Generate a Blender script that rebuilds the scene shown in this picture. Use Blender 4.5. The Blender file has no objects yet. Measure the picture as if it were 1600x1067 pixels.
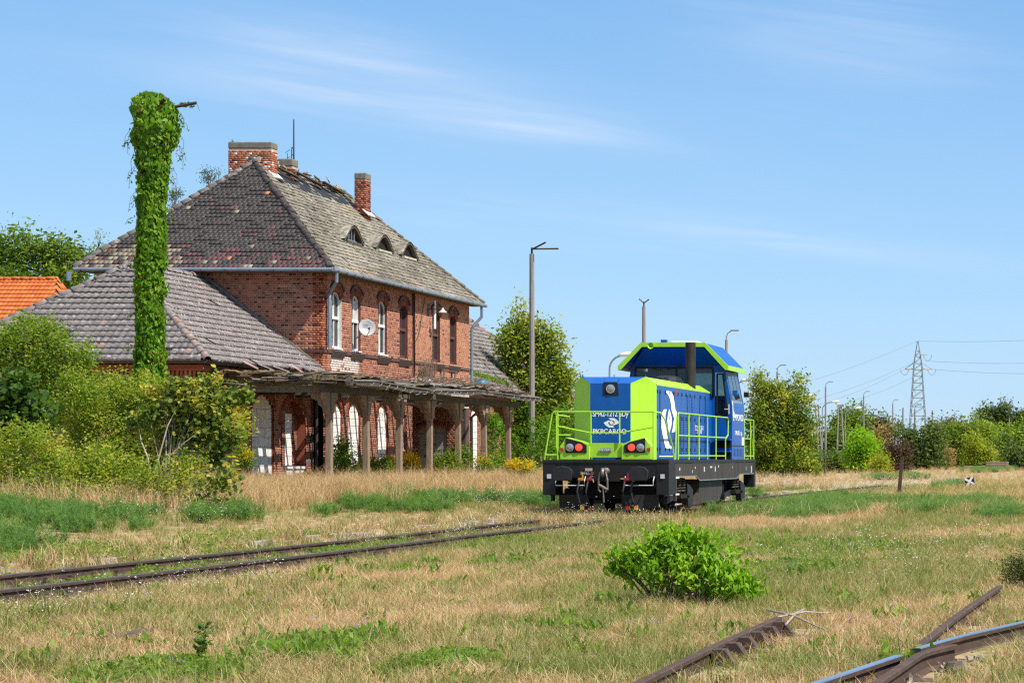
import bpy, math, random
import numpy as np
from mathutils import Vector, Matrix

# ------------------------------------------------------------------ camera, sky, sun, exposure
scene = bpy.context.scene
COL = scene.collection
F, CX, HY, EYE = 3500.0, 1770.0, 715.0, 1.6      # focal length, vanishing point of the track (photo pixels), eye height


def P(px, py, Y):
    """Point at distance Y that the photograph shows at (px, py)."""
    return Vector(((px - CX) * Y / F, Y, EYE + (HY - py) * Y / F))


cam_d = bpy.data.cameras.new('camera')
cam = bpy.data.objects.new('camera', cam_d)
COL.objects.link(cam)
cam.location = (0, 0, EYE)
cam.rotation_euler = (math.radians(90), 0, 0)
cam_d.sensor_width = 36.0
cam_d.lens = 36.0 * F / 1600.0
cam_d.shift_x = -(CX - 800.0) / 1600.0
cam_d.shift_y = (HY - 533.5) / 1600.0
cam_d.clip_end = 20000
cam_d.clip_start = 0.5
scene.camera = cam

SUN = Vector((1.0, -0.40, 1.40)).normalized()
elev = math.asin(SUN.z)
world = bpy.data.worlds.new('World')
scene.world = world
world.use_nodes = True
wt = world.node_tree
wn, wl = wt.nodes, wt.links
bg = wn['Background']
sky = wn.new('ShaderNodeTexSky')
sky.sky_type = 'NISHITA'
sky.sun_disc = False
sky.sun_elevation = elev
sky.sun_rotation = math.atan2(SUN.x, SUN.y)
sky.altitude = 0
sky.air_density = 1.0
sky.dust_density = 0.35
sky.ozone_density = 2.2
bg.inputs['Strength'].default_value = 0.15
# thin cirrus, laid out over the whole sky by direction (azimuth, elevation)
geo = wn.new('ShaderNodeTexCoord')
sep = wn.new('ShaderNodeSeparateXYZ')
wl.new(geo.outputs['Generated'], sep.inputs[0])


def wmath(op, a, b=None, c=None):
    n = wn.new('ShaderNodeMath')
    n.operation = op
    for i, v in enumerate((a, b, c)):
        if v is None:
            continue
        if isinstance(v, (int, float)):
            n.inputs[i].default_value = v
        else:
            wl.new(v, n.inputs[i])
    return n.outputs[0]


az = wmath('ARCTAN2', sep.outputs[0], sep.outputs[1])
el = wmath('ARCSINE', sep.outputs[2])
comb = wn.new('ShaderNodeCombineXYZ')
wl.new(wmath('MULTIPLY', az, 1.0), comb.inputs[0])
wl.new(wmath('ADD', el, wmath('MULTIPLY', az, 0.10)), comb.inputs[1])


def cirrus(scale_x, scale_y, detail, lo, hi, off):
    mp = wn.new('ShaderNodeMapping')
    mp.inputs['Scale'].default_value = (scale_x, scale_y, 1)
    mp.inputs['Location'].default_value = (off, off * 0.37, off * 1.3)
    wl.new(comb.outputs[0], mp.inputs[0])
    nz = wn.new('ShaderNodeTexNoise')
    nz.inputs['Scale'].default_value = 1.0
    nz.inputs['Detail'].default_value = detail
    nz.inputs['Roughness'].default_value = 0.55
    nz.inputs['Distortion'].default_value = 0.6
    wl.new(mp.outputs[0], nz.inputs['Vector'])
    mr = wn.new('ShaderNodeMapRange')
    mr.interpolation_type = 'SMOOTHSTEP'
    mr.inputs['From Min'].default_value = lo
    mr.inputs['From Max'].default_value = hi
    wl.new(nz.outputs['Fac'], mr.inputs['Value'])
    return mr.outputs[0]


def streak(px0, py0, length, thick):
    """soft window round one wisp of the photograph, in (azimuth, elevation)"""
    a0 = math.atan2(px0 - CX, F)
    e0 = math.atan2(HY - py0, math.hypot(F, px0 - CX)) + 0.10 * a0
    dx = wmath('DIVIDE', wmath('SUBTRACT', comb_x, a0), length)
    dy = wmath('DIVIDE', wmath('SUBTRACT', comb_y, e0), thick)
    r = wmath('ADD', wmath('MULTIPLY', dx, dx), wmath('MULTIPLY', dy, dy))
    return wmath('POWER', 2.718, wmath('MULTIPLY', r, -1.0))


s2 = wn.new('ShaderNodeSeparateXYZ')
wl.new(comb.outputs[0], s2.inputs[0])
comb_x, comb_y = s2.outputs[0], s2.outputs[1]
veil = cirrus(3.0, 26.0, 6, 0.46, 0.80, 3.7)
fib = cirrus(9.0, 120.0, 8, 0.30, 0.75, 1.2)
w1 = streak(640, 165, 0.090, 0.0105)
w2 = streak(850, 198, 0.036, 0.0045)
w3 = streak(500, 68, 0.050, 0.010)
w4 = streak(1330, 60, 0.060, 0.022)
w5 = streak(1250, 378, 0.090, 0.006)
wsum = wmath('ADD', wmath('ADD', wmath('MULTIPLY', w1, 0.44), wmath('MULTIPLY', w2, 0.34)),
             wmath('ADD', wmath('MULTIPLY', w3, 0.36), wmath('ADD', wmath('MULTIPLY', w4, 0.24), wmath('MULTIPLY', w5, 0.22))))
cl = wmath('ADD', wmath('MULTIPLY', wsum, wmath('ADD', 0.35, wmath('MULTIPLY', fib, 0.75))),
           wmath('MULTIPLY', wmath('MULTIPLY', veil, fib), 0.16))
cl = wmath('MINIMUM', cl, 0.8)
# clear summer air: the physical sky blended with a plain blue that pales evenly toward the horizon
gr_ = wn.new('ShaderNodeValToRGB')
for e_, (p_, c_) in zip([gr_.color_ramp.elements[0], gr_.color_ramp.elements[1], gr_.color_ramp.elements.new(.05), gr_.color_ramp.elements.new(.13)],
                        [(0.0, (.455, .700, .985)), (1.0, (.080, .260, .690)), (.05, (.345, .630, .975)), (.13, (.205, .470, .865))]):
    e_.position = p_
    e_.color = (*c_, 1)
wl.new(wmath('DIVIDE', wmath('MAXIMUM', el, 0.0), math.pi / 2), gr_.inputs[0])
gs_ = wn.new('ShaderNodeVectorMath')
gs_.operation = 'SCALE'
gs_.inputs['Scale'].default_value = 4.1
wl.new(gr_.outputs[0], gs_.inputs[0])
mixs = wn.new('ShaderNodeMixRGB')
mixs.inputs[0].default_value = 0.85
wl.new(sky.outputs[0], mixs.inputs[1])
wl.new(gs_.outputs[0], mixs.inputs[2])
mixc = wn.new('ShaderNodeMixRGB')
wl.new(cl, mixc.inputs[0])
wl.new(mixs.outputs[0], mixc.inputs[1])
mixc.inputs[2].default_value = (3.6, 3.95, 4.6, 1)
wl.new(mixc.outputs[0], bg.inputs['Color'])

sun_d = bpy.data.lights.new('sun', 'SUN')
sun = bpy.data.objects.new('sun', sun_d)
COL.objects.link(sun)
sun_d.energy = 4.6
sun_d.angle = math.radians(0.53)
sun_d.color = (1.0, 0.95, 0.87)
sun.rotation_euler = SUN.to_track_quat('Z', 'Y').to_euler()
sun.location = (30, -20, 60)

vs = scene.view_settings
vs.view_transform = 'Standard'
vs.look = 'None'
vs.gamma = 1
vs.exposure = 0.62
vs.use_curve_mapping = False
cy = scene.cycles
cy.max_bounces = 6
cy.diffuse_bounces = 3
cy.glossy_bounces = 3
cy.transmission_bounces = 4
cy.transparent_max_bounces = 6
cy.caustics_reflective = False
cy.caustics_refractive = False
cy.use_denoising = False
cy.filter_width = 1.25

rng = np.random.default_rng(7)
R = random.Random(11)


# ------------------------------------------------------------------ materials
MATS = {}


def _bsdf(m):
    return m.node_tree.nodes['Principled BSDF']


def new_mat(name):
    m = bpy.data.materials.new(name)
    m.use_nodes = True
    return m, m.node_tree.nodes, m.node_tree.links


def noise_fac(n, l, scale, detail=4, rough=0.6, stretch=None):
    tc = n.new('ShaderNodeNewGeometry')            # place in the world, so that alike pieces differ
    nz = n.new('ShaderNodeTexNoise')
    nz.inputs['Scale'].default_value = scale
    nz.inputs['Detail'].default_value = detail
    nz.inputs['Roughness'].default_value = rough
    if stretch:
        mp = n.new('ShaderNodeMapping')
        mp.inputs['Scale'].default_value = stretch
        l.new(tc.outputs['Position'], mp.inputs[0])
        l.new(mp.outputs[0], nz.inputs['Vector'])
    else:
        l.new(tc.outputs['Position'], nz.inputs['Vector'])
    return nz.outputs['Fac']


def ramp(n, l, fac, stops, interp='LINEAR'):
    r = n.new('ShaderNodeValToRGB')
    r.color_ramp.interpolation = interp
    e = r.color_ramp.elements
    while len(e) < len(stops):
        e.new(0.5)
    for el_, (p, c) in zip(e, stops):
        el_.position = p
        el_.color = (c[0], c[1], c[2], 1)
    l.new(fac, r.inputs[0])
    return r.outputs[0]


def mult(n, l, col, fac, lo, hi):
    """col * maprange(fac, .3-.7 -> lo..hi)"""
    mr = n.new('ShaderNodeMapRange')
    mr.inputs['From Min'].default_value = 0.3
    mr.inputs['From Max'].default_value = 0.7
    mr.inputs['To Min'].default_value = lo
    mr.inputs['To Max'].default_value = hi
    l.new(fac, mr.inputs[0])
    v = n.new('ShaderNodeVectorMath')
    v.operation = 'SCALE'
    l.new(col, v.inputs[0])
    l.new(mr.outputs[0], v.inputs['Scale'])
    return v.outputs[0]


def bump(n, l, b, fac, strength, dist=0.02):
    bp = n.new('ShaderNodeBump')
    bp.inputs['Strength'].default_value = strength
    bp.inputs['Distance'].default_value = dist
    l.new(fac, bp.inputs['Height'])
    l.new(bp.outputs[0], b.inputs['Normal'])


def mat(name, c1, c2=None, scale=3.0, rough=0.75, metal=0.0, spec=0.3, bmp=0.0, bscale=None, stretch=None, lo=0.85, hi=1.15, stain=None):
    """one colour, or two mixed by noise; optional darker/lighter stains with a shape of their own"""
    m, n, l = new_mat(name)
    b = _bsdf(m)
    f = noise_fac(n, l, scale, 5, 0.62, stretch)
    if c2 is None:
        c2 = c1
    col = ramp(n, l, f, [(0.36, c1), (0.64, c2)])
    f2 = noise_fac(n, l, scale * 6.3, 3, 0.6, stretch)
    col = mult(n, l, col, f2, lo, hi)
    if stain:
        sc, sscale, s0, s1 = stain
        fs = noise_fac(n, l, sscale, 6, 0.7, stretch)
        mr = n.new('ShaderNodeMapRange')
        mr.inputs['From Min'].default_value = s0
        mr.inputs['From Max'].default_value = s1
        l.new(fs, mr.inputs[0])
        mx = n.new('ShaderNodeMixRGB')
        l.new(mr.outputs[0], mx.inputs[0])
        l.new(col, mx.inputs[1])
        mx.inputs[2].default_value = (*sc, 1)
        col = mx.outputs[0]
    l.new(col, b.inputs['Base Color'])
    b.inputs['Roughness'].default_value = rough
    b.inputs['Metallic'].default_value = metal
    b.inputs['Specular IOR Level'].default_value = spec
    if bmp:
        bump(n, l, b, noise_fac(n, l, bscale or scale * 8, 5, 0.65, stretch), bmp)
    MATS[name] = m
    return m


def mat_tint(name, stops, scale=6.0, rough=0.8, lo=0.8, hi=1.2, bmp=0.2, spec=0.25, over=None, interp='LINEAR'):
    """colour picked by the per-piece 'tint' attribute"""
    m, n, l = new_mat(name)
    b = _bsdf(m)
    at = n.new('ShaderNodeAttribute')
    at.attribute_name = 'tint'
    col = ramp(n, l, at.outputs['Fac'], stops, interp)
    col = mult(n, l, col, noise_fac(n, l, scale, 5, 0.65), lo, hi)
    if over:                                     # lichen / moss / lime blotches: (colour, scale, from, to)
        for oc, osc, o0, o1 in over:
            fs = noise_fac(n, l, osc, 6, 0.7)
            mr = n.new('ShaderNodeMapRange')
            mr.inputs['From Min'].default_value = o0
            mr.inputs['From Max'].default_value = o1
            l.new(fs, mr.inputs[0])
            mx = n.new('ShaderNodeMixRGB')
            l.new(mr.outputs[0], mx.inputs[0])
            l.new(col, mx.inputs[1])
            mx.inputs[2].default_value = (*oc, 1)
            col = mx.outputs[0]
    l.new(col, b.inputs['Base Color'])
    b.inputs['Roughness'].default_value = rough
    b.inputs['Specular IOR Level'].default_value = spec
    if bmp:
        bump(n, l, b, noise_fac(n, l, scale * 5, 4, 0.6), bmp, 0.01)
    MATS[name] = m
    return m


def mat_leaf(name, stops, trans=0.35, inst=False, rough=0.55, spec=0.25):
    """leaf colour from 'tint'; light passes through the blade"""
    m, n, l = new_mat(name)
    b = _bsdf(m)
    at = n.new('ShaderNodeAttribute')
    at.attribute_name = 'tint'
    fac = at.outputs['Fac']
    if inst:                                     # shift the whole tuft by its own random number
        oi = n.new('ShaderNodeObjectInfo')
        ma = n.new('ShaderNodeMath')
        ma.operation = 'MULTIPLY_ADD'
        l.new(oi.outputs['Random'], ma.inputs[0])
        ma.inputs[1].default_value = 0.5
        l.new(fac, ma.inputs[2])
        mb_ = n.new('ShaderNodeMath')
        mb_.operation = 'SUBTRACT'
        l.new(ma.outputs[0], mb_.inputs[0])
        mb_.inputs[1].default_value = 0.25
        fac = mb_.outputs[0]
    col = ramp(n, l, fac, stops)
    l.new(col, b.inputs['Base Color'])
    b.inputs['Roughness'].default_value = rough
    b.inputs['Specular IOR Level'].default_value = spec
    tr = n.new('ShaderNodeBsdfTranslucent')
    v = n.new('ShaderNodeVectorMath')
    v.operation = 'MULTIPLY'
    l.new(col, v.inputs[0])
    v.inputs[1].default_value = (1.5, 1.45, 0.7)
    l.new(v.outputs[0], tr.inputs['Color'])
    mx = n.new('ShaderNodeMixShader')
    mx.inputs[0].default_value = trans
    l.new(b.outputs[0], mx.inputs[1])
    l.new(tr.outputs[0], mx.inputs[2])
    l.new(mx.outputs[0], n['Material Output'].inputs['Surface'])
    MATS[name] = m
    return m


def mat_glass(name, tint=(0.03, 0.04, 0.045), rough=0.06, spec=0.9):
    m, n, l = new_mat(name)
    b = _bsdf(m)
    b.inputs['Base Color'].default_value = (*tint, 1)
    b.inputs['Roughness'].default_value = rough
    b.inputs['Specular IOR Level'].default_value = spec
    bump(n, l, b, noise_fac(n, l, 1.3, 2), 0.05, 0.02)
    MATS[name] = m
    return m


def mat_emit(name, col, strength, base=(0.3, 0.02, 0.01)):
    m, n, l = new_mat(name)
    b = _bsdf(m)
    b.inputs['Base Color'].default_value = (*base, 1)
    b.inputs['Emission Color'].default_value = (*col, 1)
    b.inputs['Emission Strength'].default_value = strength
    b.inputs['Roughness'].default_value = 0.2
    MATS[name] = m
    return m


BRICK_STOPS = [(0.0, (0.055, 0.022, 0.022)), (0.16, (0.10, 0.030, 0.022)), (0.34, (0.23, 0.070, 0.038)), (0.60, (0.355, 0.108, 0.056)),
               (0.78, (0.45, 0.170, 0.085)), (0.90, (0.51, 0.235, 0.125)), (0.96, (0.62, 0.50, 0.45))]
mat_tint('brick_red', BRICK_STOPS, 4.0, 0.88, 0.78, 1.2, 0.25, over=[((0.08, 0.05, 0.04), 1.1, 0.60, 0.80)])
mat('brick_plain', (0.30, 0.085, 0.045), (0.20, 0.058, 0.034), 7, 0.9, bmp=0.3)
mat('mortar', (0.46, 0.40, 0.33), (0.36, 0.30, 0.24), 5, 0.95, bmp=0.2)
mat('sill_brown', (0.135, 0.090, 0.075), (0.085, 0.058, 0.050), 7, 0.85, bmp=0.3)
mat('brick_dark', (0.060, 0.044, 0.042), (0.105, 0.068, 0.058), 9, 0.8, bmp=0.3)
mat_tint('tile_slate', [(0.0, (0.040, 0.034, 0.034)), (0.50, (0.066, 0.055, 0.053)), (0.62, (0.105, 0.045, 0.048)), (0.76, (0.13, 0.062, 0.060)),
                        (0.83, (0.24, 0.20, 0.14)), (0.90, (0.36, 0.34, 0.30)), (0.95, (0.40, 0.16, 0.085)), (1.0, (0.45, 0.18, 0.09))], 5, 0.8, 0.8, 1.2, 0.3,
         over=[((0.30, 0.28, 0.24), 4.5, 0.68, 0.84)])
mat_tint('tile_lichen', [(0.0, (0.105, 0.090, 0.070)), (0.4, (0.215, 0.190, 0.148)), (0.72, (0.32, 0.29, 0.235)), (0.86, (0.29, 0.23, 0.125)),
                         (0.95, (0.36, 0.185, 0.12)), (1.0, (0.40, 0.18, 0.10))], 4, 0.9, 0.72, 1.25, 0.4,
         over=[((0.42, 0.40, 0.355), 2.6, 0.53, 0.68), ((0.235, 0.185, 0.08), 0.8, 0.56, 0.68), ((0.080, 0.068, 0.055), 3.3, 0.56, 0.72)])
mat_tint('tile_grey', [(0.0, (0.050, 0.043, 0.040)), (0.25, (0.135, 0.117, 0.110)), (0.5, (0.175, 0.152, 0.143)), (0.8, (0.215, 0.182, 0.172)), (0.93, (0.24, 0.165, 0.145)),
                       (1.0, (0.30, 0.18, 0.15))], 4, 0.85, 0.78, 1.2, 0.3,
         over=[((0.42, 0.41, 0.39), 7.5, 0.55, 0.66), ((0.085, 0.073, 0.067), 2.1, 0.62, 0.80)])
mat_tint('tile_orange', [(0.0, (0.56, 0.13, 0.035)), (1.0, (0.70, 0.19, 0.05))], 4, 0.6, 0.9, 1.1, 0.1)
mat('roof_under', (0.10, 0.075, 0.055), (0.06, 0.05, 0.045), 6, 0.9)
mat('concrete_cap', (0.20, 0.175, 0.145), (0.14, 0.125, 0.105), 6, 0.9, bmp=0.4)
mat('white_block', (0.76, 0.75, 0.71), (0.62, 0.60, 0.56), 2.2, 0.85, bmp=0.12, stain=((0.33, 0.30, 0.27), 1.7, 0.62, 0.80))
mat('grey_block', (0.30, 0.29, 0.28), (0.22, 0.21, 0.20), 2.2, 0.9, bmp=0.15)
mat('block_joint', (0.22, 0.20, 0.18), None, 3, 0.95)
mat('white_paint_peel', (0.72, 0.72, 0.68), (0.60, 0.58, 0.53), 6, 0.7, bmp=0.15, stain=((0.22, 0.17, 0.13), 7.0, 0.60, 0.66))
mat('brown_frame', (0.13, 0.052, 0.040), (0.09, 0.040, 0.034), 6, 0.7, stain=((0.30, 0.22, 0.18), 7.0, 0.66, 0.74))
mat('brown_reveal', (0.12, 0.045, 0.040), (0.16, 0.060, 0.050), 4, 0.85)
mat('zinc', (0.26, 0.31, 0.36), (0.20, 0.24, 0.28), 2.5, 0.45, 0.5, 0.4, stain=((0.17, 0.10, 0.06), 3.0, 0.68, 0.80))
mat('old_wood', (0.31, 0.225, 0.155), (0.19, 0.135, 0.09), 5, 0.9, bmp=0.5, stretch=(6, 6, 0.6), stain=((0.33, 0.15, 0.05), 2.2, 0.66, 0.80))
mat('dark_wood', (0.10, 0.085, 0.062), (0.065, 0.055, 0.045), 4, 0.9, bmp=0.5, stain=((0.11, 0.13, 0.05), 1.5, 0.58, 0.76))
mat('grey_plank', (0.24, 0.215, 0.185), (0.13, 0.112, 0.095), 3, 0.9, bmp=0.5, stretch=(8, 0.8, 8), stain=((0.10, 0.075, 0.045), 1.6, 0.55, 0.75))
mat('pale_rafter', (0.50, 0.47, 0.38), (0.36, 0.34, 0.24), 5, 0.9, bmp=0.2)
mat('soil_moss', (0.10, 0.070, 0.035), (0.16, 0.115, 0.06), 5, 1.0, bmp=0.8, bscale=18)
mat('dry_twig', (0.22, 0.155, 0.11), (0.15, 0.105, 0.08), 9, 0.95)
mat('bark', (0.17, 0.135, 0.105), (0.10, 0.08, 0.065), 7, 0.95, bmp=0.4)
mat('pale_bark', (0.40, 0.33, 0.27), (0.28, 0.22, 0.18), 7, 0.9, bmp=0.3)
mat('concrete_post', (0.27, 0.245, 0.215), (0.20, 0.18, 0.16), 3, 0.9, bmp=0.3, stretch=(4, 4, 0.7), stain=((0.09, 0.08, 0.075), 1.4, 0.62, 0.80))
mat('dark_steel', (0.05, 0.047, 0.045), (0.075, 0.06, 0.05), 5, 0.6, 0.4)
mat('rust', (0.095, 0.056, 0.040), (0.058, 0.038, 0.030), 6, 0.85, 0.1, bmp=0.25, stain=((0.20, 0.085, 0.03), 2.2, 0.62, 0.76))
mat('rail_top', (0.13, 0.10, 0.085), (0.095, 0.075, 0.065), 6, 0.42, 0.55, stretch=(1, 0.2, 1))
mat('rail_shiny', (0.42, 0.45, 0.50), (0.34, 0.36, 0.40), 6, 0.22, 0.9, stretch=(1, 0.2, 1))
mat('sleeper_wood', (0.115, 0.085, 0.065), (0.07, 0.055, 0.046), 4, 0.95, bmp=0.6)
mat('stone_kerb', (0.32, 0.27, 0.215), (0.20, 0.165, 0.13), 4, 0.95, bmp=0.5, stain=((0.13, 0.11, 0.08), 3.0, 0.60, 0.74))
mat_glass('window_glass', (0.030, 0.034, 0.036), 0.15, 0.3)
mat_glass('cab_glass', (0.015, 0.022, 0.022), 0.03)
m, n, l = new_mat('clear_glass')              # see-through pane: thin tinted glass
gl, trn = n.new('ShaderNodeBsdfGlossy'), n.new('ShaderNodeBsdfTransparent')
gl.inputs['Roughness'].default_value = 0.03
trn.inputs['Color'].default_value = (0.50, 0.60, 0.60, 1)
lw = n.new('ShaderNodeFresnel')
lw.inputs['IOR'].default_value = 1.5
mxs = n.new('ShaderNodeMixShader')
l.new(lw.outputs[0], mxs.inputs[0])
l.new(trn.outputs[0], mxs.inputs[1])
l.new(gl.outputs[0], mxs.inputs[2])
l.new(mxs.outputs[0], n['Material Output'].inputs['Surface'])
MATS['clear_glass'] = m
mat('shade_black', (0.008, 0.008, 0.008), None, 3, 1.0)  # flat black painted in for the shade inside openings
mat('curtain', (0.50, 0.48, 0.44), (0.36, 0.34, 0.31), 3, 0.9)
mat('dish_white', (0.44, 0.44, 0.45), (0.38, 0.38, 0.40), 3, 0.5)
mat('blue_plastic', (0.02, 0.15, 0.26), (0.03, 0.19, 0.31), 4, 0.5)
# locomotive
mat('loco_blue', (0.000, 0.080, 0.33), (0.001, 0.088, 0.35), 1.4, 0.40, 0, 0.35, lo=0.93, hi=1.07, stretch=(1, 1, .35), stain=((0.035, 0.10, 0.27), 2.6, 0.52, 0.86))
mat('loco_green', (0.33, 0.60, 0.026), (0.35, 0.63, 0.032), 1.4, 0.38, 0, 0.45, lo=0.95, hi=1.05, stretch=(1, 1, .35), stain=((0.26, 0.42, 0.06), 2.6, 0.56, 0.9))
mat('loco_white', (0.80, 0.80, 0.80), None, 2, 0.5)
mat('loco_black', (0.010, 0.011, 0.013), (0.016, 0.016, 0.017), 4, 0.55, lo=0.8, hi=1.2)
mat('loco_frame', (0.060, 0.050, 0.038), (0.038, 0.033, 0.028), 1.1, 0.7, 0, 0.3, bmp=0.1, stretch=(1, 3.5, 0.35), stain=((0.016, 0.015, 0.014), 1.3, 0.60, 0.72))
mat('loco_grey', (0.022, 0.022, 0.025), (0.015, 0.015, 0.017), 4, 0.6)
mat('under_dark', (0.010, 0.009, 0.009), (0.018, 0.015, 0.013), 5, 0.85)
mat('exhaust', (0.040, 0.034, 0.028), (0.055, 0.046, 0.038), 3, 0.55, 0.5)
mat('chrome', (0.55, 0.56, 0.57), None, 3, 0.2, 0.9)
mat('red_paint', (0.42, 0.025, 0.02), None, 4, 0.5)
mat('yellow_paint', (0.55, 0.30, 0.02), None, 4, 0.5)
mat('steel_bright', (0.30, 0.27, 0.25), (0.20, 0.17, 0.15), 8, 0.45, 0.7)
mat('lens', (0.45, 0.47, 0.48), (0.30, 0.32, 0.34), 20, 0.15, 0.6)
mat_emit('tail_red', (1.0, 0.06, 0.03), 1.1)
mat('pale_grey', (0.50, 0.52, 0.53), None, 3, 0.5)
mat('lamp_white', (0.72, 0.74, 0.76), None, 3, 0.4)
mat('galvanised', (0.25, 0.30, 0.32), (0.20, 0.245, 0.26), 2, 0.5, 0.4)
mat('wire', (0.12, 0.14, 0.16), None, 2, 0.6)
mat('plaster_cream', (0.45, 0.40, 0.33), (0.38, 0.34, 0.28), 2, 0.9)
mat('log_bark', (0.30, 0.21, 0.15), (0.20, 0.135, 0.095), 6, 0.95, bmp=0.4)
mat('yellow_ochre', (0.6, 0.38, 0.06), None, 3, 0.6)
# plants
G = dict(
    tree=[(0.0, (0.048, 0.100, 0.011)), (0.4, (0.110, 0.190, 0.020)), (0.75, (0.220, 0.290, 0.034)), (1.0, (0.40, 0.40, 0.05))],
    dark=[(0.0, (0.050, 0.086, 0.022)), (0.5, (0.090, 0.140, 0.036)), (1.0, (0.160, 0.205, 0.055))],
    ivy=[(0.0, (0.050, 0.130, 0.007)), (0.45, (0.115, 0.255, 0.013)), (0.8, (0.205, 0.355, 0.026)), (0.93, (0.28, 0.36, 0.04)), (1.0, (0.26, 0.13, 0.03))],
    bush=[(0.0, (0.066, 0.130, 0.012)), (0.35, (0.140, 0.235, 0.020)), (0.65, (0.245, 0.325, 0.034)), (0.88, (0.39, 0.39, 0.05)), (1.0, (0.50, 0.41, 0.06))],
    maple=[(0.0, (0.042, 0.095, 0.017)), (0.5, (0.092, 0.170, 0.030)), (0.85, (0.20, 0.25, 0.05)), (1.0, (0.44, 0.38, 0.065))],
    lime=[(0.0, (0.115, 0.260, 0.012)), (0.5, (0.225, 0.410, 0.020)), (1.0, (0.40, 0.53, 0.035))],
    yellow=[(0.0, (0.11, 0.16, 0.014)), (0.5, (0.23, 0.29, 0.024)), (1.0, (0.40, 0.40, 0.035))],
    olive=[(0.0, (0.055, 0.075, 0.028)), (0.5, (0.110, 0.135, 0.050)), (1.0, (0.20, 0.20, 0.075))],
    tan=[(0.0, (0.18, 0.12, 0.06)), (1.0, (0.38, 0.26, 0.11))],
    brown=[(0.0, (0.055, 0.032, 0.022)), (1.0, (0.13, 0.078, 0.054))],
    gold=[(0.0, (0.50, 0.34, 0.005)), (1.0, (0.74, 0.54, 0.01))],
    dry=[(0.0, (0.28, 0.172, 0.092)), (0.4, (0.46, 0.310, 0.168)), (0.75, (0.56, 0.425, 0.240)), (1.0, (0.64, 0.52, 0.32))],
    grass=[(0.0, (0.095, 0.145, 0.022)), (0.5, (0.210, 0.230, 0.062)), (1.0, (0.44, 0.36, 0.165))],
    feather=[(0.0, (0.065, 0.150, 0.032)), (0.5, (0.115, 0.225, 0.056)), (1.0, (0.20, 0.30, 0.085))],
    weed=[(0.0, (0.075, 0.160, 0.016)), (0.5, (0.140, 0.250, 0.026)), (1.0, (0.25, 0.33, 0.05))],
)
for k, st in G.items():
    mat_leaf('leaf_' + k, st, 0.30 if k in ('dry', 'grass') else 0.45, inst=k in ('dry', 'grass', 'feather', 'weed'))
mat('petal_white', (0.80, 0.80, 0.76), None, 5, 0.7)
mat('petal_violet', (0.32, 0.20, 0.50), None, 5, 0.7)
mat('petal_yellow', (0.70, 0.48, 0.02), None, 5, 0.7)


# ------------------------------------------------------------------ mesh helpers
def set_tint(me, tint):
    a = me.attributes.new('tint', 'FLOAT', 'FACE')
    a.data.foreach_set('value', np.asarray(tint, dtype=np.float32))


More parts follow.
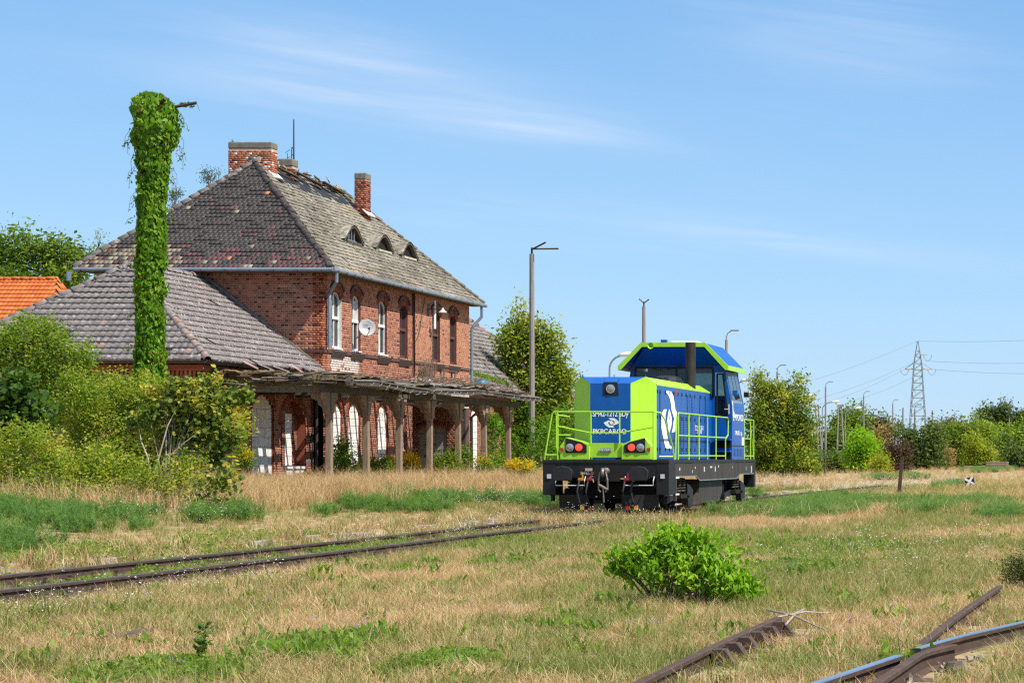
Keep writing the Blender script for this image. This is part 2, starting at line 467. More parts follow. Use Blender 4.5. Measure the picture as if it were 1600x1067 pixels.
class MB:
    """collects shapes into one mesh; coordinates are world coordinates"""

    def __init__(s):
        s.v, s.f, s.t, s.m = [], [], [], []

    def add(s, vs_, fs, tint=0.5, mi=0):
        o = len(s.v)
        s.v.extend(tuple(p) for p in vs_)
        for f in fs:
            s.f.append(tuple(i + o for i in f))
            s.t.append(tint)
            s.m.append(mi)
        return s

    def hexa(s, p, tint=0.5, mi=0):
        """8 corners: bottom 4 (ccw), top 4"""
        return s.add(p, [(3, 2, 1, 0), (4, 5, 6, 7), (0, 1, 5, 4), (1, 2, 6, 5), (2, 3, 7, 6), (3, 0, 4, 7)], tint, mi)

    def box(s, x0, x1, y0, y1, z0, z1, tint=0.5, mi=0):
        return s.hexa([(x0, y0, z0), (x1, y0, z0), (x1, y1, z0), (x0, y1, z0), (x0, y0, z1), (x1, y0, z1), (x1, y1, z1), (x0, y1, z1)], tint, mi)

    def obox(s, c, sx, sy, sz, rot=None, tint=0.5, mi=0):
        """box of size (sx,sy,sz) about c, turned by a rotation matrix"""
        c = Vector(c)
        pts = []
        for dz in (-.5, .5):
            for dx, dy in ((-.5, -.5), (.5, -.5), (.5, .5), (-.5, .5)):
                q = Vector((dx * sx, dy * sy, dz * sz))
                pts.append(c + (rot @ q if rot is not None else q))
        return s.hexa(pts, tint, mi)

    def bar(s, a, b, w, h, tint=0.5, mi=0, up=(0, 0, 1)):
        """rectangular bar from a to b"""
        a, b = Vector(a), Vector(b)
        d = (b - a).normalized()
        u = Vector(up)
        if abs(d.dot(u)) > 0.95:
            u = Vector((1, 0, 0))
        r = d.cross(u).normalized()
        u = r.cross(d)
        pts = [a - r * w / 2 - u * h / 2, a + r * w / 2 - u * h / 2, b + r * w / 2 - u * h / 2, b - r * w / 2 - u * h / 2,
               a - r * w / 2 + u * h / 2, a + r * w / 2 + u * h / 2, b + r * w / 2 + u * h / 2, b - r * w / 2 + u * h / 2]
        return s.hexa(pts, tint, mi)

    def tube(s, pts, r, n=8, tint=0.5, mi=0, caps=True):
        """round tube along pts; r a number or one per point"""
        pts = [Vector(p) for p in pts]
        rr = r if isinstance(r, (list, tuple)) else [r] * len(pts)
        o = len(s.v)
        prev = None
        for i, p in enumerate(pts):
            d = (pts[min(i + 1, len(pts) - 1)] - pts[max(i - 1, 0)])
            d = d.normalized() if d.length > 1e-9 else Vector((0, 0, 1))
            if prev is None:
                a = Vector((0, 0, 1)) if abs(d.z) < 0.9 else Vector((1, 0, 0))
                u = d.cross(a).normalized()
            else:
                u = (prev - d * prev.dot(d)).normalized()
            prev = u
            w = d.cross(u)
            for k in range(n):
                t = 2 * math.pi * k / n
                s.v.append(tuple(p + (u * math.cos(t) + w * math.sin(t)) * rr[i]))
        for i in range(len(pts) - 1):
            for k in range(n):
                k2 = (k + 1) % n
                s.f.append((o + i * n + k, o + i * n + k2, o + (i + 1) * n + k2, o + (i + 1) * n + k))
                s.t.append(tint)
                s.m.append(mi)
        if caps:
            s.f.append(tuple(o + k for k in reversed(range(n))))
            s.f.append(tuple(o + (len(pts) - 1) * n + k for k in range(n)))
            s.t += [tint, tint]
            s.m += [mi, mi]
        return s

    def prism(s, poly, a, b, tint=0.5, mi=0):
        """poly: list of 3D points; extruded by the vector b-a (a, b given as vectors)"""
        d = Vector(b) - Vector(a)
        n = len(poly)
        v = [Vector(p) for p in poly] + [Vector(p) + d for p in poly]
        fs = [tuple(reversed(range(n))), tuple(range(n, 2 * n))] + [(i, (i + 1) % n, n + (i + 1) % n, n + i) for i in range(n)]
        return s.add(v, fs, tint, mi)

    def disc(s, c, axis, r, depth, n=20, tint=0.5, mi=0):
        c, ax = Vector(c), Vector(axis).normalized()
        return s.tube([c, c + ax * depth], r, n, tint, mi)

    def lathe(s, c, axis, prof, n=16, tint=0.5, mi=0):
        """prof: list of (radius, distance along axis)"""
        c, ax = Vector(c), Vector(axis).normalized()
        a = Vector((0, 0, 1)) if abs(ax.z) < 0.9 else Vector((1, 0, 0))
        u = ax.cross(a).normalized()
        w = ax.cross(u)
        o = len(s.v)
        for r, d in prof:
            for k in range(n):
                t = 2 * math.pi * k / n
                s.v.append(tuple(c + ax * d + (u * math.cos(t) + w * math.sin(t)) * r))
        for i in range(len(prof) - 1):
            for k in range(n):
                k2 = (k + 1) % n
                s.f.append((o + i * n + k, o + i * n + k2, o + (i + 1) * n + k2, o + (i + 1) * n + k))
                s.t.append(tint)
                s.m.append(mi)
        return s

    def mesh(s, name, mats, T=(0, 0, 0), smooth=False, tint=True):
        me = bpy.data.meshes.new(name)
        v = np.asarray(s.v, dtype=np.float64).reshape(-1, 3) - np.asarray(T)
        me.from_pydata(v.tolist(), [], s.f)
        for mm in (mats if isinstance(mats, (list, tuple)) else [mats]):
            me.materials.append(MATS[mm])
        if tint:
            set_tint(me, s.t)
        if any(s.m):
            me.polygons.foreach_set('material_index', np.asarray(s.m, dtype=np.int32))
        if smooth:
            me.polygons.foreach_set('use_smooth', np.ones(len(me.polygons), dtype=bool))
        me.update()
        return me


def link(name, data, parent=None):
    o = bpy.data.objects.new(name, data)
    COL.objects.link(o)
    if parent is not None:
        o.parent = parent
    return o


def tag(o, label=None, cat=None, group=None, kind=None):
    if label:
        o['label'] = label
    if cat:
        o['category'] = cat
    if group:
        o['group'] = group
    if kind:
        o['kind'] = kind
    return o


class Thing:
    """an Empty at the thing's base that parents its parts"""

    def __init__(s, name, loc, label, cat, group=None, kind=None):
        s.T = Vector(loc)
        s.o = link(name, None)
        s.o.location = s.T
        tag(s.o, label, cat, group, kind)

    def part(s, name, mb, mats, parent=None, smooth=False, bevel=0, kind=None, label=None):
        o = link(name, mb.mesh(name, mats, s.T, smooth), parent or s.o)
        if bevel:
            b = o.modifiers.new('bevel', 'BEVEL')
            b.width = bevel
            b.segments = 2
            b.limit_method = 'ANGLE'
            b.angle_limit = math.radians(25)
        if kind:
            o['kind'] = kind
        if label:
            o['label'] = label
        return o

    def text(s, name, body, loc, rot, size, matname, parent=None, align='CENTER', xs=1.0, extrude=0.002, offset=0.0):
        c = bpy.data.curves.new(name, 'FONT')
        c.body = body
        c.size = size
        c.align_x = align
        c.align_y = 'CENTER'
        c.extrude = extrude
        c.offset = offset
        c.materials.append(MATS[matname])
        o = link(name, c, parent or s.o)
        o.location = Vector(loc) - s.T
        o.rotation_euler = rot
        o.scale = (xs, 1, 1)
        return o


def single(name, mb, mats, label, cat, loc=None, group=None, kind=None, smooth=False):
    """a thing that is one mesh"""
    T = Vector(loc) if loc is not None else Vector((0, 0, 0))
    o = link(name, mb.mesh(name, mats, T, smooth))
    o.location = T
    return tag(o, label, cat, group, kind)


# pieces: one small mesh per kind of piece, placed by matrices ---------------------------------
CUBE_V = np.array([(x, y, z) for z in (-.5, .5) for x, y in ((-.5, -.5), (.5, -.5), (.5, .5), (-.5, .5))], dtype=float)
CUBE_F = [(3, 2, 1, 0), (4, 5, 6, 7), (0, 1, 5, 4), (1, 2, 6, 5), (2, 3, 7, 6), (3, 0, 4, 7)]


def join_pieces(name, V, Fq, items, matname, T, edge=None):
    """items: list of (4x4 matrix, tint) -> ONE mesh"""
    n, k = len(items), len(V)
    Ms = np.array([np.asarray(m) for m, _ in items])
    Vh = np.hstack([V, np.ones((k, 1))])
    W = np.einsum('nij,kj->nki', Ms, Vh)[:, :, :3].reshape(-1, 3) - np.asarray(T)
    fs = np.asarray(Fq)
    faces = (fs[None] + (np.arange(n) * k)[:, None, None]).reshape(-1, fs.shape[1])
    tt = np.repeat([t for _, t in items], len(fs))
    if edge:                                     # (faces, tint, share): lichen on slate edges, shadow gaps painted on pantile fronts
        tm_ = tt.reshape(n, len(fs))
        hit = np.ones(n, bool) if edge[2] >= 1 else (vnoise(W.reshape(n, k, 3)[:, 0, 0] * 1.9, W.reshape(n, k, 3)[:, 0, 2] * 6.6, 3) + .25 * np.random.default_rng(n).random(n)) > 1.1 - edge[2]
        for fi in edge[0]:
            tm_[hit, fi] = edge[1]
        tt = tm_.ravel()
    return np_mesh(name, W, faces, tt, matname)


def np_mesh(name, V, faces, tint, matname, smooth=False):
    me = bpy.data.meshes.new(name)
    nv, nf, k = len(V), len(faces), faces.shape[1]
    me.vertices.add(nv)
    me.vertices.foreach_set('co', np.ascontiguousarray(V, dtype=np.float32).ravel())
    me.loops.add(nf * k)
    me.loops.foreach_set('vertex_index', np.ascontiguousarray(faces, dtype=np.int32).ravel())
    me.polygons.add(nf)
    me.polygons.foreach_set('loop_start', np.arange(0, nf * k, k, dtype=np.int32))
    me.polygons.foreach_set('loop_total', np.full(nf, k, dtype=np.int32))
    me.update(calc_edges=True)
    set_tint(me, tint)
    if smooth:
        me.polygons.foreach_set('use_smooth', np.ones(nf, dtype=bool))
    me.materials.append(MATS[matname])
    return me


_PIECE = {}


def place_pieces(name, key, V, Fq, items, matname, T, parent):
    """items as objects of their own that share six tint variants of one mesh"""
    off = Matrix.Translation(-Vector(T))
    for M, t in items:
        q = round(float(t) * 11)
        me = _PIECE.get((key, q))
        if me is None:
            me = np_mesh(name, np.asarray(V), np.asarray(Fq), np.full(len(Fq), q / 11.0), matname)
            _PIECE[(key, q)] = me
        o = link(name, me, parent)
        o.matrix_basis = off @ Matrix(np.asarray(M).tolist())


def frame_matrix(c, u, n, w, su, sn, sw):
    """unit cube -> box with axes u, n, w and sizes su, sn, sw"""
    M = np.eye(4)
    M[:3, 0] = np.asarray(u) * su
    M[:3, 1] = np.asarray(n) * sn
    M[:3, 2] = np.asarray(w) * sw
    M[:3, 3] = np.asarray(c)
    return M


def vnoise(x, y, seed=0):
    """smooth value noise in 0..1 on numpy arrays"""
    x, y = np.asarray(x, float), np.asarray(y, float)
    xi, yi = np.floor(x).astype(int), np.floor(y).astype(int)
    fx, fy = x - xi, y - yi
    fx, fy = fx * fx * (3 - 2 * fx), fy * fy * (3 - 2 * fy)

    def h(a, b):
        v = np.sin(a * 127.1 + b * 311.7 + seed * 74.7) * 43758.5453
        return v - np.floor(v)
    return (h(xi, yi) * (1 - fx) + h(xi + 1, yi) * fx) * (1 - fy) + (h(xi, yi + 1) * (1 - fx) + h(xi + 1, yi + 1) * fx) * fy


def fbm(x, y, seed=0):
    return 0.55 * vnoise(x, y, seed) + 0.28 * vnoise(x * 2.1, y * 2.1, seed + 5) + 0.17 * vnoise(x * 4.3, y * 4.3, seed + 9)


# ------------------------------------------------------------------ ground and tracks
RAIL_Z = 0.15
TX = -13.2


def track_x(y):
    return TX + max(0.0, y - 70.0) ** 2 * 0.00022


def gz(X, Y):
    """height of the ground"""
    X, Y = np.asarray(X, float), np.asarray(Y, float)
    t = np.clip((-14.95 - X) / 0.25, 0, 1)
    plat = 0.17 * t + 0.45 * np.clip((-16.5 - X) / 5.0, 0, 1)
    fade = np.clip((150 - Y) / 50, 0.0, 1)
    fy = np.clip((Y - 5) / 10, 0, 1)
    near = 0.05 * (fbm(X * 0.7, Y * 0.7, 3) - 0.5) * np.clip(1.5 - np.abs(X - TX) / 3.0, 0, 1) * -1
    roll = 0.10 * (fbm(X * 0.25 + 7, Y * 0.25, 1) - 0.5) * np.clip((X + 12.0) / 3.0, 0, 1)
    return plat * fade * fy + near * 0 + roll - 0.02


def graded(lo, hi, d0, far_lo, far_hi, g=1.25):
    a = list(np.arange(lo, hi + 1e-6, d0))
    s, x = d0, lo
    left = []
    while x > far_lo:
        s *= g
        x -= s
        left.append(x)
    s, x = d0, hi
    right = []
    while x < far_hi:
        s *= g
        x += s
        right.append(x)
    return np.array(left[::-1] + a + right)


xs = graded(-30, 6, 0.3, -3000, 3000)
ys = graded(8, 110, 0.4, -200, 6000)
GX, GY = np.meshgrid(xs, ys)
GZ = gz(GX, GY)
nx, ny = len(xs), len(ys)
ii = (np.arange(ny - 1)[:, None] * nx + np.arange(nx - 1)[None]).ravel()
gf = np.stack([ii, ii + 1, ii + nx + 1, ii + nx], 1)
m, n, l = new_mat('dry_ground')
b = _bsdf(m)
f1 = noise_fac(n, l, 0.35, 6, 0.65)
c_a = ramp(n, l, f1, [(0.34, (0.34, 0.235, 0.135)), (0.50, (0.42, 0.305, 0.175)), (0.60, (0.27, 0.235, 0.10)), (0.72, (0.16, 0.175, 0.05))])
f2 = noise_fac(n, l, 5.0, 6, 0.7)
c_a = mult(n, l, c_a, f2, 0.60, 1.30)
fs = noise_fac(n, l, 1.3, 5, 0.6)
mr = n.new('ShaderNodeMapRange')
mr.inputs['From Min'].default_value = 0.60
mr.inputs['From Max'].default_value = 0.74
l.new(fs, mr.inputs[0])
mx = n.new('ShaderNodeMixRGB')
l.new(mr.outputs[0], mx.inputs[0])
l.new(c_a, mx.inputs[1])
mx.inputs[2].default_value = (0.19, 0.14, 0.10, 1)
l.new(mx.outputs[0], b.inputs['Base Color'])
b.inputs['Roughness'].default_value = 1.0
b.inputs['Specular IOR Level'].default_value = 0.1
bump(n, l, b, noise_fac(n, l, 14, 6, 0.7), 0.9, 0.05)
MATS['dry_ground'] = m
me = np_mesh('ground', np.stack([GX.ravel(), GY.ravel(), GZ.ravel()], 1), gf, np.full(len(gf), .5), 'dry_ground', True)
tag(link('ground', me), 'dry straw coloured railway yard ground with green patches', 'ground', kind='structure')

# rail: I-section swept along a path
RAIL_SEC = [(-0.065, -0.16), (0.065, -0.16), (0.065, -0.145), (0.012, -0.125), (0.010, -0.045), (0.036, -0.035), (0.037, -0.006), (0.028, 0.0),
            (-0.028, 0.0), (-0.037, -0.006), (-0.036, -0.035), (-0.010, -0.045), (-0.012, -0.125), (-0.065, -0.145)]


def rail_mb(path, top_mi=1, scale=1.0):
    mb = MB()
    k = len(RAIL_SEC)
    path = [Vector(p) for p in path]
    o = len(mb.v)
    for i, p in enumerate(path):
        d = (path[min(i + 1, len(path) - 1)] - path[max(i - 1, 0)])
        d.z = 0
        d.normalize()
        r = Vector((d.y, -d.x, 0))
        for (a, z) in RAIL_SEC:
            mb.v.append(tuple(p + r * a * scale + Vector((0, 0, z * scale))))
    for i in range(len(path) - 1):
        for j in range(k):
            j2 = (j + 1) % k
            mb.f.append((o + i * k + j, o + (i + 1) * k + j, o + (i + 1) * k + j2, o + i * k + j2))
            mb.t.append(.5)
            mb.m.append(top_mi if j in (6, 7, 8) else 0)
    mb.f.append(tuple(o + j for j in reversed(range(k))))
    mb.f.append(tuple(o + (len(path) - 1) * k + j for j in range(k)))
    mb.t += [.5, .5]
    mb.m += [0, 0]
    return mb


trk = Thing('railway_track', (TX, 40, 0), 'brown rusty railway track running past the station and under the locomotive', 'railway track')
yy = list(np.arange(14, 70, 7.0)) + list(np.arange(70, 126, 4.0))
for s_ in (-1, 1):
    trk.part('rail', rail_mb([(track_x(y) + s_ * 0.755, y, RAIL_Z + 0.006 * math.sin(y * .31 + s_)) for y in yy]), ['rust', 'rail_top'])
slv = MB().box(-1.25, 1.25, -0.12, 0.12, -0.14, 0.0)
sl_me = slv.mesh('sleeper', 'sleeper_wood')
y = 22.0
while y < 124:
    o = link('sleeper', sl_me, trk.o)
    o.location = Vector((track_x(y), y, 0.012 + R.uniform(-.01, .008))) - trk.T
    o.rotation_euler.z = R.uniform(-.03, .03)
    y += 0.66
cl = MB().box(-.13, .13, -.09, .09, 0, .022)
for q in (-.085, .085):
    cl.box(q - .03, q + .03, -.03, .03, .015, .06)
cl_me = cl.mesh('rail_fastening', 'rust')
y = 22.0
while y < 48:
    for sg in (-1, 1):
        o = link('rail_fastening', cl_me, trk.o)
        o.location = Vector((TX + sg * .755, y, 0.01)) - trk.T
    y += 0.66

# platform edge stones
pe = Thing('platform_edge', (-15, 40, 0), 'broken row of pale stone blocks edging the overgrown platform', 'platform edge')
y = 22.0
while y < 100:
    ln = R.uniform(.55, 1.05)
    mb = MB()
    x0, h = -15.0 + R.uniform(-.08, .08), R.uniform(.05, .18)
    dz = R.uniform(-.02, .02)
    w = R.uniform(.25, .36)
    p = [(x0 - w, y, -.1), (x0, y, -.1), (x0, y + ln * .97, -.1), (x0 - w, y + ln * .97, -.1),
         (x0 - w, y + R.uniform(0, .05), h + dz), (x0 - R.uniform(0, .05), y + R.uniform(0, .06), h), (x0 - R.uniform(0, .05), y + ln * .95, h - dz), (x0 - w, y + ln * .95, h)]
    mb.hexa(p)
    if R.random() < .58:
        pe.part('stone', mb, 'stone_kerb', bevel=0.02)
    y += ln

# turnout in the near corner
RZ = 0.12


def gp(px, py, z=RZ):
    """ground-level point (height z) that the photograph shows at (px, py)"""
    Y = (EYE - z) * F / (py - HY)
    return Vector(((px - CX) * Y / F, Y, z))


def smooth_path(pts, n=24):
    pts = [Vector(p) for p in pts]
    out = []
    for i in range(len(pts) - 1):
        p0, p1, p2, p3 = pts[max(i - 1, 0)], pts[i], pts[i + 1], pts[min(i + 2, len(pts) - 1)]
        for k in range(n):
            t = k / n
            out.append(0.5 * ((2 * p1) + (p2 - p0) * t + (2 * p0 - 5 * p1 + 4 * p2 - p3) * t * t + (3 * p1 - p0 - 3 * p2 + p3) * t ** 3))
    out.append(pts[-1])
    return out


def ext(a, b, L):
    return a + (a - b).normalized() * L


sw = Thing('track_crossing', gp(1430, 1012, 0), 'crossing of a shiny and a rusty rail near the bottom corner', 'railway track')
A0, A1, A2 = gp(1270, 1067), gp(1405, 1022), gp(1600, 970)
pathA = smooth_path([ext(A0, A1, 3), A0, A1 + Vector((0, -.02, 0))], 6)
sw.part('rail', rail_mb(pathA, 1), ['rust', 'rail_shiny'], label='rail with polished blue-grey head below the crossing')
pathA2 = smooth_path([gp(1432, 1012), gp(1500, 993), A2, ext(A2, gp(1500, 993), 5)], 6)
sw.part('rail', rail_mb(pathA2, 1), ['rust', 'rail_shiny'], label='rail with polished blue-grey head beyond the crossing')
pathC = smooth_path([gp(1436, 1006) + Vector((0, 0, -.004)), gp(1500, 956) + Vector((0, 0, -.004)), gp(1562, 914)], 6)
sw.part('rail', rail_mb(pathC, 1), ['rust', 'rust'])
pathB = smooth_path([ext(gp(1365, 1067), gp(1420, 1032), 2.5), gp(1365, 1067), gp(1412, 1036), gp(1436, 1018) + Vector((.03, 0, 0)), gp(1486, 1006) + Vector((.02, 0, 0))], 6)
sw.part('rail', rail_mb(pathB, 1), ['rust', 'rust'])
for k in range(9):
    c = gp(1430, 1012, 0) + Vector((-.35 + .02 * k, -3.2 + k * .78, 0))
    sw.part('sleeper', MB().obox(c + Vector((0, 0, -.09)), 3.3, .25, .14, Matrix.Rotation(R.uniform(-.04, .04) - .03, 3, 'Z')), 'sleeper_wood')
gr = Thing('check_rail', gp(1100, 1010, 0), 'rusty rail stub with row of steel braces ending in the grass', 'rail')
pathD = smooth_path([ext(gp(992, 1067), gp(1110, 1010), 3), gp(992, 1067), gp(1110, 1010), gp(1216, 963)], 6)
gr.part('rail', rail_mb(pathD, 1), ['rust', 'rust'])
for k, (px, py) in enumerate([(1106, 1012), (1126, 1002), (1146, 993), (1165, 985), (1184, 977), (1203, 969)]):
    q = gp(px, py)
    mb = MB()
    t = .022
    x0 = q.x + .03
    mb.prism([(x0, q.y - t, RZ - .012), (x0 + .10, q.y - t, RZ - .012), (x0 + .20, q.y - t, RZ - .15), (x0 + .20, q.y - t, RZ - .20), (x0, q.y - t, RZ - .20)], (0, 0, 0), (0, .16, 0))
    gr.part('brace', mb, 'rust')
# ------------------------------------------------------------------ station building
WX, WY0, WY1, BX = -27.1, 75.0, 91.2, -34.7          # facade plane, near and far end walls, back wall
GZ0 = 0.55
EZ, EX, EY0, EY1, EXB = 7.9, -26.6, 74.4, 91.8, -35.2  # eaves
RX, RZ_, RY0, RY1 = -30.9, 12.0, 78.8, 87.4             # ridge
WGX = -27.45                                            # wing wall plane
VX, VY, VZ = Vector((1, 0, 0)), Vector((0, 1, 0)), Vector((0, 0, 1))
st = Thing('station_building', (RX, 83, GZ0), 'abandoned red brick station building with hipped tile roofs and blocked openings', 'building')
BR_TINT = lambda: R.choice([.05, .10, .18, .30, .36, .42, .48, .52, .56, .60, .64, .68, .74])


class Wall:
    def __init__(s, O, U, N, u0, u1, z0, z1, ops=(), thick=0.34):
        s.O, s.U, s.N, s.u0, s.u1, s.z0, s.z1, s.ops, s.thick = Vector(O), Vector(U), Vector(N), u0, u1, z0, z1, list(ops), thick

    def pt(s, u, z, d=0.0):
        return s.O + s.U * u + VZ * z + s.N * d

    def blocked(s, z):
        out = []
        for (a, b, lo, hi, rise) in s.ops:
            if lo <= z <= hi:
                sp = hi - rise
                hw = (b - a) / 2
                if z > sp and rise > 0:
                    hw *= math.sqrt(max(0, 1 - ((z - sp) / rise) ** 2))
                out.append(((a + b) / 2 - hw, (a + b) / 2 + hw))
        return sorted(out)

    def backing(s):
        mb = MB()
        br = {s.u0, s.u1}
        for (a, b, lo, hi, rise) in s.ops:
            for k in range(9):
                br.add(min(max(a + (b - a) * k / 8, s.u0), s.u1))
        br = sorted(br)
        for a, b in zip(br[:-1], br[1:]):
            if b - a < 1e-5:
                continue
            mid = (a + b) / 2
            cuts = []
            for (p, q, lo, hi, rise) in s.ops:
                if p < mid < q:
                    hw = (q - p) / 2
                    top = hi - rise + rise * math.sqrt(max(0, 1 - ((mid - (p + q) / 2) / hw) ** 2))
                    cuts.append((lo, top))
            cuts.sort()
            z = s.z0
            segs = []
            for lo, hi in cuts:
                if lo > z:
                    segs.append((z, lo))
                z = max(z, hi)
            if z < s.z1:
                segs.append((z, s.z1))
            for lo, hi in segs:
                q = [s.pt(a, lo, -s.thick), s.pt(a, lo, 0), s.pt(b, lo, 0), s.pt(b, lo, -s.thick),
                     s.pt(a, hi, -s.thick), s.pt(a, hi, 0), s.pt(b, hi, 0), s.pt(b, hi, -s.thick)]
                mb.hexa(q)
        mb.m = [1, 1, 1, 0, 1, 1] * (len(mb.f) // 6)
        return mb

    def bricks(s, tint, keep=None, z0=None, z1=None):
        full, cut = [], []
        z = (s.z0 if z0 is None else z0)
        z1 = s.z1 if z1 is None else z1
        i = 0
        u, w, nn = np.asarray(s.U), np.asarray(VZ), np.asarray(s.N)
        while z + 0.077 <= z1 + 1e-6:
            zc = z + 0.038
            bl = s.blocked(zc)
            iv, a = [], s.u0
            for p, q in bl:
                if p > a:
                    iv.append((a, min(p, s.u1)))
                a = max(a, q)
            if a < s.u1:
                iv.append((a, s.u1))
            pitch = 0.26 if i % 2 == 0 else 0.13
            offs = (0.0 if (i // 2) % 2 == 0 else 0.13) if i % 2 == 0 else 0.065
            k0 = math.floor((s.u0 - offs) / pitch)
            for (p, q) in iv:
                k = math.floor((p - offs) / pitch)
                while offs + k * pitch < q:
                    a0, b0 = offs + k * pitch, offs + (k + 1) * pitch - 0.011
                    a1, b1 = max(a0, p), min(b0, q)
                    k += 1
                    if b1 - a1 < 0.03:
                        continue
                    uc = (a1 + b1) / 2
                    if keep and not keep(uc, zc):
                        continue
                    c = np.asarray(s.pt(uc, zc, -0.0130 + R.uniform(-.0012, .0012)))
                    it = (frame_matrix(c, u, nn, w, b1 - a1, 0.03, 0.066), tint(uc, zc, i % 2))
                    (full if (b1 - a1) > 0.24 else cut).append(it)
            z += 0.077
            i += 1
        return full, cut

    def voussoirs(s, op, depth=0.24, d=0.012, tint=lambda: R.uniform(.2, .42)):
        a, b, lo, hi, rise = op
        uc, hw, sp = (a + b) / 2, (b - a) / 2, hi - rise
        out = []
        n = max(9, int((b - a + rise) / 0.075))
        for k in range(n):
            t = math.pi * (k + .5) / n
            if rise < hw * 0.7:
                t = math.pi / 2 + (t - math.pi / 2) * 0.86
            pu, pz = uc - (hw) * math.cos(t), sp + rise * math.sin(t)
            nu, nz_ = -math.cos(t) / hw, math.sin(t) / rise
            L = math.hypot(nu, nz_)
            nu, nz_ = nu / L, nz_ / L
            c = s.pt(pu + nu * depth / 2, pz + nz_ * depth / 2, d - 0.015)
            wdir = s.U * nu + VZ * nz_
            udir = s.U * nz_ - VZ * nu
            out.append((frame_matrix(np.asarray(c), np.asarray(udir), np.asarray(s.N), np.asarray(wdir), 0.064, 0.03, depth), tint()))
        return out

    def arc_mould(s, op, gap, w, proud, ext_=0.1):
        a, b, lo, hi, rise = op
        uc, hw, sp = (a + b) / 2, (b - a) / 2 + gap, hi - rise
        mb = MB()
        n = 12
        pts = []
        for k in range(n + 1):
            t = math.pi * (0.17 + 0.66 * k / n)
            pts.append((uc - hw * math.cos(t), sp + (rise + gap) * math.sin(t) + 0.02))
        for (p0, p1) in zip(pts[:-1], pts[1:]):
            d_ = Vector((p1[0] - p0[0], p1[1] - p0[1]))
            nn = Vector((-d_.y, d_.x)).normalized() * w
            q = [s.pt(p0[0], p0[1], -.01), s.pt(p0[0], p0[1], proud), s.pt(p1[0], p1[1], proud), s.pt(p1[0], p1[1], -.01),
                 s.pt(p0[0] + nn.x, p0[1] + nn.y, -.01), s.pt(p0[0] + nn.x, p0[1] + nn.y, proud), s.pt(p1[0] + nn.x, p1[1] + nn.y, proud), s.pt(p1[0] + nn.x, p1[1] + nn.y, -.01)]
            mb.hexa(q)
        return mb


def solid_wall(thing, wl_, tint, keep=None, z0=None, arches=True, mats=('mortar', 'brick_plain'), n_obj=0):
    part = thing.part('wall', wl_.backing(), mats)
    full, cut = wl_.bricks(tint, keep, z0)
    if arches:
        for op in wl_.ops:
            if op[4] > 0:
                cut += wl_.voussoirs(op)
    if n_obj:
        place_pieces('brick', 'brick', CUBE_V, CUBE_F, full[:n_obj], 'brick_red', thing.T, part)
        full = full[n_obj:]
    if full or cut:
        o = link('brickwork', join_pieces('brickwork', CUBE_V, CUBE_F, full + cut, 'brick_red', thing.T), part)
        o['kind'] = 'stuff'
    return part


def t_main(u, z, hdr):
    if hdr and R.random() < .28:
        return R.uniform(.04, .22)
    return float(np.clip(R.gauss(.58, .09) - (0.06 if z < 4.6 else 0), .2, .80))


def t_white(u, z, hdr):
    if 0.75 < u < 3.45 and 4.50 < z < 5.10 and R.random() < .92:
        return .985
    return t_main(u, z, hdr) + .08


def t_orange(u, z, hdr):
    if hdr and R.random() < .12:
        return R.uniform(.1, .3)
    return float(np.clip(R.gauss(.80, .06), .5, .90))


def t_gable(u, z, hdr):
    if hdr and R.random() < .24:
        return R.uniform(.05, .22)
    return float(np.clip(R.gauss(.60, .10), .2, .78))


def wing_line(x):
    """height of the near wing's roof where it meets the end wall"""
    return 4.46 + (-27.0 - x) * 0.757 if x > -31.2 else 7.64


# upper windows: (u0, u1) measured from the near corner along the facade
SILL, TOP = 5.30, 7.26
UW = [(0.80, 1.72), (2.72, 3.62), (5.45, 6.40), (7.80, 8.72)]
UW2 = [(11.40, 12.38), (13.60, 14.50)]
ops_a = [(a, b, SILL, TOP, .26) for a, b in UW]
ops_b = [(a, b, SILL, TOP, .26) for a, b in UW2]
SPLIT = 9.25
lowA = [(0.85, 1.80, 1.0, 3.46, .42), (2.40, 3.58, 1.0, 3.50, .48), (5.40, 6.50, 1.0, 3.52, .48), (8.15, 8.62, 0.6, 3.2, 0.0)]
wa = Wall((WX, WY0, 0), VY, VX, 0, SPLIT, 0.3, EZ, ops_a + lowA)
wb = Wall((WX + .08, WY0, 0), VY, VX, SPLIT, WY1 - WY0, 3.6, EZ, ops_b, .42)
solid_wall(st, wa, lambda u, z, h: t_white(u, z, h) if z > 3.8 else t_main(u, z, h), None, 0.53)
solid_wall(st, wb, t_orange, None, 4.15)
# end wall facing the camera
g = Wall((BX, WY0, 0), VX, -VY, 0, WX - BX, 0.3, EZ)
g.O = g.O + Vector((0, -0.0, 0))
solid_wall(st, g, t_gable, lambda u, z: z > wing_line(BX + u) - .15 and BX + u > -32.6, 0.53 + .077 * 46, n_obj=300)
# remaining outer walls (far end and back)
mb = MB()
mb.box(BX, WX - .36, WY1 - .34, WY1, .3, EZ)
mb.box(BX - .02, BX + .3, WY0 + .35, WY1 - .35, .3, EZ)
st.part('wall', mb, 'brick_dark')
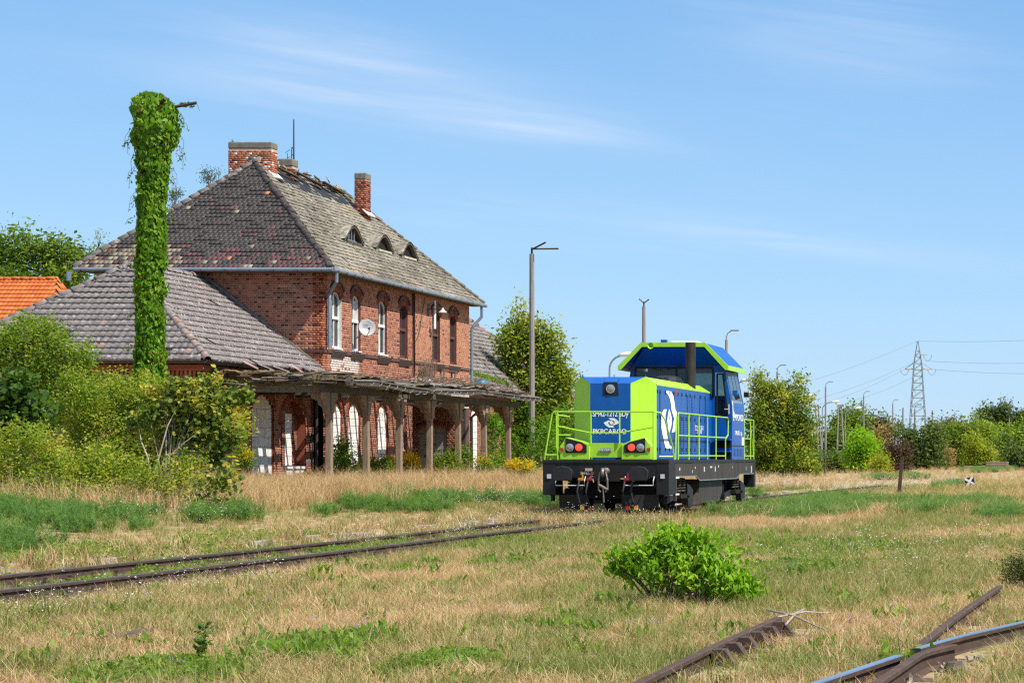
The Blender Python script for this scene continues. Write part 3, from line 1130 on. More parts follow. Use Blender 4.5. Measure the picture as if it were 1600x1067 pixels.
# recessed porch at the far half: transverse wall with a blocked door, back wall, ceiling
PY = 90.75
tr_ops = [(1.50, 2.64, .6, 2.86, .16)]
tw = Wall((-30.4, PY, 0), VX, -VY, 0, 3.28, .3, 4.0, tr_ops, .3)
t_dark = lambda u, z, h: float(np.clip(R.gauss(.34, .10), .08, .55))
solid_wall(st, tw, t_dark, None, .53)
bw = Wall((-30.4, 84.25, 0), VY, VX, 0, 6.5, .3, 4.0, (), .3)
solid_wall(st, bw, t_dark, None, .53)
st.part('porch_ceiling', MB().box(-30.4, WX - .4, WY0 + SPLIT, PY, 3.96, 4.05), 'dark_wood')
st.part('pier', MB().box(-27.40, WX + .07, PY - .003, WY1 - .01, .3, 3.6), 'brick_dark')

# near wing
Y_W0, Y_W1 = 65.9, WY0
wing_ops = [(1.75, 3.00, .95, 3.30, .45), (3.90, 5.67, .45, 3.58, .55), (6.30, 8.45, 1.30, 3.45, .80)]
ws = Wall((WGX, Y_W0, 0), VY, VX, 0, Y_W1 - Y_W0, .3, 4.4, wing_ops)
solid_wall(st, ws, t_main, None, .53)
wf = Wall((-35.0, Y_W0, 0), VX, -VY, 0, 35.0 + WGX, .3, 4.4)
solid_wall(st, wf, lambda u, z, h: t_main(u, z, h) - .05, None, .53)
mb = MB()                                           # dentil cornice under the wing's eaves
for k in range(0, 62):
    x = -35.0 + k * .125
    if x < WGX:
        mb.box(x, x + .075, Y_W0 - .07, Y_W0 + .02, 4.02, 4.16, R.uniform(.5, .8))
mb.box(-35.05, WGX + .10, Y_W0 - .11, Y_W0 + .02, 4.165, 4.235, .62)
mb.box(-35.05, WGX + .13, Y_W0 - .15, Y_W0 + .02, 4.24, 4.33, .5)
mb.box(WGX - .02, WGX + .10, Y_W0 + .021, Y_W1 - .01, 4.165, 4.235, .62)
mb.box(WGX - .02, WGX + .13, Y_W0 + .021, Y_W1 - .01, 4.24, 4.33, .5)
st.part('cornice', mb, 'brick_red')
# far wing
fw_ops = [(1.62, 2.70, .95, 3.62, .45)]
fw = Wall((WGX, WY1, 0), VY, VX, 0.0, 14.0, .3, 4.4, fw_ops)
solid_wall(st, fw, t_main, None, .53)
st.part('wall', MB().box(-35.0, WGX - .36, 105.0, 105.3, .3, 4.4), 'brick_dark')

# string course, sills, hood moulds
mb = MB()
for (a, b) in [(0, .72), (1.80, 2.64), (3.70, 5.37), (6.48, 7.72), (8.80, SPLIT)]:
    mb.box(WX - .02, WX + .05, WY0 + a, WY0 + b, 5.13, 5.22)
mb.box(WX + .06, WX + .13, WY0 + SPLIT, WY1, 5.13, 5.21)
mb.box(-31.0, WX + .05, WY0 - .05, WY0 - .001, 5.13, 5.22)
mb.box(WX - .02, WX + .03, WY0 + .02, WY0 + SPLIT, 4.36, 4.47)
mb.box(WX + .06, WX + .11, WY0 + SPLIT, WY1, 4.36, 4.47)
st.part('string_course', mb, 'brick_dark')


def upper_window(wl_, op, style):
    a, b, lo, hi, rise = op
    x = wl_.O.x
    fm = 'white_paint_peel' if style == 'white' else 'brown_frame'
    d0, d1 = -.16, -.09
    w = .055
    y0, y1 = wl_.O.y + a, wl_.O.y + b
    mb = MB()
    tz = lo + (hi - lo) * .54
    for (p, q) in ((y0, y0 + w), (y1 - w, y1)):
        mb.box(x + d0, x + d1, p, q, lo + .03, hi - rise + .02)
    mb.box(x + d0 - .002, x + d1 + .03, y0 + w, y1 - w, tz - .05, tz + .05)
    mb.box(x + d0, x + d1 + .002, y0 + w, y1 - w, lo + .03, lo + .10)
    uc, hw = (a + b) / 2, (b - a) / 2
    n = 8
    for k in range(n):
        t0, t1 = math.pi * k / n, math.pi * (k + 1) / n
        q = []
        for s_ in (1.0, .80):
            for t in (t0, t1):
                q.append((wl_.O.y + uc - hw * s_ * math.cos(t), hi - rise + (rise + .0) * s_ * math.sin(t)))
        mb.hexa([(x + d0, q[2][0], q[2][1]), (x + d1, q[2][0], q[2][1]), (x + d1, q[3][0], q[3][1]), (x + d0, q[3][0], q[3][1]),
                 (x + d0, q[0][0], q[0][1] - .005), (x + d1, q[0][0], q[0][1] - .005), (x + d1, q[1][0], q[1][1] - .005), (x + d0, q[1][0], q[1][1] - .005)])
    ym = (y0 + y1) / 2
    mb.box(x + d0 + .01, x + d1 - .01, ym - .025, ym + .025, lo + .10, tz - .05)
    mb.box(x + d0 + .01, x + d1 - .01, ym - .025, ym + .025, tz + .05, hi - .06)
    root = st.part('window', mb, fm)
    for (p, q) in ((y0 + w, ym - .025), (ym + .025, y1 - w)):
        for (r0, r1) in ((lo + .1, tz - .05), (tz + .05, hi - rise + .08)):
            pm = MB().box(x + d0 + .02, x + d0 + .028, p, q, r0, r1)
            st.part('pane', pm, 'window_glass' if R.random() < .9 else 'curtain', parent=root)
    sm = MB()
    sm.hexa([(x - .02, y0 - .13, 5.00), (x + .04, y0 - .13, 5.00), (x + .04, y1 + .13, 5.00), (x - .02, y1 + .13, 5.00),
             (x - .02, y0 - .13, 5.27), (x + .15, y0 - .13, 5.21), (x + .15, y1 + .13, 5.21), (x - .02, y1 + .13, 5.27)])
    st.part('sill', sm, 'sill_brown', parent=root)
    st.part('hood_mould', wl_.arc_mould(op, .27, .075, .06), 'brick_dark', parent=root)
    if style == 'white':
        st.part('sill_board', MB().box(x - .1, x + .06, y0 + .01, y1 - .01, lo - .02, lo + .025), 'white_paint_peel', parent=root)
    rv = MB().box(x - .33, x - .002, y1 - .012, y1 - .002, lo + .03, hi - rise)
    st.part('reveal', rv, 'white_paint_peel' if style == 'white' and R.random() < .4 else 'brown_reveal', parent=root)
    st.part('room_shade', MB().box(x - .34, x - .335, y0 - .3, y1 + .3, lo - .2, hi + .2), 'shade_black', parent=root)  # black sheet standing in for the unlit room


for i, op in enumerate(ops_a):
    upper_window(wa, op, 'white' if i < 3 else 'brown')
for op in ops_b:
    upper_window(wb, op, 'brown')


def block_fill(wl_, op, name, bm='white_block', d=-.07, bw_=.40, bh=.245, top=None):
    a, b, lo, hi, rise = op
    hi = top or hi
    q = [wl_.pt(a - .1, lo - .05, d - .22), wl_.pt(a - .1, lo - .05, d - .012), wl_.pt(b + .1, lo - .05, d - .012), wl_.pt(b + .1, lo - .05, d - .22),
         wl_.pt(a - .1, hi + .05, d - .22), wl_.pt(a - .1, hi + .05, d - .012), wl_.pt(b + .1, hi + .05, d - .012), wl_.pt(b + .1, hi + .05, d - .22)]
    root = st.part(name, MB().hexa(q), 'block_joint')
    z, i = lo, 0
    while z < hi:
        u = a - .05 - (bw_ / 2 if i % 2 else 0)
        while u < b + .02:
            u0, u1 = max(u, a - .06), min(u + bw_ - .014, b + .06)
            if u1 - u0 > .05:
                dd = d + R.uniform(-.004, .004)
                z1 = min(z + bh - .013, hi + .04)
                if z1 - z > .03:
                    p = [wl_.pt(u0, z, d - .1), wl_.pt(u0, z, dd), wl_.pt(u1, z, dd), wl_.pt(u1, z, d - .1),
                         wl_.pt(u0, z1, d - .1), wl_.pt(u0, z1, dd), wl_.pt(u1, z1, dd), wl_.pt(u1, z1, d - .1)]
                    st.part('block', MB().hexa(p), bm, parent=root)
            u += bw_
        z += bh
        i += 1
    return root


for op in lowA[:3]:
    block_fill(wa, op, 'blocked_window')
block_fill(wa, lowA[3], 'blocked_window', 'grey_block', -.1)
block_fill(ws, wing_ops[0], 'blocked_window')
block_fill(ws, wing_ops[1], 'blocked_door', bw_=.62, bh=.30)
# the two-light window of the wing: recessed brick arch, two blocked lights with sills
op = wing_ops[2]
bk = Wall((WGX - .30, Y_W0, 0), VY, VX, op[0] - .1, op[1] + .1, 1.1, 3.7, [(6.55, 7.15, 1.35, 3.05, 0), (7.42, 8.10, 1.35, 3.05, 0)], .2)
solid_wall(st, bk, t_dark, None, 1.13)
for (a, b) in ((6.55, 7.15), (7.42, 8.10)):
    rt = block_fill(bk, (a, b, 1.35, 3.05, 0), 'blocked_window', d=-.03, bw_=.62, bh=.30)
    st.part('sill', MB().box(WGX - .28, WGX + .09, Y_W0 + a - .06, Y_W0 + b + .06, 1.24, 1.32), 'white_paint_peel', parent=rt)
    st.part('sill_block', MB().box(WGX - .01, WGX + .05, Y_W0 + a - .02, Y_W0 + b + .02, .98, 1.22), 'white_paint_peel', parent=rt)
block_fill(fw, fw_ops[0], 'blocked_window', d=-.03)
dr = block_fill(tw, tr_ops[0], 'blocked_door', 'grey_block', -.08, .70, .5)
xg = -30.4 + 1.5
for (t, dx, z, sz, xs_) in (('PL    W.', .45, 2.12, .16, .9), ('SA 957 1992', .58, 1.88, .15, .8), ('R ANGDINNO', .62, 1.66, .15, .95), ('3m7', .62, 1.47, .12, 1.1), ('B DEN', .58, 1.12, .36, .95)):
    st.text('graffiti', t, (xg + dx, PY + .073, z), (math.radians(90), 0, 0), sz, 'loco_grey', dr, xs=xs_, extrude=.003)
for (t, yy_, z, sz) in (('RKS', 8.75, 2.35, .26), ('EA', 8.72, 2.0, .22), ('MK', 8.72, 1.45, .3)):
    st.text('graffiti', t, (WGX + .012, Y_W0 + yy_, z), (math.radians(90), 0, math.radians(90)), sz, 'loco_grey' if z > 1.6 else 'galvanised', xs=1.2)

# ---------------------------------------------------------------- roofs
FLAT_W, FLAT_H = 0.165, 0.215
FT_V = np.array([(-.081, -.035, .002), (.081, -.035, .002), (.081, .235, -.012), (-.081, .235, -.012),
                 (-.081, -.035, .048), (.081, -.035, .048), (.081, .235, .004), (-.081, .235, .004)])
PAN_W, PAN_H = 0.205, 0.31
_pu = [-.103, -.06, -.01, .05, .103]
_pz = [.012, .030, .028, .006, .012]
PT_V = np.array([(u, -.04, z + .040) for u, z in zip(_pu, _pz)] + [(u, .33, z - .012) for u, z in zip(_pu, _pz)] + [(u, -.04, -.01) for u in _pu])
PT_F = [(i, i + 1, i + 6, i + 5) for i in range(4)] + [(10 + i, 11 + i, i + 1, i) for i in range(4)]


def inside(poly, p):
    c = False
    n_ = len(poly)
    for i in range(n_):
        (x1, y1), (x2, y2) = poly[i], poly[(i + 1) % n_]
        if (y1 > p[1]) != (y2 > p[1]) and p[0] < (x2 - x1) * (p[1] - y1) / (y2 - y1) + x1:
            c = not c
    return c


def roof_plane(thing, poly, kind, matname, tint, n_obj=0, drop=0.0, jitter=.003, skip=None, thick=.10, under='roof_under', edge=None):
    """poly: eave start, eave end, then the rest, counter-clockwise seen from outside"""
    poly = [Vector(p) for p in poly]
    u = (poly[1] - poly[0]).normalized()
    nrm = u.cross(poly[2] - poly[0])
    nrm.normalize()
    v = nrm.cross(u)
    P2 = [((p - poly[0]).dot(u), (p - poly[0]).dot(v)) for p in poly]
    n_ = len(poly)
    vs_ = [p - nrm * .03 for p in poly] + [p - nrm * (thick + .03) for p in poly]
    fs_ = [tuple(range(n_)), tuple(reversed(range(n_, 2 * n_)))] + [(i, n_ + i, n_ + (i + 1) % n_, (i + 1) % n_) for i in range(n_)]
    root = thing.part('roof', MB().add(vs_, fs_), under)
    W, H, V, FQ = (FLAT_W, FLAT_H, FT_V, CUBE_F) if kind == 'flat' else (PAN_W, PAN_H, PT_V, PT_F)
    u0, u1 = min(p[0] for p in P2), max(p[0] for p in P2)
    v1 = max(p[1] for p in P2)
    items = []
    r = 0
    while r * H < v1:
        vc = r * H
        ph = W / 2 if (r % 2 and kind == 'flat') else 0
        sag = 0
        k = 0
        while u0 + ph + k * W < u1:
            uc = u0 + ph + (k + .5) * W
            k += 1
            if not inside(P2, (uc, vc + H * .45)):
                continue
            if R.random() < drop:
                continue
            p = poly[0] + u * uc + v * vc + nrm * (R.uniform(-jitter, jitter))
            if skip and skip(p):
                continue
            a = R.gauss(0, .012)
            uu, vv = u * math.cos(a) + v * math.sin(a), v * math.cos(a) - u * math.sin(a)
            M = np.eye(4)
            M[:3, 0], M[:3, 1], M[:3, 2], M[:3, 3] = uu, vv, nrm, p
            items.append((M, tint(uc, vc, p)))
        r += 1
    if n_obj and items:
        idx = sorted(range(len(items)), key=lambda i: -items[i][0][2, 3] if False else (i * 7919) % len(items))[:0]
        near = items[:n_obj]
        place_pieces('tile', kind + matname, V, FQ, near, matname, thing.T, root)
        items = items[n_obj:]
    if items:
        o = link('tiles', join_pieces('tiles', V, np.asarray(FQ), items, matname, thing.T, edge), root)
        o['kind'] = 'stuff'
    return root


HALF = [(math.cos(math.pi * k / 6), math.sin(math.pi * k / 6)) for k in range(7)]
CAP_V = np.array([(0.125 * c, 0.0, .125 * s - .05) for c, s in HALF] + [(0.10 * c, .43, .10 * s - .065) for c, s in HALF] + [(0.10 * c, 0.0, .10 * s - .05) for c, s in HALF])
CAP_F = [(i, i + 1, i + 8, i + 7) for i in range(6)] + [(14 + i, 15 + i, i + 1, i) for i in range(6)]


def ridge_caps(thing, a, b, matname, tint, parent, step=.36, wob=.02, skip=0.0, name='ridge_tile'):
    a, b = Vector(a), Vector(b)
    d = (b - a).normalized()
    L = (b - a).length
    r = d.cross(VZ).normalized()
    n_ = r.cross(d)
    its = []
    k = 0
    while k * step < L - .1:
        if R.random() >= skip:
            M = np.eye(4)
            q = a + d * (k * step) + r * R.uniform(-wob, wob) + n_ * R.uniform(-.008, .012)
            aa = R.gauss(0, .03)
            M[:3, 0], M[:3, 1], M[:3, 2], M[:3, 3] = r * math.cos(aa) + d * math.sin(aa), d * math.cos(aa) - r * math.sin(aa), n_, q
            its.append((M, tint()))
        k += 1
    place_pieces(name, 'cap' + matname, CAP_V, CAP_F, its, matname, thing.T, parent)


eA, eB, eC, eD = Vector((EXB, EY0, EZ)), Vector((EX, EY0, EZ)), Vector((EX, EY1, EZ)), Vector((EXB, EY1, EZ))
r0, r1 = Vector((RX, RY0, RZ_)), Vector((RX, RY1, RZ_))


def t_slate(u, v, p):
    low = max(0, 1 - v / 2.0)
    x = R.random()
    if x < .012 * low + .002:
        return R.uniform(.95, 1.0)
    if u < 3.4 and v < 1.1 and R.random() < .55:
        return R.uniform(.80, .84)
    if x < .06 * low + .004:
        return R.uniform(.81, .86)
    if fbm(p.x * 1.1 + 3, p.z * 2.4, 4) > .60 - .20 * low and R.random() < .15 + .5 * low:
        return R.uniform(.58, .76)
    return R.uniform(.05, .45)


def t_lich(u, v, p):
    c_ = fbm(p.y * .5, v * .9, 8)
    x = R.gauss(.10 + .95 * (c_ - .12), .10)
    if v < 1.1 and fbm(p.y * .6, v * 2, 12) > .60 and R.random() < .35:
        return R.uniform(.90, .98)
    return float(np.clip(x, .1, .84))


def t_grey(u, v, p):
    if R.random() < .012:
        return R.uniform(.92, 1.0)
    return float(np.clip(R.gauss(.52, .12), .25, .86))


rt_g = roof_plane(st, [eA, eB, r0], 'flat', 'tile_slate', t_slate, edge=((2,), .90, .5))
rt_f = roof_plane(st, [eB, eC, r1, r0], 'flat', 'tile_lichen', t_lich, drop=.004, jitter=.012, skip=lambda p: p.x < -30.1 and p.y > 79.3 and p.y < 86.5 and R.random() < .8)
roof_plane(st, [eC, eD, r1], 'flat', 'tile_lichen', t_lich)
roof_plane(st, [eD, eA, r0, r1], 'flat', 'tile_lichen', t_lich, drop=.3)
UPW = Vector((0, 0, .05))
ridge_caps(st, eB + UPW, r0 + UPW, 'tile_slate', lambda: R.uniform(.1, .5), rt_g)
ridge_caps(st, eA + UPW, r0 + UPW, 'tile_grey', lambda: R.uniform(.3, .7), rt_g)
ridge_caps(st, eC + UPW, r1 + UPW, 'tile_lichen', lambda: R.uniform(.0, .3), rt_f)
ridge_caps(st, Vector((RX, RY0 + .1, RZ_ + .05)), Vector((RX, RY1, RZ_ + .02)), 'tile_lichen', lambda: R.uniform(0, .5), rt_f, wob=.08, skip=.25)
# collapsed strip below the ridge: torn felt, battens, slipped tiles standing up
mb = MB()
sl = Vector((1, 0, -.957)).normalized()
nf = Vector((.957, 0, 1)).normalized()
for k in range(16):
    y = 79.4 + k * .46
    p = r0 + sl * R.uniform(.35, 1.0)
    mb.obox(Vector((p.x, y, p.z)) + nf * .02, R.uniform(.5, 1.0), .5, .012, Matrix((sl, VY, nf)).transposed() @ Matrix.Rotation(R.uniform(-.12, .12), 3, 'Z'))
st.part('torn_felt', mb, 'loco_grey', parent=rt_f)
for k in range(3):
    y0_ = 79.2 + k * 2.6
    mb = MB().bar(Vector((RX + .1 + R.uniform(0, .35), y0_, RZ_ + .03 - k * .02)), Vector((RX + .25 + R.uniform(0, .3), y0_ + R.uniform(2.2, 3.0), RZ_ - .16 + R.uniform(-.05, .1))), .14, .04)
    st.part('ridge_board', mb, 'dark_wood', parent=rt_f)
its = []
for k in range(95):
    y = R.uniform(79.6, 86.8)
    p = Vector((RX + R.gauss(.05, .14), y, RZ_ + R.uniform(-.12, .12)))
    M = Matrix.Translation(p) @ Matrix.Rotation(R.uniform(-.7, .7), 4, 'X') @ Matrix.Rotation(R.uniform(-1.2, 1.2), 4, 'Y') @ Matrix.Rotation(R.uniform(0, 3), 4, 'Z')
    its.append((np.array(M), R.choice([.1, .2, .3, .5, .95])))
place_pieces('slipped_tile', 'slip', FT_V, CUBE_F, its, 'tile_lichen', st.T, rt_f)

# eyebrow dormers
for i, yc in enumerate((80.45, 83.75, 86.65)):
    Wd, Hd = 2.0, .56
    xf = -28.05
    zf = EZ + (EX - xf) * .9535 + .05
    prof = [(s_ * Wd / 2, Hd * (math.cos(math.pi * s_ / 2) ** 1.25)) for s_ in np.linspace(-1, 1, 17)]
    fm = MB()
    pts = [(xf - .05, yc + a, zf + h) for a, h in prof]
    fm.add(pts + [(xf - .05, yc - Wd / 2, zf - .02), (xf - .05, yc + Wd / 2, zf - .02)], [tuple(range(17)) + (18, 17)])
    root = st.part('eyebrow_dormer', fm, 'shade_black', parent=None)  # flat black face painted as the dormer's shaded inside
    its = []
    for j in range(16):
        (a0, h0), (a1, h1) = prof[j], prof[j + 1]
        am, hm = (a0 + a1) / 2, (h0 + h1) / 2
        depth = hm / .9535 * 1.12 + .3
        udir = Vector((0, a1 - a0, h1 - h0))
        wd = udir.length
        udir.normalize()
        bdir = Vector((-1, 0, -.10)).normalized()
        nd = udir.cross(bdir)
        if nd.z < 0:
            nd = -nd
        q = 0.0
        while q < depth:
            c = Vector((xf + .10, yc + am, zf + hm + .03)) + bdir * q
            its.append((frame_matrix(np.asarray(c + bdir * .11 + nd * (.01 + .012 * R.random())), np.asarray(udir), np.asarray(bdir), np.asarray(nd), wd * 1.02, .25, .035), R.uniform(.05, .45)))
            q += .2
    place_pieces('tile', 'dormtile', CUBE_V, CUBE_F, its, 'tile_lichen', st.T, root)
    rim = MB()
    for j in range(16):
        (a0, h0), (a1, h1) = prof[j], prof[j + 1]
        rim.bar((xf + .03, yc + a0, zf + h0 - .03), (xf + .03, yc + a1, zf + h1 - .03), .14, .05)
    st.part('rim', rim, 'dark_wood', parent=root)
    sm = MB().bar((xf + .06, yc - Wd * .36, zf - .03), (xf + .06, yc + Wd * .36, zf - .03), .12, .07)
    st.part('sill', sm, 'pale_rafter' if i else 'dark_wood', parent=root)
    if i:
        continue
    win = MB()
    for q in (-.28, 0, .28):
        win.box(xf - .03, xf + .0, yc + q - .025, yc + q + .025, zf, zf + (.42 if q else .52))
    win.box(xf - .03, xf + .002, yc - .4, yc + .4, zf + .02, zf + .07)
    st.part('window_frame', win, 'galvanised' if i == 0 else 'dark_wood', parent=root)

# near wing roof
wA, wB, wC = Vector((-35.4, 65.4, 4.46)), Vector((-27.0, 65.4, 4.46)), Vector((-27.0, 74.98, 4.46))
q0, q1 = Vector((-31.2, 69.8, 7.64)), Vector((-31.2, 74.98, 7.64))
rw_f = roof_plane(st, [wA, wB, q0], 'pan', 'tile_grey', t_grey, n_obj=300, drop=.003, edge=((4, 5, 6, 7), .0, 1.0), skip=lambda p: (p - P(176, 472, 67.2)).length < .22)  # tile fronts tinted dark to paint the shadow gap between courses
rw_s = roof_plane(st, [wB, wC, q1, q0], 'pan', 'tile_grey', t_grey, drop=.003, edge=((4, 5, 6, 7), .0, 1.0))  # same painted gap shade on the track side
roof_plane(st, [Vector((-35.4, 74.98, 4.46)), wA, q0, q1], 'pan', 'tile_grey', t_grey, drop=.5)
ridge_caps(st, wB + UPW, q0 + UPW, 'tile_grey', lambda: R.uniform(.6, 1), rw_f, .40)
ridge_caps(st, wA + UPW, q0 + UPW, 'tile_grey', lambda: R.uniform(.4, .8), rw_f, .40)
ridge_caps(st, q0 + UPW, q1 + UPW, 'tile_grey', lambda: R.uniform(.5, 1), rw_s, .40)
mb = MB().bar(Vector((-27.1, 74.93, 4.58)), Vector((-31.1, 74.93, 7.72)), .10, .09)
st.part('verge', mb, 'concrete_cap', parent=rw_s)
its = []
for (px, py, t) in ((399, 577, .97), (422, 579, .95), (447, 582, .9), (470, 583, .97), (481, 579, .6), (492, 581, .97)):
    Y = 27.0 * F / (CX - px) * .985
    p = P(px, py, Y)
    M = Matrix.Translation(p) @ Matrix.Rotation(math.radians(90), 4, 'Z') @ Matrix.Rotation(math.radians(38 + R.uniform(-12, 12)), 4, 'X') @ Matrix.Rotation(R.uniform(-.4, .4), 4, 'Z') @ Matrix.Scale(1.25, 4)
    its.append((np.array(M), t))
place_pieces('slipped_tile', 'pantile_grey', PT_V, PT_F, its, 'tile_grey', st.T, rw_s)

# far wing roof (higher, hipped at its far end)
zA, zB = Vector((-27.0, 91.22, 4.46)), Vector((-27.0, 109.2, 4.46))
zr0, zr1 = Vector((-31.2, 91.22, 8.15)), Vector((-31.2, 104.8, 8.15))
rf = roof_plane(st, [zA, zB, zr1, zr0], 'pan', 'tile_grey', t_grey, edge=((4, 5, 6, 7), .0, 1.0))  # dark tile fronts paint the shade under each course
roof_plane(st, [zB, Vector((-35.4, 109.2, 4.46)), zr1], 'pan', 'tile_grey', t_grey)
ridge_caps(st, zB + UPW, zr1 + UPW, 'tile_grey', lambda: R.uniform(.85, 1), rf, .40)
ridge_caps(st, zr0 + UPW, zr1 + UPW, 'tile_grey', lambda: R.uniform(.85, 1), rf, .40)

# gutters and downpipes
mb = MB().tube([(EXB + .05, EY0 - .06, EZ - .05), (EX + .06, EY0 - .06, EZ - .06)], .068, 10)
st.part('gutter', mb, 'zinc', smooth=False)
mb = MB().tube([(EX + .06, EY0 - .06, EZ - .06), (EX + .06, EY1 + .1, EZ - .08)], .068, 10)
st.part('gutter', mb, 'zinc')
br_ = MB()
for k in range(22):
    y = EY0 + .3 + k * .8
    br_.tube([(EX + .06 + .075 * math.cos(t), y, EZ - .06 + .075 * math.sin(t)) for t in np.linspace(math.pi, 2 * math.pi, 7)], .01, 5)
for k in range(11):
    x = EXB + .3 + k * .8
    br_.tube([(x, EY0 - .06 + .075 * math.cos(t), EZ - .06 + .075 * math.sin(t)) for t in np.linspace(math.pi, 2 * math.pi, 7)], .01, 5)
st.part('gutter_brackets', br_, 'rust', kind='stuff')
mb = MB().box(BX - .4, EX - .02, EY0 + .02, WY0 - .01, EZ - .12, EZ - .08).box(WX + .01, EX - .02, EY0 + .02, EY1 - .02, EZ - .121, EZ - .079)
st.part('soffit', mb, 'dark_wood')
dp = MB().tube([(EX + .04, 74.72, EZ - .10), (EX + .04, 74.72, EZ - .42), (WX + .13, 75.22, EZ - .78), (WX + .12, 75.22, EZ - .92), (WX + .12, 75.22, 5.30)], .058, 10)
st.part('downpipe', dp, 'zinc')
dp = MB().tube([(EX + .02, 91.45, EZ - .12), (EX + .02, 91.45, EZ - .55), (WX + .22, 91.30, EZ - .95), (WX + .16, 91.30, EZ - 1.05), (WX + .16, 91.30, 4.55)], .058, 10)
st.part('downpipe', dp, 'zinc')
dp = MB().tube([(-26.3, 90.4, 3.55), (-26.6, 91.0, 3.45), (-27.0, 91.45, 3.25), (-27.0, 91.5, 1.0)], .06, 8)
st.part('downpipe', dp, 'dark_steel', label='black lower downpipe beside white blocked window')
st.part('downpipe', MB().tube([(-27.28, 74.86, 4.2), (-27.28, 74.86, .6)], .055, 8), 'dark_steel')
st.part('gutter', MB().tube([(-35.2, 74.1, EZ - .45), (-35.2, 74.1, EZ - .15)], .09, 8), 'zinc')
cbl = MB().tube([(WX + .1, WY0 + SPLIT - .02, EZ - .15), (WX + .1, WY0 + SPLIT + .01, 4.5)], .02, 5)
st.part('lightning_cable', cbl, 'dark_steel')
cbl = MB().tube([(WX + .11, 85.4, 7.7), (WX + .12, 85.0, 6.9), (WX + .12, 84.6, 6.2), (WX + .13, 84.3, 6.0)], .012, 5)
st.part('loose_cable', cbl, 'dark_steel')


# chimneys
def chimney(x0, x1, y0, y1, z0, z1, capz, tint, label):
    root = st.part('chimney', MB().box(x0 + .008, x1 - .008, y0 + .008, y1 - .008, z0, z1), 'mortar', label=label)
    its = []
    for (O, U, N, L) in (((x0, y0, 0), VX, -VY, x1 - x0), ((x1, y0, 0), VY, VX, y1 - y0)):
        w = Wall(O, U, N, 0, L, z0, z1)
        a, b_ = w.bricks(tint)
        its += a + b_
    o = link('brickwork', join_pieces('brickwork', CUBE_V, CUBE_F, its, 'brick_red', st.T), root)
    o['kind'] = 'stuff'
    st.part('chimney_cap', MB().box(x0 - .012, x1 + .012, y0 - .012, y1 + .012, z1, capz), 'concrete_cap', parent=root, bevel=.04)
    return root


t_ch = lambda u, z, h: R.choice([.5, .55, .6, .62, .68, .72, .97]) if R.random() < .86 else R.choice([.97, .2])
chimney(-31.98, -30.45, 79.2, 79.75, 11.3, 12.52, 12.76, t_ch, 'broad orange brick chimney above the near hip')
chimney(-31.25, -30.65, 81.7, 82.25, 11.3, 12.22, 12.50, t_dark, 'short soot dark chimney half hidden by the ridge')
chimney(-30.02, -29.58, 86.4, 86.95, 10.3, 12.32, 12.58, lambda u, z, h: R.choice([.1, .2, .35, .45, .55, .6]), 'tall thin chimney toward the far end of the ridge')
st.part('flashing', MB().obox((-29.55, 86.65, 11.05), .35, .75, .03, Matrix.Rotation(math.radians(44), 3, 'Y')), 'lamp_white')
st.part('flashing', MB().obox((-30.42, 79.5, 11.62), .34, .7, .04, Matrix.Rotation(math.radians(44), 3, 'Y')), 'lamp_white')

# aerial mast behind the ridge
am = Thing('aerial_mast', P(459, 275, 82.5), 'thin dark aerial mast with lattice foot on the main roof ridge', 'aerial')
p0, p1 = P(459, 280, 82.5), P(459, 187, 82.5)
am.part('mast', MB().tube([p0, p1], [.035, .02], 6), 'dark_steel')
lt = MB()
a_, b_ = P(454.5, 275, 82.5), P(456, 230, 82.5)
lt.tube([a_, b_], .018, 5)
for k in range(5):
    t = k / 4
    lt.tube([a_.lerp(b_, t), p0.lerp(p1, .05 + t * .45)], .014, 5)
am.part('lattice', lt, 'dark_steel')
lt = MB()
for (x, y0_, y1_) in ((449, 272, 240),):
    lt.tube([P(x, y0_, 82.4), P(x, y1_, 82.4)], .012, 5)
    for q in (234, 245, 252, 258):
        lt.tube([P(x - 3, q + 5, 82.4), P(x + 4, q, 82.4)], .010, 4)
am.part('small_aerial', lt, 'dark_steel')
ta = Thing('television_aerial', P(364, 226, 79.4), 'small bent television aerial on the broad chimney', 'aerial')
lt = MB().tube([P(364, 226, 79.4), P(364, 221, 79.4)], .02, 5)
lt.tube([P(360, 222, 79.4), P(364, 222, 79.4), P(368, 224, 79.4)], .014, 5).tube([P(362, 218, 79.4), P(367, 224, 79.4)], .014, 5)
ta.part('rod', lt, 'dark_steel')

# satellite dish
sd_c = P(573, 512, 77.9)
sd = Thing('satellite_dish', sd_c, 'white satellite dish fixed between two upper windows', 'satellite dish')
ax = Vector((.52, -.84, .16)).normalized()
dm = MB().lathe(sd_c - ax * .02, ax, [(.005, -.02), (.13, -.005), (.22, .03), (.283, .06), (.288, .07), (.28, .07), (.215, .045), (.12, .012), (.0, .0)], 24)
sd.part('dish', dm, 'dish_white', smooth=True)
sd.part('feed_arm', MB().tube([sd_c - Vector((0, 0, .28)), sd_c + ax * .34 - Vector((0, 0, .22)), sd_c + ax * .40 - Vector((0, 0, .12))], .014, 6).disc(sd_c + ax * .40 - Vector((0, 0, .1)), -ax, .035, .09, 10), 'loco_grey')
sd.part('wall_bracket', MB().tube([sd_c - ax * .03, sd_c - ax * .22 - Vector((0, 0, .05)), Vector((WX + .0, sd_c.y + .3, sd_c.z - .35))], .022, 6), 'galvanised')
for k, (t, dz) in enumerate((('SATELITE', .10), ('ANTENA', .03))):
    yawr = math.atan2(ax.x, -ax.y)
    sd.text('lettering', t, sd_c + ax * (.02 + .02 * k) + Vector((-.05, 0, dz)), (math.radians(80), 0, yawr), .05, 'loco_grey', extrude=.001)

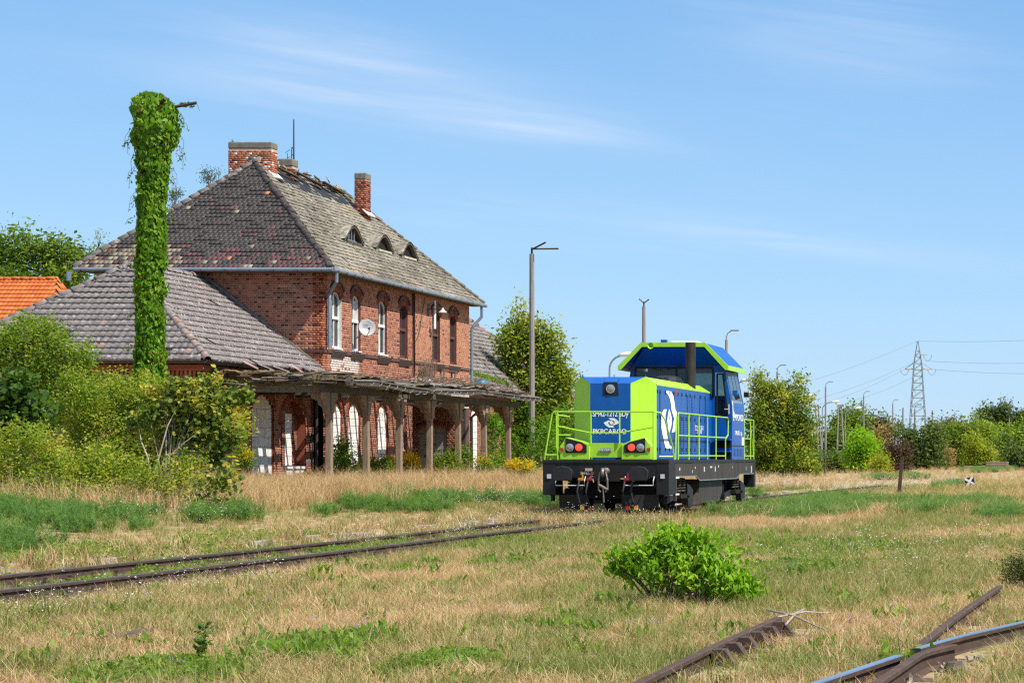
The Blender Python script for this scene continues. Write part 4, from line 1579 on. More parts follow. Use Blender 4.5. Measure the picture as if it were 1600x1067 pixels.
# wall lamp
wlp = P(664, 482, 86.0)
wl_ = Thing('wall_lamp', (WX + .1, 86.0, wlp.z), 'small conical lamp on a bracket beside an upper window', 'wall lamp')
z = wlp.z
wl_.part('bracket', MB().tube([(WX + .08, 85.9, z - .05), (WX + .5, 85.9, z), (WX + .62, 85.95, z - .02)], .018, 6).box(WX + .06, WX + .1, 85.8, 86.0, z - .25, z + .15), 'dark_steel')
wl_.part('lamp_shade', MB().lathe((WX + .62, 85.95, z - .04), (0, 0, -1), [(.03, -.06), (.05, 0), (.16, .12), (.15, .12), (.04, .01)], 14), 'pale_grey')
wl_.part('tube', MB().tube([(WX + .12, 86.55, z + .35), (WX + .12, 86.55, z - .75)], .06, 8), 'lamp_white')

# ---------------------------------------------------------------- canopy along the platform side
cp = Thing('platform_canopy', (-25.3, 77, GZ0), 'collapsing timber canopy with bracketed wooden posts in front of station', 'canopy')
CXF, BZ = -24.1, 3.56
colY = [67.2 + 3.2 * k for k in range(7)]
for k, y in enumerate(colY):
    m_ = MB()
    lean = R.uniform(-.03, .03)
    w0, w1 = .100, .090
    m_.hexa([(CXF - w0 + lean, y - w0, .3), (CXF + w0 + lean, y - w0, .3), (CXF + w0 + lean, y + w0, .3), (CXF - w0 + lean, y + w0, .3),
             (CXF - w1, y - w1, 2.95), (CXF + w1, y - w1, 2.95), (CXF + w1, y + w1, 2.95), (CXF - w1, y + w1, 2.95)])
    m_.hexa([(CXF - .125, y - .125, 2.95), (CXF + .125, y - .125, 2.95), (CXF + .125, y + .125, 2.95), (CXF - .125, y + .125, 2.95),
             (CXF - .125, y - .125, BZ), (CXF + .125, y - .125, BZ), (CXF + .125, y + .125, BZ), (CXF - .125, y + .125, BZ)])
    post = cp.part('post', m_, 'old_wood', bevel=.02)
    bm_ = MB()
    for (dx, dy) in ((0, 1), (0, -1), (-1, 0)):
        prof = [(.10, 2.86), (.17, 2.95), (.19, 3.10), (.30, 3.18), (.33, 3.30), (.52, 3.38), (.55, BZ), (.10, BZ)]
        t_ = .07
        pl = []
        for (r_, z_) in prof:
            pl.append((CXF + dx * r_ - (t_ if dy else 0), y + dy * r_ - (t_ if dx else 0), z_))
        bm_.prism(pl, (0, 0, 0), (2 * t_ if dy else 0, 2 * t_ if dx else 0, 0))
    cp.part('bracket', bm_, 'old_wood', parent=post)
for a, b in zip([66.6] + [c for c in colY[1:]], [c for c in colY[1:]] + [87.8]):
    cp.part('beam', MB().hexa([(CXF - .1, a, BZ), (CXF + .1, a, BZ), (CXF + .1, b - .02, BZ + R.uniform(-.02, .02)), (CXF - .1, b - .02, BZ),
                               (CXF - .1, a, BZ + .22), (CXF + .1, a, BZ + .22), (CXF + .1, b - .02, BZ + .22), (CXF - .1, b - .02, BZ + .22)]), 'dark_wood')
cp.part('beam', MB().box(WGX + .02, CXF - .11, 66.95, 67.15, BZ + .0, BZ + .21), 'grey_plank', label='grey weathered beam across the near end')
for y in colY[1:]:
    cp.part('beam', MB().box(WX + .1 if y > 75 else WGX + .02, CXF - .11, y - .08, y + .08, BZ + .01, BZ + .2), 'dark_wood')


def cz(x, y=80.0):
    """top of the rafters"""
    sag = .10 * math.sin((y - 66) * .55) * (1 if y < 73 else .35) + (.05 if y > 79 else 0)
    rise = .125 if y > 75.2 else (.045 if y < 74.2 else .045 + .08 * (y - 74.2))
    return (3.93 if y > 74.2 else 3.86) + (-23.5 - x) * rise + sag * (.4 + .6 * min(1, (x + 27.4) / 3.9))


y = 66.75
k = 0
while y < 88.2:
    yy_ = y + R.uniform(-.04, .04)
    xw = WGX if y < 75 or y > 91 else (WX + .1)
    if not (R.random() < .12 and y > 70):
        m_ = MB().bar((xw, yy_, cz(xw, y) - .085), (-23.55 + R.uniform(-.12, .10), yy_, cz(-23.5, y) - .085), .10, .13)
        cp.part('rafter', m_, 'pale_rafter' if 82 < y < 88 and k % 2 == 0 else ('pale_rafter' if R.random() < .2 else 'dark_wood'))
    y += .62
    k += 1
for row in range(23):                                        # roof boards along the canopy, some missing
    x = -23.30 - row * .175
    y = 66.4 + R.uniform(0, .5)
    while y < 88.0:
        L = R.uniform(1.6, 3.4)
        y1 = min(y + L, 88.6 + R.uniform(-.4, .3))
        xw = WGX if y < 74.9 else WX + .1
        hole = .10
        if x > -24.3 and y > 72:
            hole = .02
        if -26.6 < x < -24.3:                                # the middle of the roof has largely fallen in
            hole = .92 if 70.5 < y < 82 else (.5 if y < 70.5 else .7)
        if x - .08 > xw and R.random() > hole:
            tl = R.gauss(0, .035) if y > 73 else R.gauss(0, .09)
            za, zb = cz(x, y) + .0, cz(x, y1) + .0
            m_ = MB().bar((x + R.uniform(-.02, .02), y, za + R.uniform(0, .03)), (x + R.uniform(-.02, .02), y1 - .02, zb + R.uniform(0, .03) + tl * .3), .172, .024, up=(.12 + tl, 0, 1))
            cp.part('plank', m_, 'grey_plank')
        y = y1
# near end: sagging heap of rotten boards, felt and soil hanging over the end beam
hp = MB()
nx_, ny_ = 70, 26
vv_ = []
for j in range(ny_ + 1):
    for i in range(nx_ + 1):
        x = -27.40 + (i / nx_) * 4.0
        y = 66.35 + .35 * float(vnoise(x * 2.6, 3.1, 4)) + (max(j - 2, 0) / (ny_ - 2)) * 3.2
        top = cz(x, y) + .02 + .26 * float(fbm(x * 2.1, y * 1.7, 14)) * (1 - .35 * (i / nx_)) + R.uniform(-.025, .025)
        low = 3.78 + .14 * float(fbm(x * 4.7, 9.0, 17)) + R.uniform(-.03, .03)
        z = low if j == 0 else (low + (top - low) * R.uniform(.4, .8) if j == 1 else top)
        vv_.append((x, y + (.08 if j == 0 else 0) + R.uniform(-.04, .04), z))
hp.add(vv_, [(j * (nx_ + 1) + i, j * (nx_ + 1) + i + 1, (j + 1) * (nx_ + 1) + i + 1, (j + 1) * (nx_ + 1) + i) for j in range(ny_) for i in range(nx_)])
cp.part('rotten_roofing', hp, 'soil_moss')
for k in range(58):
    x = R.uniform(-27.2, -23.5)
    y = 66.3 + R.uniform(-.15, .5)
    a = R.gauss(0, .25)
    L_ = R.uniform(.25, 1.2)
    z = 3.82 + R.uniform(0, .30)
    cp.part('plank', MB().bar((x, y, z), (min(x + L_ * math.cos(a), -23.2), y + R.uniform(-.1, .3), z + L_ * math.sin(a) * .25), R.uniform(.06, .16), .025, up=(0, R.uniform(-.5, .5), 1)), R.choice(['grey_plank', 'grey_plank', 'dark_wood', 'soil_moss']))
# torn roofing felt and rubble on the boards
for k in range(34):
    y = R.uniform(66.5, 88)
    x = R.choice([R.uniform(-26.9, -26.6), R.uniform(-24.1, -23.5)])
    m_ = MB()
    w_, h_ = R.uniform(.4, .8), R.uniform(.8, 2.2)
    nx_, ny_ = 4, 5
    a = R.uniform(-.3, .3)
    vv_ = []
    for j in range(ny_ + 1):
        for i in range(nx_ + 1):
            u_, v_ = (i / nx_ - .5) * w_, (j / ny_ - .5) * h_
            px_, py_ = x + u_ * math.cos(a) - v_ * math.sin(a), y + u_ * math.sin(a) + v_ * math.cos(a)
            px_ = max(px_, (WGX if py_ < 75 else WX + .1) + .02)
            edge = abs(u_ / w_) > .4 or abs(v_ / h_) > .4
            vv_.append((px_, py_, cz(px_, py_) + .045 + R.uniform(0, .05) + (R.uniform(0, .08) if edge else 0)))
    m_.add(vv_, [(j * (nx_ + 1) + i, j * (nx_ + 1) + i + 1, (j + 1) * (nx_ + 1) + i + 1, (j + 1) * (nx_ + 1) + i) for j in range(ny_) for i in range(nx_)])
    cp.part('roofing_felt', m_, R.choice(['soil_moss', 'grey_plank', 'soil_moss', 'loco_grey']) if y > 75 else R.choice(['soil_moss', 'soil_moss', 'grey_plank']))
for a in np.arange(66.6, 88.0, 2.7):                          # sagging felt-covered edge board
    b = min(a + 2.66, 88.4)
    za, zb = cz(-23.3, a), cz(-23.3, b)
    cp.part('edge_board', MB().hexa([(-23.36, a, za - .13 + R.uniform(-.02, .02)), (-23.27, a, za - .13), (-23.27, b, zb - .13 + R.uniform(-.03, .03)), (-23.36, b, zb - .13),
                                     (-23.46, a, za + .03), (-23.25, a, za + .03), (-23.25, b, zb + .03), (-23.46, b, zb + .03)]), R.choice(['dark_wood', 'grey_plank', 'dark_wood']))
hk = MB()
y = 68.4
while y < 88.3:                                              # gutter hooks left on the edge
    if R.random() < .85 and not (79 < y < 83.3):
        xx, zz, rr = -23.38, cz(-23.4, y) - .02, .105
        cp.part('gutter_hook', MB().tube([(xx + rr + rr * math.cos(t), y, zz - .02 + rr * math.sin(t)) for t in np.linspace(math.pi * 1.0, math.pi * 1.98, 9)], .011, 5), 'pale_grey')
    y += .74
mb = MB()                                                    # dead twigs and stalks lying on the canopy
for k in range(330):
    y = R.choice([R.gauss(83.2, 1.5), R.gauss(83.2, 1.5), R.uniform(80, 87.5)])
    x = R.uniform(-26.9, -23.5)
    a, L = R.uniform(0, 6.28), R.uniform(.2, .8)
    p = Vector((x, y, cz(x, y) + R.uniform(.04, .26)))
    q = p + Vector((math.cos(a) * L, math.sin(a) * L, R.uniform(-.12, .22)))
    q.x = max(q.x, WX + .16)
    mb.tube([p, (p + q) / 2 + Vector((0, 0, R.uniform(-.05, .08))), q], R.uniform(.006, .014), 4, caps=False)
single('dead_twigs', mb, 'dry_twig', 'heap of dead twigs lying on the canopy roof', 'twigs', kind='stuff')
mb = MB()
for k in range(150):
    y = R.gauss(85.0, .35)
    x = R.gauss(-26.75, .12)
    z0_ = cz(x, y) + .05
    a = R.uniform(0, 6.28)
    mb.tube([(x, y, z0_), (x + math.cos(a) * .15, y + math.sin(a) * .2, z0_ + R.uniform(.4, 1.0))], .006, 4, caps=False)
single('dry_stalks', mb, 'dry_twig', 'dry brown stalks standing against the upper wall', 'dry plant', kind='stuff')
# broken trestle, blue bucket, rubble
tq = P(688, 592, 86.2)
tz = cz(-26.3, 86.2) + .06
tt = Thing('wooden_trestle', (-26.35, 86.3, tz), 'broken wooden trestle standing on the canopy roof', 'trestle')
tt.part('top_board', MB().bar((-26.55, 85.75, tz + .62), (-26.30, 87.0, tz + .56), .2, .04), 'dark_wood')
for (x, y, dx) in ((-26.55, 85.9, .1), (-26.4, 85.95, -.12), (-26.4, 86.8, .06), (-26.25, 86.85, -.08)):
    tt.part('leg', MB().bar((x + dx, y - .1, tz - .02), (x, y, tz + .60), .06, .05), 'dry_twig')
bz = cz(-26.2, 91) + .02
bb = Thing('blue_bucket', (-26.9, 91.9, 4.35), 'blue plastic bucket left beside the far downpipe', 'bucket')
bb.part('body', MB().lathe((-26.75, 91.9, 4.40), (0, 0, 1), [(.0, 0), (.23, 0), (.27, .38), (.25, .38), (.21, .02)], 18), 'blue_plastic', smooth=True)
bb.part('handle', MB().tube([(-26.75 + .26 * math.cos(t), 91.9, 4.77 + .05 * math.sin(t)) for t in np.linspace(0, math.pi, 9)], .008, 5), 'dark_steel')
for k, (x, y, sz, mm) in enumerate([(-26.7, 84.0, .2, 'plaster_cream'), (-26.6, 84.5, .24, 'lamp_white'), (-26.8, 83.6, .16, 'log_bark'), (-26.5, 82.6, .14, 'plaster_cream')]):
    m_ = MB().obox((x, y, cz(x, y) + .06 + sz / 3), sz * 1.3, sz, sz * .8, Matrix.Rotation(R.uniform(0, 3), 3, Vector((R.random(), R.random(), R.random())).normalized()))
    o = single('rubble_lump', m_, mm, ['cream plaster lump lying beside the white lump on canopy', 'white plaster lump on the canopy roof below the dark wall seam', 'brown broken brick on the canopy roof left of plaster lumps', 'small cream plaster lump farthest left on the canopy'][k], 'rubble', (x, y, cz(x, y)), 'rubble on the canopy')
# rubble pieces rest among the felt
# neighbouring building with orange roof
nb = Thing('neighbour_house', (-52, 112, .5), 'neighbouring house with bright orange tiled roof behind the wing', 'house')
nb.part('wall', MB().box(-64, -48.2, 101, 112, 0, 5.6), 'plaster_cream')
na, nbb = Vector((-64.5, 99.6, 5.4)), Vector((-48.0, 99.6, 5.4))
roof_plane(nb, [na, nbb, Vector((-50.4, 105, 9.95)), Vector((-64.5, 105, 9.95))], 'pan', 'tile_orange', lambda u, v, p: R.random(), jitter=.002)
ridge_caps(nb, Vector((-58.5, 105, 10.02)), Vector((-50.4, 105, 10.02)), 'tile_orange', lambda: .3, nb.o, .40, .002)
roof_plane(nb, [nbb, Vector((-48.0, 110.4, 5.4)), Vector((-50.4, 105, 9.95))], 'pan', 'tile_orange', lambda u, v, p: R.random(), jitter=.002)
# ------------------------------------------------------------------ locomotive
LX, LY = TX, 56.1
lo = Thing('diesel_locomotive', (LX, LY, RAIL_Z), 'blue and lime green diesel shunting locomotive standing on the track', 'locomotive')


def L(x, y, z):
    return Vector((LX + x, LY + y, RAIL_Z + z))


def lbox(x0, x1, y0, y1, z0, z1, mb=None):
    mb = mb or MB()
    return mb.box(LX + x0, LX + x1, LY + y0, LY + y1, RAIL_Z + z0, RAIL_Z + z1)


def ltube(pts, r, n=8, mb=None):
    mb = mb or MB()
    return mb.tube([L(*p) for p in pts], r, n)


HW, LEN = 1.59, 12.9
DK = 1.40
lo.part('deck', lbox(-HW, HW, 0, LEN, DK - .09, DK), 'loco_black', bevel=.01)
# buffer beam and step boxes
beam = lbox(-1.27, 1.28, .02, .22, .95, DK - .09)
lo.part('buffer_beam', beam, 'loco_black')
for s_ in (-1, 1):
    lo.part('step_box', lbox(min(s_ * 1.58, s_ * 1.26), max(s_ * 1.58, s_ * 1.26), .01, .75, .52, DK - .092), 'loco_black', bevel=.01)
    st_ = lbox(min(s_ * 1.60, s_ * 1.30), max(s_ * 1.60, s_ * 1.30), .80, 1.2, .50, .54)
    lbox(min(s_ * 1.60, s_ * 1.30), max(s_ * 1.60, s_ * 1.30), .80, 1.2, .92, .96, st_)
    lo.part('step', st_, 'lamp_white' if s_ > 0 else 'loco_black')
    c = .94 * s_
    bf = MB()
    prof = []
    for (a, z) in ((-.24, -.10), (-.22, -.17), (.22, -.17), (.24, -.10), (.24, .08), (.17, .16), (.0, .195), (-.17, .16), (-.24, .08)):
        prof.append(L(c + a, -.60, 1.05 + z))
    bf.prism(prof, (0, 0, 0), (0, .05, 0))
    bd = lo.part('buffer', bf, 'loco_grey', bevel=.015)
    lo.part('buffer_shank', MB().disc(L(c, -.55, 1.05), (0, 1, 0), .10, .60, 16).disc(L(c, -.12, 1.05), (0, 1, 0), .15, .16, 16), 'loco_black', parent=bd)
# plough
for s_ in (-1, 1):
    m_ = MB()
    a, b = (.42, 1.25)
    m_.hexa([L(s_ * a, -.05, .12), L(s_ * b, .35, .20), L(s_ * b, .39, .20), L(s_ * a, -.01, .12), L(s_ * a, -.12, .52), L(s_ * b, .30, .52), L(s_ * b, .34, .52), L(s_ * a, -.08, .52)])
    lo.part('plough', m_, 'loco_grey')
    lo.part('guard_iron', MB().bar(L(s_ * .55, .15, .95), L(s_ * .72, .05, .30), .10, .05), 'under_dark')
# coupling
ck = MB().lathe(L(.02, -.02, 1.12), (0, -1, 0), [(.09, 0), (.09, .12), (.05, .16), (.05, .3)], 12)
ck.tube([L(.02, -.30, 1.10), L(.02, -.42, 1.16), L(.02, -.46, 1.06), L(.02, -.38, .98)], .045, 8)
cpl = lo.part('draw_hook', ck, 'steel_bright', smooth=True)
for q in (-.10, .12):
    lo.part('link', MB().tube([L(.02 + q * .6, -.40, 1.10), L(.02 + q, -.42, .90), L(.02 + q, -.40, .66), L(.02 + q * .5, -.40, .60)], .024, 7), 'steel_bright', parent=cpl)
lo.part('screw', MB().tube([L(-.08, -.41, .78), L(.14, -.41, .66)], .035, 8).tube([L(.03, -.41, .70), L(.05, -.41, .34)], .02, 7), 'steel_bright', parent=cpl)
lo.part('coupling_plate', lbox(-.30, .36, .0, .02, .86, 1.26), 'under_dark')
# brake hoses
for (x, cm) in ((-.62, 'yellow_paint'), (-.40, 'red_paint'), (.52, 'red_paint'), (.72, 'yellow_paint')):
    h = lo.part('brake_hose', ltube([(x, -.05, .86), (x, -.22, .84), (x - .03, -.28, .62), (x + .02, -.27, .36), (x + .08, -.26, .24)], .026, 8), 'loco_grey', smooth=True)
    lo.part('cock', MB().disc(L(x, -.02, .90), (0, -1, 0), .045, .14, 10).obox(L(x + .07, -.12, .98), .03, .03, .2).obox(L(x + .03, -.16, .92), .12, .05, .05), cm, parent=h)
    lo.part('coupling_head', MB().obox(L(x + .10, -.27, .20), .09, .07, .09), cm, parent=h)
for s_ in (-1, 1):
    c = s_ * .86
    lo.part('shunter_handle', ltube([(c - .36, -.03, .98), (c - .36, -.14, .88), (c - .36, -.14, .76), (c + .36, -.14, .76), (c + .36, -.14, .88), (c + .36, -.03, .98)], .014, 6), 'pale_grey')
    lo.part('socket', lbox(s_ * 1.42 - .05, s_ * 1.42 + .05, -.015, .01, .93, 1.04), 'pale_grey')
lo.text('lettering', 'SM42-1212', L(-.42, .012, 1.06), (math.radians(90), 0, 0), .10, 'pale_grey', xs=.95)
lo.text('lettering', '6Dy', L(-.33, .012, .95), (math.radians(90), 0, 0), .10, 'pale_grey')
lo.part('number_plate', lbox(-.52, -.34, .0, .02, 1.12, 1.19), 'plaster_cream')

# lamp fascia (lime green): centre apron and two lamp boxes
ap = lo.part('apron', lbox(-.44, .40, .10, .16, DK + .06, DK + .42), 'loco_green')
lo.part('maker_plate', lbox(-.16, .12, .07, .098, DK + .20, DK + .29), 'galvanised')
lo.text('lettering', 'NEWAG', L(-.02, .066, DK + .245), (math.radians(90), 0, 0), .075, 'lamp_white', xs=1.1)
for s_ in (-1, 1):
    m_ = MB()
    pr = [(.40, 0), (1.14, 0), (1.14, .34), (.98, .56), (.60, .46), (.40, .38)]
    off = -.02
    m_.prism([L(s_ * a + off, .05, DK + .004 + z) for a, z in pr], (0, 0, 0), (0, .38, 0))
    bx = lo.part('lamp_box', m_, 'loco_green', bevel=.012)
    blk = [(.47, .17), (1.0, .17), (1.0, .54), (.98, .54), (.60, .44), (.47, .36)]
    pm = MB().prism([L(s_ * a + off, .035, DK + z) for a, z in blk], (0, 0, 0), (0, .012, 0))
    pnl = lo.part('lamp_panel', pm, 'loco_black', parent=bx)
    for (x, mm) in ((.66, 'tail_red'), (.885, 'lens')):
        c = L(s_ * x + off, .034, DK + .31)
        o = lo.part('tail_lamp' if mm == 'tail_red' else 'headlamp', MB().disc(c, (0, -1, 0), .098, .02, 20), 'chrome' if mm == 'lens' else 'red_paint', parent=bx)
        d_ = MB().lathe(c + Vector((0, -.0215, 0)), (0, -1, 0), [(.088, 0), (.07, .012), (.04, .02), (.0, .024)], 20)
        lo.part('lens', d_, mm, parent=o if False else bx, smooth=True)
    lo.part('side_marker', lbox(s_ * 1.09 + off - .035, s_ * 1.09 + off + .035, .02, .05, DK + .22, DK + .30), 'red_paint', parent=bx)

# hood
HH, HS, HWD = 3.50, 3.33, 1.04             # top, shoulder, half width
Y0, Y1, Y2 = .50, 1.05, 8.30               # nose, end of nose chamfers, cab end
NF = .51                                   # half width of the flat nose
b0 = DK + .004


def poly(pts, mats, name, label=None, th=.0, parent=None):
    m_ = MB().add([L(*p) for p in pts], [tuple(range(len(pts)))])
    return lo.part(name, m_, mats, label=label, parent=parent)


core = lbox(-HWD + .06, HWD - .06, Y1 + .05, 8.88, b0, HS - .02)
hood = lo.part('hood', core, 'loco_blue')
nose = MB()
nz_ = .55
nose.hexa([L(-NF, Y0, b0), L(NF, Y0, b0), L(NF, Y1 + .4, b0), L(-NF, Y1 + .4, b0), L(-NF, Y0, HS), L(NF, Y0, HS), L(NF, Y1 + .4, HS), L(-NF, Y1 + .4, HS)])
nose.hexa([L(-NF - .001, Y0, HS), L(NF + .001, Y0, HS), L(.92, Y1 + .4, HS), L(-.92, Y1 + .4, HS), L(-.80, Y0 + .30, HH), L(.80, Y0 + .30, HH), L(.80, Y1 + .6, HH), L(-.80, Y1 + .6, HH)])
lo.part('nose', nose, 'loco_blue', parent=hood)
for s_ in (-1, 1):
    m_ = MB()
    pts = [L(s_ * (NF + .001), Y0 + .001, b0), L(s_ * HWD, Y1, b0), L(s_ * HWD, Y1 + .06, b0), L(s_ * (NF + .001), Y1 + .06, b0),
           L(s_ * (NF + .001), Y0 + .001, HS), L(s_ * HWD, Y1, HS), L(s_ * HWD, Y1 + .06, HS), L(s_ * (NF + .001), Y1 + .06, HS)]
    m_.hexa(pts)
    # sloping top of the corner
    m_.add([L(s_ * NF, Y0, HS + .001), L(s_ * HWD, Y1, HS + .001), L(s_ * HWD, Y1 + .06, HS + .001), L(s_ * .815, Y1 + .06, HH + .004), L(s_ * .815, Y0 + .30, HH + .004)], [(0, 1, 4), (1, 2, 3, 4)])
    lo.part('nose_corner', m_, 'loco_green', parent=hood, label='lime green chamfered corner panel')
    # green shoulder strip along the hood
    sh = MB()
    sh.add([L(s_ * HWD, Y1, HS), L(s_ * HWD, Y2 - .25, HS), L(s_ * HWD, Y2 + .05, HS), L(s_ * .80, Y2 - .25, HH + .002), L(s_ * .80, Y1 + .05, HH + .002),
            L(s_ * (HWD), Y1, HS - .03), L(s_ * HWD, Y2 + .05, HS - .03)],
           [(0, 1, 3, 4), (1, 2, 3), (0, 5, 6, 2)])
    lo.part('shoulder', sh, 'loco_green', parent=hood)
lo.part('hood_top', lbox(-.80, .80, Y1 + .3, Y2 - .2, HH - .06, HH), 'loco_blue', parent=hood)
# side panels with gaps between them, slotted vents
for s_ in (-1, 1):
    edges = [Y1 + .062, 1.46, 2.12, 2.62, 3.12, 3.72, 4.24, 4.80, 5.36, 6.02, 6.86, 7.46, 8.28]
    for a, b in zip(edges[:-1], edges[1:]):
        x0, x1 = (HWD - .06, HWD) if s_ > 0 else (-HWD, -HWD + .06)
        lo.part('side_panel', lbox(x0, x1, a + .007, b - .007, b0 + .01, HS - .035), 'loco_blue', parent=hood, bevel=.006)
        if s_ > 0:
            hg = MB()
            for z in (1.62, 2.45, 3.1):
                hg.box(LX + x1, LX + x1 + .018, LY + a + .03, LY + a + .07, RAIL_Z + z, RAIL_Z + z + .09)
            lo.part('hinge', hg, 'loco_black', parent=hood)
    if s_ > 0:
        xs_ = LX + HWD
        for (px, ylo, yhi) in ((1031, 611, 708), (1053.5, 612, 708), (1063, 650, 708), (1068, 650, 708), (1074, 617, 708), (1081, 618, 708), (1088, 660, 694), (1093, 619, 664), (1102, 621, 708)):
            Yw = -xs_ * F / (CX - px)
            z0, z1 = EYE + (HY - yhi) * Yw / F, EYE + (HY - ylo) * Yw / F
            m_ = MB()
            z = z0
            while z < z1:
                m_.box(xs_ + .0005, xs_ + .006, Yw - .075, Yw + .075, z, z + .020)
                z += .047
            lo.part('vent_slots', m_, 'shade_black', parent=hood)
        # large white emblem painted on the side
        def sp(q):
            px, py = 1020 + q[0] / 8.21, 590 + q[1] / 8.21
            Yw = -xs_ * F / (CX - px)
            return Vector((xs_ + .009, Yw, EYE + (HY - py) * Yw / F))
        A = [(163, 172), (190, 165), (232, 178), (258, 225), (274, 310), (284, 400), (303, 440), (306, 560), (300, 655), (285, 690), (238, 706), (252, 640), (262, 560), (255, 480), (234, 410), (228, 340), (214, 270), (190, 215), (165, 192)]
        B = [(205, 398), (226, 455), (240, 520), (238, 600), (208, 712), (192, 640), (180, 545), (190, 470)]
        C = [(175, 405), (140, 405), (118, 435), (106, 500), (105, 640), (122, 730), (140, 820), (160, 905), (240, 912), (245, 885), (212, 865), (192, 800), (178, 720), (162, 600), (158, 480)]
        for q in (A, B, C):
            lo.part('emblem', MB().add([sp(p) for p in q], [tuple(range(len(q)))]), 'loco_white', parent=hood)
        Yt = -xs_ * F / (CX - 1092)
        lo.text('lettering', 'ZC 1361 50-1', Vector((xs_ + .009, Yt, EYE + (HY - 669) * Yt / F)), (math.radians(90), 0, math.radians(90)), .19, 'loco_white', hood, xs=1.15)
        lo.text('lettering', 'ZT-EC 00', Vector((xs_ + .009, Yt, EYE + (HY - 675) * Yt / F)), (math.radians(90), 0, math.radians(90)), .13, 'loco_white', hood, xs=1.35)
        lo.part('warning_mark', MB().box(xs_ + .001, xs_ + .006, 59.62, 59.80, 3.28, 3.42), 'red_paint', parent=hood)
# nose lamp and lettering
bxm = MB().prism([L(-.17, Y0 - .012, 3.36), L(.17, Y0 - .012, 3.36), L(.21, Y0 - .012, 3.03), L(-.19, Y0 - .012, 3.03)], (0, 0, 0), (0, .02, 0))
tl = lo.part('top_lamp_panel', bxm, 'loco_black', parent=hood)
lo.part('hood_block', MB().prism([L(-.17, Y0 - .005, 3.362), L(.17, Y0 - .005, 3.362), L(.17, Y0 + .2, HH - .02), L(-.17, Y0 + .2, HH - .02)], (0, 0, 0), (0, .03, .02)), 'loco_blue', parent=hood)
lo.part('headlamp', MB().disc(L(.01, Y0 - .013, 3.19), (0, -1, 0), .112, .02, 20), 'chrome', parent=tl)
lo.part('lens', MB().lathe(L(.01, Y0 - .034, 3.19), (0, -1, 0), [(.095, 0), (.07, .012), (.0, .02)], 20), 'lens', parent=tl, smooth=True)
ROTF = (math.radians(90), 0, 0)
lo.text('lettering', 'SM42-1212 6Dy', L(.0, Y0 - .004, 2.55), ROTF, .19, 'loco_white', hood, xs=.73, offset=.003)
lo.text('lettering', 'PKPCARGO', L(-.02, Y0 - .004, 2.105), ROTF, .18, 'loco_white', hood, xs=.92, offset=.003)
lg = [(788, 948), (850, 946), (885, 968), (911, 1000), (858, 1024), (826, 1024), (862, 998), (842, 972), (808, 966)]
lgd = [(822, 974), (848, 998), (822, 1022), (796, 998)]


def front_px(q):
    px, py = 840 + q[0] / 7.115, 520 + q[1] / 7.115
    p = P(px, py, LY + Y0 - .006)
    return p


for pl in (lg, [(2 * 822 - a, 2 * 999 - b) for a, b in lg], lgd):
    lo.part('emblem', MB().add([front_px(p) for p in pl], [tuple(range(len(pl)))]), 'loco_white', parent=hood)
# things on the hood
lo.part('exhaust_pipe', MB().lathe(L(.86, 6.4, 3.2), (0, 0, 1), [(.142, 0), (.142, 1.46), (.125, 1.46), (.125, .9), (.0, .9)], 20), 'exhaust', smooth=False)
lo.part('fan_cover', MB().lathe(L(.42, 5.4, HH - .05), (0, 0, 1), [(.40, 0), (.40, .10), (.37, .19), (.2, .25), (.0, .26)], 22), 'loco_black', smooth=False)
lg_ = MB()
for (x, y) in ((-.8, .9), (.8, .9), (-.8, 3), (.8, 3), (.8, 4.4), (.8, 5.6), (.8, 7.6), (0, .9)):
    lg_.tube([L(x, y, HH), L(x, y, HH + .07)], .012, 6)
lo.part('lifting_eyes', lg_, 'loco_blue', parent=hood)

# cab
C0, C1 = 8.90, 10.95
cb = MB()
h0, h1, h2 = 1.57, 1.57, 1.36
zk, zt = 2.95, 4.02


def slab_side(s_):
    m_ = MB()
    x = s_ * h0
    # lower side
    m_.hexa([L(x - s_ * .05, C0, b0), L(x, C0, b0), L(x, C1, b0), L(x - s_ * .05, C1, b0), L(x - s_ * .05, C0, zk), L(x, C0, zk), L(x, C1, zk), L(x - s_ * .05, C1, zk)])
    # posts and bands round the side window
    def sk(z):
        return s_ * (h1 + (h2 - h1) * (z - zk) / (zt - zk))
    def strip(ya, yb, za, zb):
        m_.hexa([L(sk(za) - s_ * .05, ya, za), L(sk(za), ya, za), L(sk(za), yb, za), L(sk(za) - s_ * .05, yb, za), L(sk(zb) - s_ * .05, ya, zb), L(sk(zb), ya, zb), L(sk(zb), yb, zb), L(sk(zb) - s_ * .05, yb, zb)])
    strip(C0, C0 + .16, zk, zt)
    strip(C1 - .12, C1, zk, zt)
    strip(C0 + .16, C1 - .12, zk, zk + .10)
    strip(C0 + .16, C1 - .12, zt - .06, zt)
    p = lo.part('cab_side', m_, 'loco_blue', parent=cab)
    g_ = MB()
    def pane(ya, yb, inset, za=zk + .10, zb=zt - .06):
        return MB().hexa([L(sk(za) - s_ * (inset + .01), ya, za), L(sk(za) - s_ * inset, ya, za), L(sk(za) - s_ * inset, yb, za), L(sk(za) - s_ * (inset + .01), yb, za),
                          L(sk(zb) - s_ * (inset + .01), ya, zb), L(sk(zb) - s_ * inset, ya, zb), L(sk(zb) - s_ * inset, yb, zb), L(sk(zb) - s_ * (inset + .01), yb, zb)])
    lo.part('window_frame', pane(C0 + .16, C1 - .12, .012), 'galvanised', parent=cab)
    for (a, b) in ((C0 + .24, C0 + .80), (C0 + .86, C0 + 1.34), (C0 + 1.40, C1 - .18)):
        lo.part('pane', pane(a, b, .000, zk + .20, zt - .16), 'cab_glass', parent=cab)


cabm = MB()
